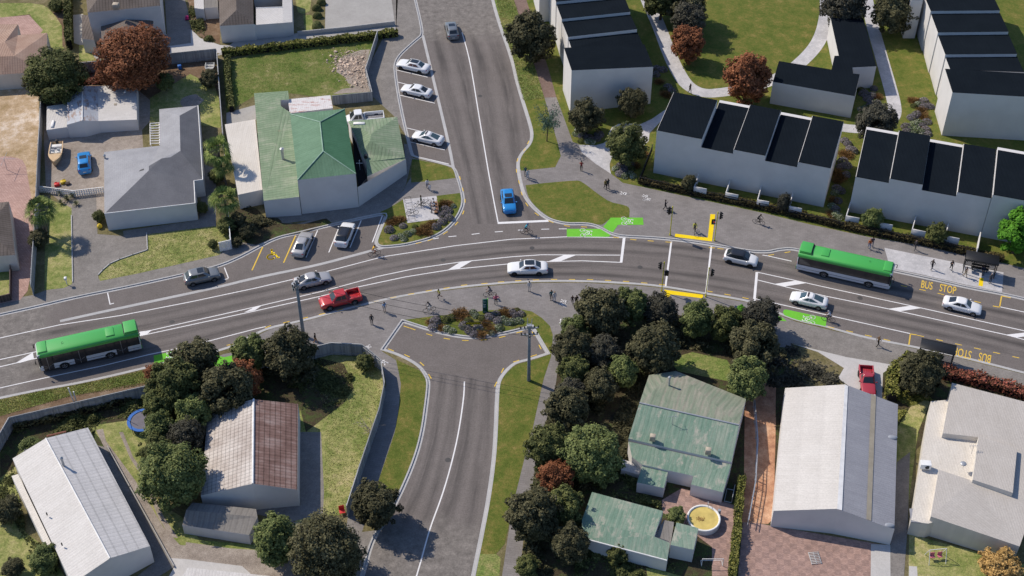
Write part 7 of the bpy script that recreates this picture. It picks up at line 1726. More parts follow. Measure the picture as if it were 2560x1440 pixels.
bed('in the planting bed round the cycle parking slab', q(640, 360, [('O', 1400, 760, 1.3), ('O', 1340, 780, 1.1), ('O', 1460, 745, 1.0), ('L', 1330, 850, 1.4), ('L', 1380, 930, 1.2), ('L', 1470, 810, 1.1), ('W', 1440, 910, 1.1), ('W', 1510, 890, 1.2), ('W', 1570, 870, 1.1), ('W', 1480, 940, 1.0), ('G', 1590, 820, .9), ('O', 1650, 870, 1.3), ('O', 1700, 830, 1.3), ('O', 1760, 790, 1.1), ('O', 1720, 880, 1.1),
    ('L', 1800, 820, 1.3), ('L', 1860, 770, 1.3), ('L', 1870, 700, 1.4), ('L', 1920, 660, 1.4), ('L', 1930, 730, 1.3), ('L', 1890, 640, 1.2), ('O', 1870, 590, 1.2), ('O', 1930, 590, 1.1), ('W', 1970, 610, .9), ('G', 1780, 770, .9)]), 'planting round the cycle parking slab')
bed('on the grass island above the turning head', q(640, 720, [('L', 1790, 330, 1.5), ('L', 1770, 380, 1.3), ('L', 1800, 300, 1.1), ('O', 1740, 330, .9), ('O', 1860, 390, 1.0), ('W', 1910, 400, 1.2), ('W', 1960, 420, 1.1), ('G', 1900, 310, 1.3), ('G', 1950, 290, 1.2), ('O', 2020, 260, 1.4), ('O', 2070, 280, 1.4), ('O', 2060, 240, 1.2), ('W', 2170, 240, 1.1), ('W', 2200, 270, 1.0), ('L', 2080, 370, 1.4), ('L', 2140, 420, 1.4), ('L', 2180, 450, 1.2), ('L', 2220, 390, 1.3),
    ('O', 2250, 460, 1.1), ('O', 2300, 350, 1.1), ('L', 2340, 280, 1.5), ('L', 2400, 260, 1.3), ('L', 2420, 320, 1.3), ('W', 2470, 310, 1.3), ('W', 2430, 390, 1.3), ('W', 2510, 330, 1.2), ('O', 2350, 420, 1.2), ('O', 2480, 240, 1.2), ('O', 2530, 250, 1.1), ('W', 2560, 330, 1.2), ('L', 2560, 240, 1.2), ('W', 2360, 440, .9), ('G', 2120, 320, 1.2), ('G', 2260, 290, 1.1)]) + q(1280, 720, [('L', 90, 250, 1.1), ('L', 40, 270, 1.1), ('W', 20, 330, 1.1), ('W', 70, 320, 1.1), ('O', 20, 230, 1.0), ('G', 50, 215, .9)]), 'planting on the grass island')
bed('below the olive tree left of the street terrace', q(1280, 360, [('L', 1090, 220, 1.6), ('L', 1140, 210, 1.5), ('L', 1080, 290, 1.4), ('L', 1120, 260, 1.3), ('W', 1130, 310, 1.3), ('W', 1180, 290, 1.3), ('W', 1210, 310, 1.1), ('W', 1040, 240, 1.2), ('O', 1100, 130, 1.1), ('O', 1300, 90, 1.5), ('O', 1290, 60, 1.2), ('G', 1190, 240, 1.3), ('O', 1240, 210, 1.2), ('L', 1200, 200, 1.2)]), 'planting beside the plaza path')
bed('at the near left corner of the upper terrace', q(1280, 0, [('W', 640, 1330, 1.2), ('W', 660, 1280, 1.1), ('L', 710, 1350, 1.5), ('L', 770, 1370, 1.4), ('L', 870, 1340, 1.5), ('L', 850, 1380, 1.2), ('W', 760, 1400, 1.2), ('W', 800, 1410, 1.1), ('G', 690, 1400, 1.1)]), 'planting at the terrace corner')
bed('in the shaded bed right of the upper terrace', q(1280, 0, [('L', 1450, 680, 1.5), ('L', 1510, 690, 1.4), ('L', 1440, 740, 1.3), ('O', 1470, 810, 1.3), ('L', 1560, 860, 1.4), ('L', 1600, 900, 1.3), ('O', 1530, 930, 1.3), ('O', 1560, 950, 1.2), ('G', 1520, 890, 1.2), ('W', 1610, 930, 1.0)]), 'planting beside the upper terrace')
bed('in the shaded bed beside the black-roofed L building', q(1920, 0, [('L', 960, 930, 1.6), ('L', 1000, 980, 1.5), ('L', 1040, 950, 1.4), ('W', 1060, 940, 1.2), ('O', 1100, 960, 1.2), ('L', 1090, 1030, 1.5), ('L', 1130, 1070, 1.4), ('O', 1120, 1100, 1.3), ('W', 930, 1080, 1.1), ('W', 970, 1070, 1.0), ('G', 1020, 1080, 1.4), ('L', 1060, 880, 1.2), ('G', 930, 900, 1.3), ('L', 1030, 1040, 1.4)]), 'planting beside the L building')
bed('in the upper lawn bed left of the top right terrace', q(1920, 0, [('O', 1440, 1000, 1.2), ('O', 1500, 1000, 1.1), ('W', 1500, 1030, 1.1), ('L', 1560, 1010, 1.6), ('L', 1600, 1050, 1.5), ('L', 1560, 1060, 1.5), ('O', 1540, 1090, 1.3), ('L', 1630, 1060, 1.2), ('G', 1460, 1050, 1.1)]), 'upper lawn bed beside the top right terrace')
bed('in the lower lawn bed left of the top right terrace', q(1920, 0, [('L', 1440, 1170, 1.5), ('L', 1490, 1140, 1.5), ('O', 1560, 1160, 1.4), ('L', 1590, 1210, 1.5), ('W', 1460, 1240, 1.5), ('W', 1510, 1220, 1.4), ('W', 1420, 1280, 1.3), ('L', 1380, 1260, 1.5), ('L', 1390, 1300, 1.3), ('W', 1490, 1290, 1.4), ('W', 1540, 1310, 1.2), ('L', 1580, 1290, 1.5), ('L', 1600, 1330, 1.3), ('O', 1550, 1290, 1.1), ('W', 1450, 1320, 1.2), ('L', 1540, 1250, 1.3)]), 'lower lawn bed beside the top right terrace')
bed('in the narrow bed between the two street terraces', q(1920, 360, [('L', 850, 60, 1.5), ('L', 820, 40, 1.3), ('O', 760, 90, 1.5), ('O', 800, 110, 1.4), ('L', 750, 170, 1.6), ('L', 790, 210, 1.5), ('L', 730, 220, 1.3), ('O', 700, 290, 1.5), ('O', 740, 330, 1.4), ('L', 780, 300, 1.4), ('O', 690, 360, 1.3), ('L', 690, 430, 1.4), ('L', 730, 460, 1.4), ('W', 670, 480, 1.2), ('O', 660, 560, 1.3), ('L', 700, 560, 1.3), ('W', 640, 610, 1.2), ('L', 680, 640, 1.3), ('W', 680, 700, 1.4), ('W', 720, 720, 1.3), ('O', 640, 690, 1.2)]) + q(1920, 0, [('L', 770, 1400, 1.3), ('L', 800, 1430, 1.3)]), 'planting between the street terraces')

# ---- agave-like plants beside the drive
AG = None
for i, (x, y, s) in enumerate([(150, 482, 1.0), (168, 497, 1.2), (182, 488, 1.0), (152, 505, .9), (190, 508, .9)]):
    if AG is None:
        rnd = random.Random(3); mb = MB()
        for k in range(34):
            a = k * 2.4; el = rnd.uniform(.15, 1.3); d = Vector((math.cos(a) * math.cos(el), math.sin(a) * math.cos(el), math.sin(el))); sd = d.cross(Vector((0, 0, 1))).normalized() * .055; m = d * .45 + Vector((0, 0, .05)); e = d * .85 - Vector((0, 0, .12))
            mb.add([-sd, sd, m + sd * .9, m - sd * .9, e], [(0, 1, 2, 3), (3, 2, 4)])
        AG = mb.build('spiky_plant', M['leaf_agave']); o = AG
    else: o = copy_tree(AG)
    p = at(x, y, LZ + .3); o.location = (p.x, p.y, LZ + .1); o.scale = (s, s, s); o.rotation_euler = (0, 0, i)
    tag(o, 'pale spiky succulent in the clump below the low yard fence', 'plant', 'spiky succulents beside the drive')

# ---- undergrowth nobody could count
def inside(p, poly):
    c = False; n = len(poly)
    for i in range(n):
        a, b = poly[i], poly[i - 1]
        if (a.y > p[1]) != (b.y > p[1]) and p[0] < (b.x - a.x) * (p[1] - a.y) / (b.y - a.y) + a.x: c = not c
    return c
def undergrowth(poly, mat, n, ls, h, label, seed=1, name='ground_cover', keep=.55, sc_=.5):
    P = PX(poly, LZ); rnd = random.Random(seed); mb = MB()
    x0, x1 = min(p.x for p in P), max(p.x for p in P); y0, y1 = min(p.y for p in P), max(p.y for p in P)
    blobs = [(rnd.uniform(x0, x1), rnd.uniform(y0, y1), rnd.uniform(.5, 1.5)) for _ in range(int((x1 - x0) * (y1 - y0) * sc_ * .25) + 3)]
    k = 0; tries = 0
    while k < n and tries < n * 12:
        tries += 1
        b = rnd.choice(blobs); x, y = b[0] + rnd.gauss(0, b[2] * .6), b[1] + rnd.gauss(0, b[2] * .6)
        if not inside((x, y), P): continue
        r2 = ((x - b[0]) ** 2 + (y - b[1]) ** 2) / b[2] ** 2
        leaves(mb, (x, y, LZ + .04 + h * max(0, 1 - r2) * rnd.uniform(.4, 1)), (rnd.gauss(0, .5), rnd.gauss(0, .5), 1), ls * rnd.uniform(.6, 1.4), rnd); k += 1
    o = mb.build(name, M[mat]); o['kind'] = 'stuff'; o['label'] = label
    return o
undergrowth([(1405, 830), (1560, 775), (1760, 810), (1960, 880), (1990, 960), (1960, 1010), (1900, 1000), (1880, 900), (1700, 870), (1560, 940), (1540, 1100), (1520, 1220), (1450, 1230), (1440, 1440), (1300, 1440), (1330, 1180), (1395, 950)], 'leaf_dark', 16000, .22, .7, 'dark undergrowth below the tree belt', 1)
undergrowth(C(0, 720, [(160, 1400), (600, 1290), (1440, 1090), (1500, 1050), (1400, 1280), (1000, 1330), (900, 1500), (500, 1560), (150, 1640), (20, 1700)]), 'leaf_mid', 6500, .2, .6, 'leafy undergrowth behind the left paling fence', 2)
undergrowth(C(0, 720, [(1400, 1350), (1560, 960), (2100, 800), (3100, 700), (3240, 900), (3060, 1150), (2560, 1100), (2080, 1200), (2000, 1900), (1600, 2100), (1420, 1900)]), 'leaf_dark', 10000, .22, .6, 'undergrowth below the left grove', 3)
undergrowth(C(640, 720, [(520, 720), (760, 740), (960, 880), (980, 1000), (880, 1140), (700, 1190), (470, 1240), (430, 1000), (300, 1000)]), 'leaf_mid', 5000, .2, .45, 'leafy bed in the shade of the dark fence tree', 12, keep=1, sc_=.9)
undergrowth(C(1280, 720, [(1250, 800), (1350, 860), (1290, 1140), (1180, 1500), (1150, 1720), (1000, 1750), (950, 1500), (1050, 1250), (1150, 1000)]), 'leaf_dark', 3500, .2, .6, 'dark growth along the left wall of the green house', 13, sc_=.9)
undergrowth(C(1280, 1080, [(1080, 250), (1270, 440), (1260, 620), (1480, 700), (1500, 790), (1400, 740), (800, 590), (700, 560), (880, 420)]), 'leaf_mid', 2500, .2, .5, 'plants between the green house and its shed', 4)
undergrowth(C(1280, 1080, [(700, 1120), (1550, 1300), (1650, 1330), (1600, 1440), (1300, 1480), (600, 1480), (650, 1250)]), 'leaf_mid', 3800, .2, .5, 'garden plants below the low green shed', 5)
undergrowth(C(1920, 720, [(1150, 1090), (1200, 1000), (1600, 1100), (1720, 1150), (1560, 1120), (1440, 1180), (1300, 1340), (1290, 1160)]), 'leaf_yellowgreen', 2600, .2, .5, 'leafy garden growth beside the warehouse', 6)
undergrowth(C(1920, 720, [(240, 560), (500, 650), (740, 810), (700, 900), (780, 960), (100, 1000), (-40, 1000), (0, 800), (100, 600)]), 'leaf_charcoal', 3600, .2, .4, 'dark scrub below the right end of the tree belt', 7)
undergrowth(C(0, 1080, [(0, 300), (120, 330), (180, 520), (260, 1000), (330, 1090), (500, 1150), (620, 1440), (380, 1440), (300, 1200), (100, 800), (0, 700)]), 'leaf_mid', 2500, .18, .4, 'garden plants along the long white house', 8)
undergrowth(C(640, 360, [(-400, 570), (-100, 600), (100, 740), (240, 740), (230, 800), (60, 830), (-120, 950), (-250, 900)]), 'leaf_dark', 2200, .18, .5, 'dark bed plants below the corner building', 9)
undergrowth(C(0, 0, [(720, 740), (1020, 720), (1150, 840), (830, 850), (700, 880)]), 'leaf_redhedge', 1500, .2, .5, 'reddish scrub behind the white workshop', 10)
undergrowth(C(0, 0, [(1900, 80), (2010, 120), (2060, 320), (2170, 430), (2050, 420), (1930, 320), (1880, 180)]), 'leaf_mid', 1800, .2, .6, 'garden shrubs beside the shaded driveway', 11)

# ---- short grass tufts along the raw edges of the old verges
def tufts(polys, mat, n, label, seed, h=.13):
    rnd = random.Random(seed); mb = MB()
    for poly in polys:
        P = PX(poly, LZ); x0, x1 = min(p.x for p in P), max(p.x for p in P); y0, y1 = min(p.y for p in P), max(p.y for p in P); k = t_ = 0
        while k < n and t_ < n * 9:
            t_ += 1; x, y = rnd.uniform(x0, x1), rnd.uniform(y0, y1)
            if not inside((x, y), P): continue
            k += 1; a = rnd.uniform(0, 6.28); u = Vector((math.cos(a), math.sin(a), 0)) * .05; t2 = Vector((rnd.gauss(0, .07), rnd.gauss(0, .07), h * rnd.uniform(.6, 1.5))); c = Vector((x, y, LZ))
            mb.add([c - u, c + u, c + t2], [(0, 1, 2)])
    o = mb.build('grass', M[mat]); o['kind'] = 'stuff'; o['label'] = label
leaf_mat('leaf_grass', (0.05, 0.075, 0.016), (0.105, 0.135, 0.03), (0.20, 0.20, 0.07), .2, .25); leaf_mat('leaf_drygrass', (0.13, 0.16, 0.04), (0.30, 0.31, 0.10), (0.55, 0.48, 0.23), .35, .25)
tufts([C(0, 720, [(-200, 1180), (0, 1120), (400, 1030), (780, 968), (1300, 858), (1740, 745), (1840, 740), (1560, 950), (700, 1085), (0, 1285)]), [(1238, -20), (1285, 0), (1330, 145), (1362, 246), (1308, 252), (1294, 200), (1283, 145), (1252, 62)]], 'leaf_drygrass', 9000, 'rough mown verge grass', 1)
tufts([C(640, 0, [(-320, 620), (0, 570), (480, 510), (1140, 440), (1100, 560), (880, 560), (800, 700), (920, 840), (760, 930), (330, 960), (0, 930), (-280, 1100)]), C(0, 360, [(1475, 905), (2160, 820), (2290, 900), (2310, 960), (2190, 1110), (1400, 1290), (1000, 1370), (985, 1310), (1060, 1230), (1200, 1150), (1475, 1060)]), C(640, 720, [(580, 690), (760, 660), (1000, 660), (1250, 820), (1280, 960), (1160, 1440), (1050, 1800), (900, 2170), (880, 2260), (680, 2250), (690, 1440)])], 'leaf_drygrass', 5000, 'patchy lawn grass in the old gardens', 2, .08)
# ================================================================ fences, poles, signals, shelters and small things
def wood_mat(name, c0, c1):
    t = NT(name).set(0.9, 0, 0.15); g = t.n('ShaderNodeNewGeometry'); s = t.math('ADD', t.math('MULTIPLY', g.outputs['Random Per Island'], .6), t.math('MULTIPLY', t.noise(1.2, 4, .6), .4))
    c = t.ramp(s, [(.2, c0), (.8, c1)]); c = t.mix(1.0, c, t.ramp(t.noise(3, 4, .7, stretch=(6, 6, .6)), [(.3, .85), (.7, 1.12)]), 'MULTIPLY'); t.col(c); MATS[name] = t.mat
wood_mat('grey_paling', (0.24, 0.245, 0.25), (0.40, 0.40, 0.40)); wood_mat('dark_timber', (0.06, 0.045, 0.04), (0.12, 0.09, 0.08)); wood_mat('bench_timber', (0.28, 0.15, 0.08), (0.40, 0.23, 0.13))
plain('signal_yellow', (0.55, 0.50, 0.02), 0.5, vary=.06); plain('signal_black', (0.018, 0.018, 0.018), 0.5, vary=0); plain('lens_dark_red', (0.12, 0.01, 0.01), 0.2, vary=0); plain('lens_amber', (0.16, 0.08, 0.01), 0.2, vary=0); plain('lens_green', (0.01, 0.10, 0.05), 0.2, vary=0)
t = NT('lens_lit_red').set(.3); t.col((.8, .02, .02)); t.b.inputs['Emission Color'].default_value = (1, .05, .03, 1); t.b.inputs['Emission Strength'].default_value = 2.0; MATS['lens_lit_red'] = t.mat
plain('concrete_pole', (0.24, 0.25, 0.25), 0.9, vary=.15); plain('shelter_black', (0.018, 0.018, 0.019), 0.45, vary=0); plain('ceramic', (0.35, 0.32, 0.30), 0.3, vary=0)
plain('totem_dark', (0.01, 0.085, 0.06), 0.5, vary=.05); plain('totem_green', (0.16, 0.52, 0.04), 0.5, vary=.05); plain('sign_text', (0.7, 0.75, 0.72), 0.6, vary=0); plain('board_black', (0.012, 0.012, 0.012), 0.6, vary=0); plain('board_yellow', (0.75, 0.62, 0.0), 0.6, vary=0)
plain('pool_rim', (0.70, 0.69, 0.66), 0.6); plain('pool_cover', (0.56, 0.43, 0.13), 0.7, vary=.15); plain('blue_pad', (0.03, 0.13, 0.42), 0.6); plain('net_dark', (0.03, 0.028, 0.028), 0.9); plain('mat_grey', (0.16, 0.15, 0.17), 0.9)
plain('plastic_red', (0.55, 0.03, 0.03), 0.5); plain('plastic_yellow', (0.6, 0.42, 0.03), 0.5); plain('plastic_pink', (0.55, 0.16, 0.2), 0.6); plain('plastic_blue', (0.04, 0.10, 0.45), 0.5); plain('plastic_magenta', (0.5, 0.02, 0.15), .5); plain('rubble_stone', (0.47, 0.37, 0.29), 0.95, vary=.35)
t = NT('shelter_glass').set(.1, 0, .5); t.col((.25, .27, .28)); t.b.inputs['Alpha'].default_value = .35; MATS['shelter_glass'] = t.mat

def fence(pts, h, label, mat='grey_paling', gap=.0, pw=.15, name='timber_fence', topz=None, cat='fence', thick=.03, horiz=False):
    """pts: pixels of the top edge; stands h high on the ground"""
    P = [at(x, y, LZ + h) for x, y in pts]; o0 = Vector((P[0].x, P[0].y, LZ)); rnd = random.Random(len(label))
    r = empty(name, tuple(o0), 0, label, cat); pal = MB(); rl = MB(); pst = MB()
    for a, b in zip(P[:-1], P[1:]):
        d = b - a; d.z = 0; L = d.length; ang = math.atan2(d.y, d.x); d.normalize(); n = Vector((-d.y, d.x, 0))
        if not horiz:
            k = max(1, int(L / pw))
            for i in range(k):
                c = a + d * (L * (i + .5) / k) - o0; hh = h + rnd.uniform(-.03, .02); pal.box((c.x, c.y, hh / 2), (L / k * (1 - gap), thick, hh), ang)
        else:
            for j in range(int(h / pw)): m = (a + b) / 2 - o0; pal.box((m.x, m.y, pw * (j + .5)), (L, thick, pw * (1 - gap)), ang)
        for z in (.35, h - .3):
            c = (a + b) / 2 - o0 - n * .05; rl.box((c.x, c.y, z), (L, .05, .09), ang)
        c = (a + b) / 2 - o0; rl.box((c.x, c.y, h + .03), (L, .10, .04), ang)
        for i in range(int(L / 2.4) + 1):
            c = a + d * min(L, i * 2.4) - o0 - n * .07; pst.box((c.x, c.y, h / 2), (.1, .1, h), ang)
    pal.build('palings', M[mat], r); rl.build('rails', M[mat], r); pst.build('posts', M[mat], r)
    return r
fence([(-120, 1300), (-40, 1150), (22, 1044), (200, 1003), (390, 959), (600, 910), (785, 867), (827, 857), (905, 861), (952, 899), (961, 955), (948, 1020), (927, 1080), (895, 1175), (866, 1265)], 2.0, 'long grey paling fence from the left verge round to the side street')
fence([(200, 157), (265, 151), (410, 135), (540, 122)], 1.95, 'grey paling fence behind the big rust brown tree')
fence([(541, 123), (548, 220), (556, 330), (559, 372)], 1.6, 'thin side fence between the bungalow garden and the vacant lot', 'grey_paling')
fence([(102, 222), (99, 300), (95, 360), (89, 492), (86, 560), (80, 640), (76, 712)], 1.9, 'long grey fence along the left boundary beside the pink brick forecourt')
fence([(944, 76), (914, 170), (930, 230), (829, 240)], 1.6, 'bent grey paling fence on the right of the vacant lot')
fence([(570, 530), (576, 600), (546, 607)], 1.55, 'short white slatted fence at the corner of the bungalow front lawn', 'white_trim', .12, .2)
fence([(99, 466), (182, 477), (259, 468)], 1.0, 'low pale rail fence across the gravel yard below the blue wagon', 'white_trim', .45, .3)
fence([(25, 650), (24, 735), (-30, 747)], 1.1, 'dark timber fence in the lower left corner of the forecourt', 'dark_timber')
fence([(744, 79), (860, 68), (987, 53)], .7, 'low pale wall along the concrete forecourt at the top', 'pale_concrete', 0, 1.5, 'garden_wall', cat='wall', thick=.2)
fence([(1887, 1000), (1895, 1100), (1890, 1200), (1872, 1300)], 1.3, 'thin wire trellis fence beside the orange terrace', 'galvanised', .93, .45, 'wire_fence')
# picket fence behind the hedge
pk = [(1632, 362), (1600, 443), (1700, 465), (1735, 472)]; 
fence(pk, 1.05, 'black picket fence round the corner garden of the street terrace', 'shelter_black', .72, .14, 'picket_fence')
fence([(1768, 479), (1900, 508), (2020, 536), (2110, 556)], 1.05, 'black picket fence behind the long hedge of the five-unit terrace', 'shelter_black', .72, .14, 'picket_fence')
fence([(2150, 563), (2290, 593), (2440, 622)], 1.05, 'black picket fence behind the hedge of the four-unit terrace', 'shelter_black', .72, .14, 'picket_fence')
# white privacy walls
PW = 'white front garden walls of the terraces'
ordn = ['first', 'second', 'third', 'fourth', 'fifth', 'sixth', 'seventh', 'eighth']
for i, (bk, co, en) in enumerate([((1745, 440), (1736, 466), (1766, 472)), ((1824, 454), (1815, 481), (1845, 487)), ((1902, 470), (1894, 499), (1922, 504)), ((1981, 486), (1974, 515), (2004, 521)), ((2125, 510), (2116, 539), (2148, 545)), ((2206, 527), (2197, 556), (2231, 562)), ((2289, 544), (2281, 572), (2314, 579)), ((2371, 560), (2364, 589), (2398, 596))]):
    z = LZ + 1.55; A, B, C2 = at(*bk, z), at(*co, z), at(*en, z); m = MB(); o0 = Vector((B.x, B.y, LZ)); d1 = (A - B).normalized() * .4
    for a, b in ((A + d1, B), (B, C2)):
        d = b - a; c = (a + b) / 2 - o0; e = d.normalized() * .06
        m.box((c.x, c.y, .775 if (a - A).length < 1 else .773), (d.length + .12, .12, 1.55 if (a - A).length < 1 else 1.546), math.atan2(d.y, d.x))
    o = m.build('privacy_wall', M['white_render'], None, bevel=.01, segs=1); o.location = o0
    tag(o, 'white L-shaped front garden wall, %s from the left along the street hedge' % ordn[i], 'wall', PW)
z = LZ + 1.7; A, B = at(2452, 580, z), at(2445, 620, z); d = B - A; m = MB(); m.box((0, 0, .85), (d.length, .14, 1.7), math.atan2(d.y, d.x)); o = m.build('privacy_wall', M['white_render'], None, bevel=.01, segs=1); c = (A + B) / 2; o.location = (c.x, c.y, LZ); tag(o, 'straight white garden wall running to the street behind the upper bus shelter', 'wall')

# ---- traffic signals
def signal(bx, by, heads, label, rz):
    r = empty('traffic_signal', tuple(at(bx, by, LZ)), 0, label, 'traffic light', 'signals at the pedestrian crossing')
    m = MB(); m.cyl((0, 0, -.05), (0, 0, 4.75), .065, .06, 10); m.cyl((0, 0, 4.75), (0, 0, 4.95), .085, .05, 10); m.cyl((0, 0, 0), (0, 0, .25), .12, .1, 10); m.build('pole', M['signal_yellow'], r)
    for (sd, z, n, face, lit) in heads:
        hb = MB(); yo = Vector((sd * .42, 0, z)); fx = Vector((math.cos(face), math.sin(face), 0)); H_ = .34 * n
        hb.box(yo, (.26, .30, H_), face); hb.box(yo - fx * .08, (.03, .52, H_ + .2), face)
        h = hb.build('signal_head', M['signal_black'], r, bevel=.015, segs=1)
        a = MB()
        for dz in (H_ * .4, -H_ * .4): a.cyl((0, 0, z + dz), (yo.x, yo.y, z + dz), .025, n=6)
        a.build('bracket', M['signal_black'], r)
        cols = ['lens_dark_red', 'lens_amber', 'lens_green'] if n == 3 else ['lens_lit_red' if lit else 'lens_dark_red', 'lens_green']
        for i, cm in enumerate(cols):
            l = MB(); c = yo + fx * .135 + Vector((0, 0, H_ / 2 - .17 - i * .34)); l.disc(c, fx, .10, 14); l.build('lens', M[cm], h)
            v = MB(); s_ = fx.cross(Vector((0, 0, 1)))
            ring = lambda off, R: [c + fx * off + s_ * math.cos(k * math.pi / 8) * R + Vector((0, 0, math.sin(k * math.pi / 8) * R)) for k in range(9)]
            v.loft([ring(0, .12), ring(.16, .115)], 0, False, False); v.build('visor', M['signal_black'], h)
    return r
signal(1675, 588, [(-1, 4.2, 3, math.radians(170), 0), (-.9, 4.15, 3, math.radians(-10), 0)], 'yellow signal pole left of the crossing on the far kerb, heads at its left', 0)
signal(1786, 602, [(1, 4.3, 3, math.radians(-12), 0), (-1, 3.2, 2, math.radians(-80), 1)], 'yellow signal pole right of the crossing on the far kerb, red pedestrian lamp', 0)
signal(1654, 728, [(-1, 4.3, 3, math.radians(172), 0), (1, 3.1, 2, math.radians(80), 0)], 'yellow signal pole left of the crossing on the near kerb, two heads', 0)
signal(1764, 742, [(1, 4.1, 3, math.radians(-10), 0)], 'yellow signal pole right of the crossing on the near kerb, one head', 0)

# ---- power poles and wires
def power_pole(bx, by, h, label, arms):
    p = at(bx, by, LZ); r = empty('power_pole', tuple(p), 0, label, 'power pole'); m = MB()
    w0, w1 = .21, .15
    lo = [(-w0, -w0 * .8, -.1), (w0, -w0 * .8, -.1), (w0, w0 * .8, -.1), (-w0, w0 * .8, -.1)]; hi = [(-w1, -w1 * .8, h), (w1, -w1 * .8, h), (w1, w1 * .8, h), (-w1, w1 * .8, h)]
    m.add(lo + hi, [(4, 5, 6, 7), (0, 1, 5, 4), (1, 2, 6, 5), (2, 3, 7, 6), (3, 0, 4, 7)]); m.build('pole', M['concrete_pole'], r, bevel=.03, segs=1)
    for z, ln, ang in arms:
        a = MB(); a.box((0, 0, z), (ln, .13, .15), ang); d = Vector((math.cos(ang), math.sin(ang), 0))
        for sgn in (-1, 1): a.cyl((0, 0, z - .55), d * sgn * ln * .3 + Vector((0, 0, z)), .03, n=5)
        ca = a.build('crossarm', M['galvanised'], r)
        for k in (-.46, -.25, .25, .46):
            i_ = MB(); c = d * ln * k; i_.cyl((c.x, c.y, z + .08), (c.x, c.y, z + .32), .075, .05, 8); i_.cyl((c.x, c.y, z + .18), (c.x, c.y, z + .23), .10, .10, 8); i_.build('insulator', M['signal_black'], ca)
    return r, p
pA, a0 = power_pole(759, 840, 9.2, 'tall concrete power pole on the near footpath beside the red pickup', [(8.9, 1.9, 1.2), (8.2, 1.7, 1.2)])
mb = MB(); mb.cyl((-.35, .2, 7.6), (-.35, .2, 8.5), .28, .28, 12); mb.cyl((.25, -.25, 8.4), (.25, -.25, 8.7), .14, .14, 10); mb.build('transformer', M['galvanised'], pA)
pB, b0 = power_pole(1322, 951, 9.0, 'concrete power pole with crossed arms on the grass beside the turning head', [(8.6, 2.2, .1), (8.0, 2.2, 1.6), (7.6, 2.0, .1)])
mb = MB(); mb.cyl((-.2, .15, 9.0), (-.2, .3, 9.9), .05, .04, 8); mb.cyl((.25, .1, 9.0), (.3, .3, 9.8), .05, .04, 8); mb.box((0, .05, 8.9), (.6, .4, .35)); mb.build('pole_top_gear', M['galvanised'], pB)
cr = (b0 - a0).cross(Vector((0, 0, 1))).normalized()
for i, (oa, ob, dz) in enumerate([(-.75, -.8, 0), (0.1, 0.0, -.25), (.75, .8, -.7)]):
    A, B = a0 + cr * oa + Vector((0, 0, 9.15 + dz)), b0 + cr * ob + Vector((0, 0, 8.8 + dz)); m = MB(); pts = [(A.lerp(B, k / 16) - Vector((0, 0, .7 * 4 * (k / 16) * (1 - k / 16)))) - A for k in range(17)]
    m.tube(pts, .024, 5); o = m.build('power_line', M['signal_black']); o.location = A
    tag(o, ['upper wire strung between the two power poles', 'middle wire strung between the two power poles', 'lowest wire strung between the two power poles'][i], 'wire', 'wires between the power poles')

# ---- bus shelters
def shelter(c, rz, label):
    r = empty('bus_shelter', c, rz, label, 'bus shelter', 'black bus shelters'); L, D_ = 4.1, 1.55
    m = MB(); m.box((0, 0, 2.52), (L, D_ + .25, .10), rx=.03); m.box((0, -D_ / 2 - .1, 2.46), (L + .04, .06, .2)); m.build('roof', M['shelter_black'], r, bevel=.02, segs=1)
    for x in (-L / 2 + .12, L / 2 - .12):
        for y in (-D_ / 2 + .1, D_ / 2 - .08):
            m = MB(); m.box((x, y, 1.25), (.10, .10, 2.5)); m.build('post', M['shelter_black'], r)
    m = MB()
    for x in (-.7, .7): m.box((x, D_ / 2 - .08, 1.25), (.08, .08, 2.5))
    for z in (.32, 1.0): m.box((0, D_ / 2 - .08, z), (L - .25, .06, .07))
    for x in (-L / 2 + .12, L / 2 - .12): m.box((x, 0, .32), (.06, D_ - .2, .07))
    m.build('frame', M['shelter_black'], r)
    m = MB(); m.box((0, D_ / 2 - .08, 1.3), (L - .3, .015, 1.7)); m.build('rear_glass', M['shelter_glass'], r)
    m = MB(); m.box((.1, D_ / 2 - .42, .47), (2.2, .42, .07)); m.box((.1, D_ / 2 - .22, .78), (2.2, .06, .3))
    for x in (-.8, 1.0): m.box((x, D_ / 2 - .4, .22), (.08, .3, .44))
    m.build('bench', M['shelter_black'], r)
    m = MB(); m.box((-L / 2 + .3, -D_ / 2 - .06, 2.3), (.08, .05, .5)); m.box((-L / 2 + .12, .1, 1.6), (.05, .6, .9)); m.build('timetable_panel', M['signal_black'], r)
    return r
sc1 = at(2456.5, 644.5, LZ + 2.5); sh1 = shelter((sc1.x, sc1.y, LZ), math.radians(gang((2417, 626), (2499, 641))), 'black bus shelter with a seated person on the pale bus stop slab')
sc2 = at(2346, 867, LZ + 2.5); shelter((sc2.x, sc2.y, LZ), math.radians(gang((2306, 844), (2389, 862.5)) + 180), 'black bus shelter behind the dark round tree on the near footpath')

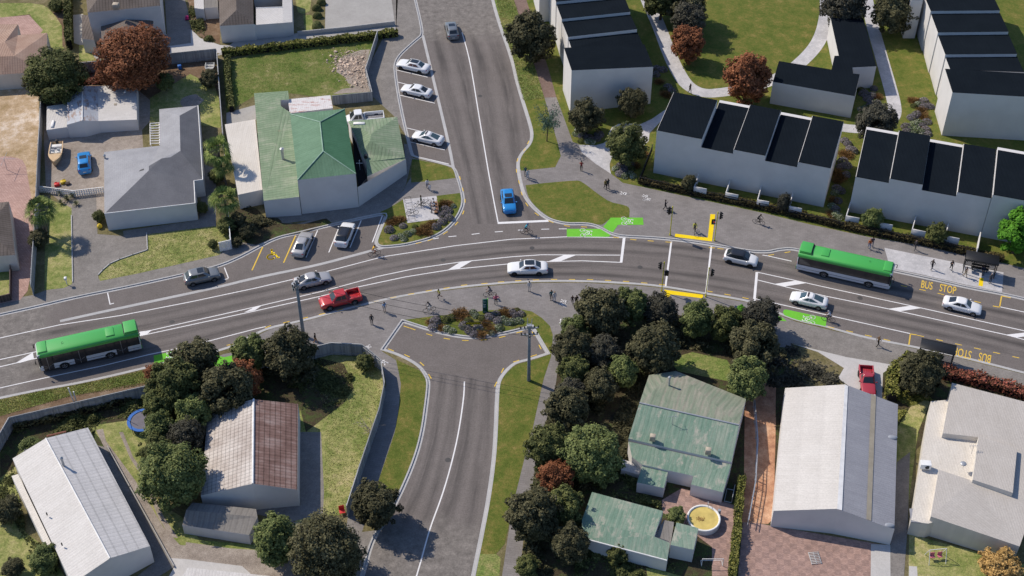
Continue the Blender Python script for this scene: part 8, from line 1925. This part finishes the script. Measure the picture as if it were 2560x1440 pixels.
# ---- information totem and chevron board
o0 = at(1213, 782, LZ); r = empty('information_totem', tuple(o0), 0.05, 'green information totem with white lettering at the top of the island bed', 'sign')
m = MB(); m.box((0, 0, 1.15), (.62, .16, 2.3)); m.build('panel', M['totem_dark'], r, bevel=.01, segs=1)
m = MB(); m.box((.34, .02, 1.2), (.07, .20, 2.38)); m.build('edge_blade', M['totem_green'], r)
m = MB()
for z, ln, x in ((2.12, .10, -.2), (1.98, .12, -.18), (1.92, .28, -.09), (1.72, .10, -.2), (1.5, .3, -.07), (1.44, .34, -.06), (1.26, .22, -.12), (1.1, .34, -.06), (1.04, .2, -.13)): m.box((x, -.085, z), (ln, .012, .045))
for x in (-.15, -.02, .11): m.box((x, -.085, .22), (.06, .012, .16))
m.build('lettering', M['sign_text'], r)
o0 = at(1183, 822, LZ); r = empty('chevron_board', tuple(o0), 0, 'low black board with yellow chevrons in the island bed', 'sign')
m = MB(); m.box((0, 0, .95), (1.85, .04, .42)); m.build('board', M['board_black'], r)
m = MB()
for x in (-.6, .6): m.cyl((x, .05, -.1), (x, .05, 1.1), .035, n=8)
m.build('post', M['galvanised'], r)
m = MB()
def chev(x, s):
    y = -.024; a = .14
    for sg in (1, -1): m.quad((x, y, .95), (x + s * a, y, .95 + sg * .17), (x + s * (a + .10), y, .95 + sg * .17), (x + s * .10, y, .95))
for k in range(4): chev(-.86 + k * .2, 1); chev(.86 - k * .2, -1)
m.quad((-.08, -.026, .95), (0, -.026, .87), (.08, -.026, .95), (0, -.026, 1.03))
m.build('chevron', M['board_yellow'], r)

# ---- cycle racks, bench
RK = 'steel hoops of the cycle parking'
for i, (x, y) in enumerate([(1020, 505), (1023, 520), (1026, 536), (1030, 551)]):
    o0 = at(x, y, LZ); m = MB(); m.tube([(-.42, 0, 0), (-.42, 0, .78), (-.30, 0, .86), (.30, 0, .86), (.42, 0, .78), (.42, 0, 0)], .024, 6); m.tube([(-.42, 0, .3), (.42, 0, .3)], .014, 5)
    o = m.build('cycle_rack', M['bike_black']); o.location = (o0.x, o0.y, LZ + .01); o.rotation_euler = (0, 0, .22); tag(o, 'black steel cycle hoop, %s from the back of the slab' % ordn[i], 'bike rack', RK)
o0 = at(1089, 524, LZ); r = empty('park_bench', (o0.x, o0.y, LZ + .016), BA_, 'timber bench with three people on the cycle parking slab', 'bench')
m = MB()
for y in (-.2, -.07, .06, .19): m.box((0, y, .44), (2.3, .11, .045))
m.build('seat', M['bench_timber'], r)
m = MB()
for z in (.6, .72, .84): m.box((0, .31, z), (2.3, .04, .1))
m.build('backrest', M['bench_timber'], r)
for x in (-.95, .95): m = MB(); m.box((x, 0, .21), (.07, .5, .42)); m.box((x, .3, .45), (.07, .07, .9)); m.build('leg', M['signal_black'], r)

# ---- pool, trampoline, garden things
o0 = at(1758, 1306, LZ); r = empty('round_pool', tuple(o0), 0, 'round above-ground pool with a yellow cover beside the low green shed', 'pool')
m = MB(); m.loft([[Vector((math.cos(k * math.pi / 16) * R, math.sin(k * math.pi / 16) * R, z)) for k in range(32)] for R, z in ((1.78, 0), (1.82, .72), (1.80, .80), (1.62, .80), (1.58, .66))], 0, True, False); m.build('rim', M['pool_rim'], r)
m = MB(); m.disc((0, 0, .68), (0, 0, 1), 1.6, 32); m.build('cover', M['pool_cover'], r)
m = MB(); m.box((1.75, .9, .5), (.3, .3, 1.0)); m.tube([(.6, 1.85, 0), (.6, 1.85, 1.3), (.6, 1.4, 1.3), (.6, 1.4, .7)], .025, 6); m.build('ladder', M['galvanised'], r)
rnd = random.Random(4); m = MB()
for _ in range(90): leaves(m, (rnd.gauss(-.4, .2), rnd.gauss(-.1, .15), .70), (0, 0, 1), .09, rnd)
m.build('fallen_leaves', M['leaf_gold'], r)
o0 = at(357, 1050, LZ + .8); r = empty('trampoline', (o0.x, o0.y, LZ), 0, 'trampoline with a blue padded rim half hidden by the left grove', 'trampoline')
m = MB(); m.loft([[Vector((math.cos(k * math.pi / 16) * R, math.sin(k * math.pi / 16) * R, .82)) for k in range(32)] for R in (1.75, 1.4)], 0, True, False); m.ring((0, 0, .78), (0, 0, 1), 1.75, .05, 32, 6); m.build('pad', M['blue_pad'], r)
m = MB(); m.disc((0, 0, .76), (0, 0, 1), 1.42, 32); m.build('mat', M['mat_grey'], r)
m = MB()
for k in range(6): a = k * math.pi / 3; m.cyl((math.cos(a) * 1.78, math.sin(a) * 1.78, 0), (math.cos(a) * 1.78, math.sin(a) * 1.78, 2.3), .03, n=6)
m.build('frame', M['net_dark'], r)
o0 = at(856, 1284, LZ); r = empty('garden_chair', tuple(o0), .3, 'small red garden chair by the lower end of the paling fence', 'chair')
m = MB(); m.box((0, 0, .42), (.62, .6, .06)); m.build('seat', M['plastic_red'], r, bevel=.02); m = MB(); m.box((0, .3, .72), (.62, .05, .6)); m.build('backrest', M['plastic_red'], r, bevel=.02)
for x in (-.27, .27):
    for y in (-.25, .25): m = MB(); m.cyl((x, y, 0), (x, y, .42), .025, n=6); m.build('leg', M['plastic_red'], r)
def thing_box(name, px_, boxes, mat, label, cat, rz=0.0, z=LZ, bevel=.02):
    o0 = at(*px_, z); m = MB()
    for c, s in boxes: m.box(c, s)
    o = m.build(name, M[mat], None, bevel=bevel, segs=1); o.location = (o0.x, o0.y, z); o.rotation_euler = (0, 0, rz); return tag(o, label, cat)
thing_box('pallet', (2037, 1396), [((0, y, .12), (1.15, .09, .03)) for y in (-.7, -.5, -.3, -.1, .1, .3, .5, .7)] + [((x, 0, .06), (.08, 1.55, .09)) for x in (-.5, 0, .5)] , 'pale_concrete', 'pale slatted pallet lying on the chequered brick yard', 'pallet', .1)
thing_box('toy_box', (143, 464), [((0, 0, .18), (.7, .5, .36)), ((-.1, .3, .3), (.3, .1, .25))], 'plastic_red', 'red plastic toy left of the yellow one in the gravel yard', 'toy', .3)
thing_box('toy_box', (159, 458), [((0, 0, .2), (.75, .55, .4)), ((.1, .25, .42), (.4, .1, .1))], 'plastic_yellow', 'yellow plastic toy between red and dark ones in the gravel yard', 'toy', .5)
thing_box('crate', (170, 461), [((0, 0, .15), (.6, .5, .3)), ((0, 0, .31), (.66, .1, .03))], 'dark_timber', 'dark box beside the yellow toy in the gravel yard', 'box', .5)
thing_box('storage_bin', (450, 172), [((0, 0, .3), (.5, .45, .6)), ((0, 0, .62), (.56, .5, .06))], 'blue_pad', 'pale blue bin in the back yard below the paling fence', 'bin', .4)
thing_box('letterbox', (168, 712), [((0, 0, .5), (.1, .1, 1.0)), ((0, 0, 1.1), (.32, .42, .3))], 'white_plastic', 'white letterbox on the verge at the foot of the gravel drive', 'letterbox', .2)
thing_box('child_car', (468, 48), [((0, 0, .3), (.5, 1.0, .3)), ((0, -.1, .5), (.4, .45, .25)), ((.27, .3, .14), (.08, .28, .28)), ((-.27, .3, .14), (.08, .28, .28)), ((.27, -.3, .14), (.08, .28, .28)), ((-.27, -.3, .14), (.08, .28, .28))], 'plastic_magenta', 'pink ride-on toy beside the shaded driveway', 'toy', .2, bevel=.05)
o0 = at(250, 570, LZ); m = MB(); m.ell((0, 0, .32), (.36, .36, .34), 14, 8); m.ell((0, 0, .66), (.16, .16, .05), 10, 5); o = m.build('garden_urn', M['plastic_yellow']); o.location = (o0.x, o0.y, LZ); tag(o, 'yellow round urn at the left front corner of the bungalow', 'urn')
for i, (x, y, lab) in enumerate([(184, 1003, 'left of two white stay posts on the left verge'), (191, 1005, 'right of two white stay posts on the left verge')]):
    o0 = at(x, y, LZ); m = MB(); m.cyl((0, 0, -.05), (-.18 * (1 - i), .05, 2.2 - .5 * i), .09, .08, 8); o = m.build('stay_post', M['white_trim']); o.location = o0; tag(o, lab, 'post', 'white stay posts')
# picnic frame with pink seats, bottom right
o0 = at(2338, 1398, LZ); r = empty('garden_swing', tuple(o0), .1, 'garden swing frame with pink seats on the lawn below the beige house', 'swing')
m = MB()
for x in (-.9, .9): m.tube([(x, -.7, 0), (x, 0, 1.7), (x, .7, 0)], .035, 6)
m.tube([(-.9, 0, 1.7), (.9, 0, 1.7)], .035, 6); m.build('frame', M['white_trim'], r)
for x in (-.4, .4): m = MB(); m.box((x, 0, .5), (.5, .35, .05)); m.box((x, .18, .75), (.5, .04, .45)); m.tube([(x, 0, .5), (x, 0, 1.7)], .015, 5); m.build('seat', M['plastic_pink'], r)
o0 = at(1780, 1415, LZ); m = MB(); m.tube([(-1.1, 0, 0), (-1.1, 0, 1.2), (1.1, 0, 1.2), (1.1, 0, 0)], .04, 6); m.tube([(-1.1, 0, 0), (-1.1, .7, 0), (1.1, .7, 0), (1.1, 0, 0)], .03, 6); o = m.build('goal_frame', M['white_trim']); o.location = o0; tag(o, 'white tubular frame on the patio below the shed annexe', 'frame')
o0 = at(1823, 1240, LZ); m = MB(); m.tube([(-.9, -.4, .05), (.9, -.4, .05), (.9, .4, .05), (-.9, .4, .05), (-.9, -.4, .05)], .05, 6); m.tube([(-.9, -.4, .05), (-.9, -.4, 1.0), (.9, -.4, 1.0), (.9, -.4, .05)], .035, 6); o = m.build('drying_rack', M['galvanised']); o.location = o0; o.rotation_euler = (0, 0, 1.3); tag(o, 'pale drying frame in the shade right of the green house verandah', 'frame')
# clothes line on the forecourt
o0 = at(18, 425, LZ); m = MB(); m.cyl((0, 0, 0), (0, 0, 2.0), .04, n=6); m.tube([(-1.6, 0, 1.95), (1.6, 0, 1.95)], .025, 6); m.tube([(0, -1.6, 1.9), (0, 1.6, 1.9)], .025, 6); o = m.build('clothes_line', M['galvanised']); o.location = o0; tag(o, 'thin metal clothes line standing on the pink brick forecourt', 'clothes line')
# rubble heap
rnd = random.Random(8); m = MB()
for _ in range(1500):
    f = rnd.random(); x, y = 845 + 75 * f + rnd.gauss(0, 14), 150 + 75 * f * rnd.random() + rnd.gauss(0, 14)
    if x > 918 - max(0, (150 - y)) * .05 or y > 232: continue
    p = at(x, y, LZ); s = rnd.uniform(.05, .15) if rnd.random() < .92 else rnd.uniform(.2, .36); c = Vector((p.x, p.y, LZ + s * .2))
    m.box(c, (s * rnd.uniform(.7, 1.6), s * rnd.uniform(.7, 1.4), s * rnd.uniform(.5, 1)), rnd.uniform(0, 3), rx=rnd.uniform(-.5, .5), ry=rnd.uniform(-.5, .5))
o = m.build('rubble', M['rubble_stone'], None, bevel=.02, segs=1); o['kind'] = 'stuff'; o['label'] = 'broken rubble heap in the corner of the vacant lot'
# manholes and drain grates
m = MB()
for x, y in ((1108, 650), (1330, 620), (1600, 668), (2150, 745), (430, 805), (1200, 240), (1120, 1150)): p = at(x, y, 0); m.disc((p.x, p.y, .0105), (0, 0, 1), .33, 20)
m.build('manhole_cover', plain('cast_iron', (.07, .066, .064), .7), kind='structure')
# bare shrub against the fence
rnd = random.Random(12); m = MB()
for _ in range(16):
    a = rnd.uniform(0, 6.28); p = Vector((0, 0, 0)); d = Vector((math.cos(a) * .8, math.sin(a) * .8, rnd.uniform(.5, 1.2)))
    for k in range(4):
        q = p + d * rnd.uniform(.3, .5); m.cyl(p, q, .03 - .006 * k, .024 - .006 * k, 5)
        e = d + Vector((rnd.gauss(0, .6), rnd.gauss(0, .6), rnd.gauss(-.1, .3))); m.cyl(q, q + e * .4, .014, .005, 4); p = q; d = (d + Vector((rnd.gauss(0, .35), rnd.gauss(0, .35), -.1))).normalized()
o0 = at(928, 1080, LZ); o = m.build('bare_shrub', plain('dead_wood', (.46, .40, .33), .9)); o.location = o0; tag(o, 'pale leafless shrub on the lawn inside the curved paling fence', 'shrub')
mb = MB()
# ================================================================ light, sky and camera
SUN_EL, SHX, SHY = math.radians(44), 0.862, -0.507
w = bpy.data.worlds.new('World'); sc.world = w; w.use_nodes = True
nt = w.node_tree; bg = nt.nodes['Background']; sky = nt.nodes.new('ShaderNodeTexSky')
sky.sky_type = 'NISHITA'; sky.sun_disc = False; sky.sun_elevation = SUN_EL
sky.sun_rotation = math.atan2(-SHX, -SHY)
sky.air_density = 1.2; sky.dust_density = 0.8; sky.ozone_density = 1.5
mx = nt.nodes.new('ShaderNodeMix'); mx.data_type = 'RGBA'; mx.blend_type = 'MULTIPLY'; mx.inputs[0].default_value = 1.0; mx.inputs[7].default_value = (0.86, 0.98, 1.22, 1)
nt.links.new(sky.outputs[0], mx.inputs[6]); nt.links.new(mx.outputs[2], bg.inputs[0]); bg.inputs[1].default_value = 0.105
ld = bpy.data.lights.new('sun', 'SUN'); ld.energy = 4.5; ld.angle = math.radians(0.5); ld.color = (1.0, 0.905, 0.775)
lo = bpy.data.objects.new('sun', ld); COL.objects.link(lo)
d = Vector((SHX * math.cos(SUN_EL), SHY * math.cos(SUN_EL), -math.sin(SUN_EL)))
lo.rotation_euler = d.to_track_quat('-Z', 'Y').to_euler(); lo.location = (-80, 50, 90)
cd = bpy.data.cameras.new('camera'); cam = bpy.data.objects.new('camera', cd); COL.objects.link(cam)
cd.lens = LENS; cd.sensor_width = 36; cd.clip_end = 2000; cd.clip_start = 1
cam.location = (0, CAMY, CAMH); cam.rotation_euler = (math.pi / 2 - PITCH, 0, 0)
sc.camera = cam
sc.view_settings.view_transform = 'Standard'; sc.view_settings.look = 'None'; sc.view_settings.exposure = 0
sc.cycles.max_bounces = 6
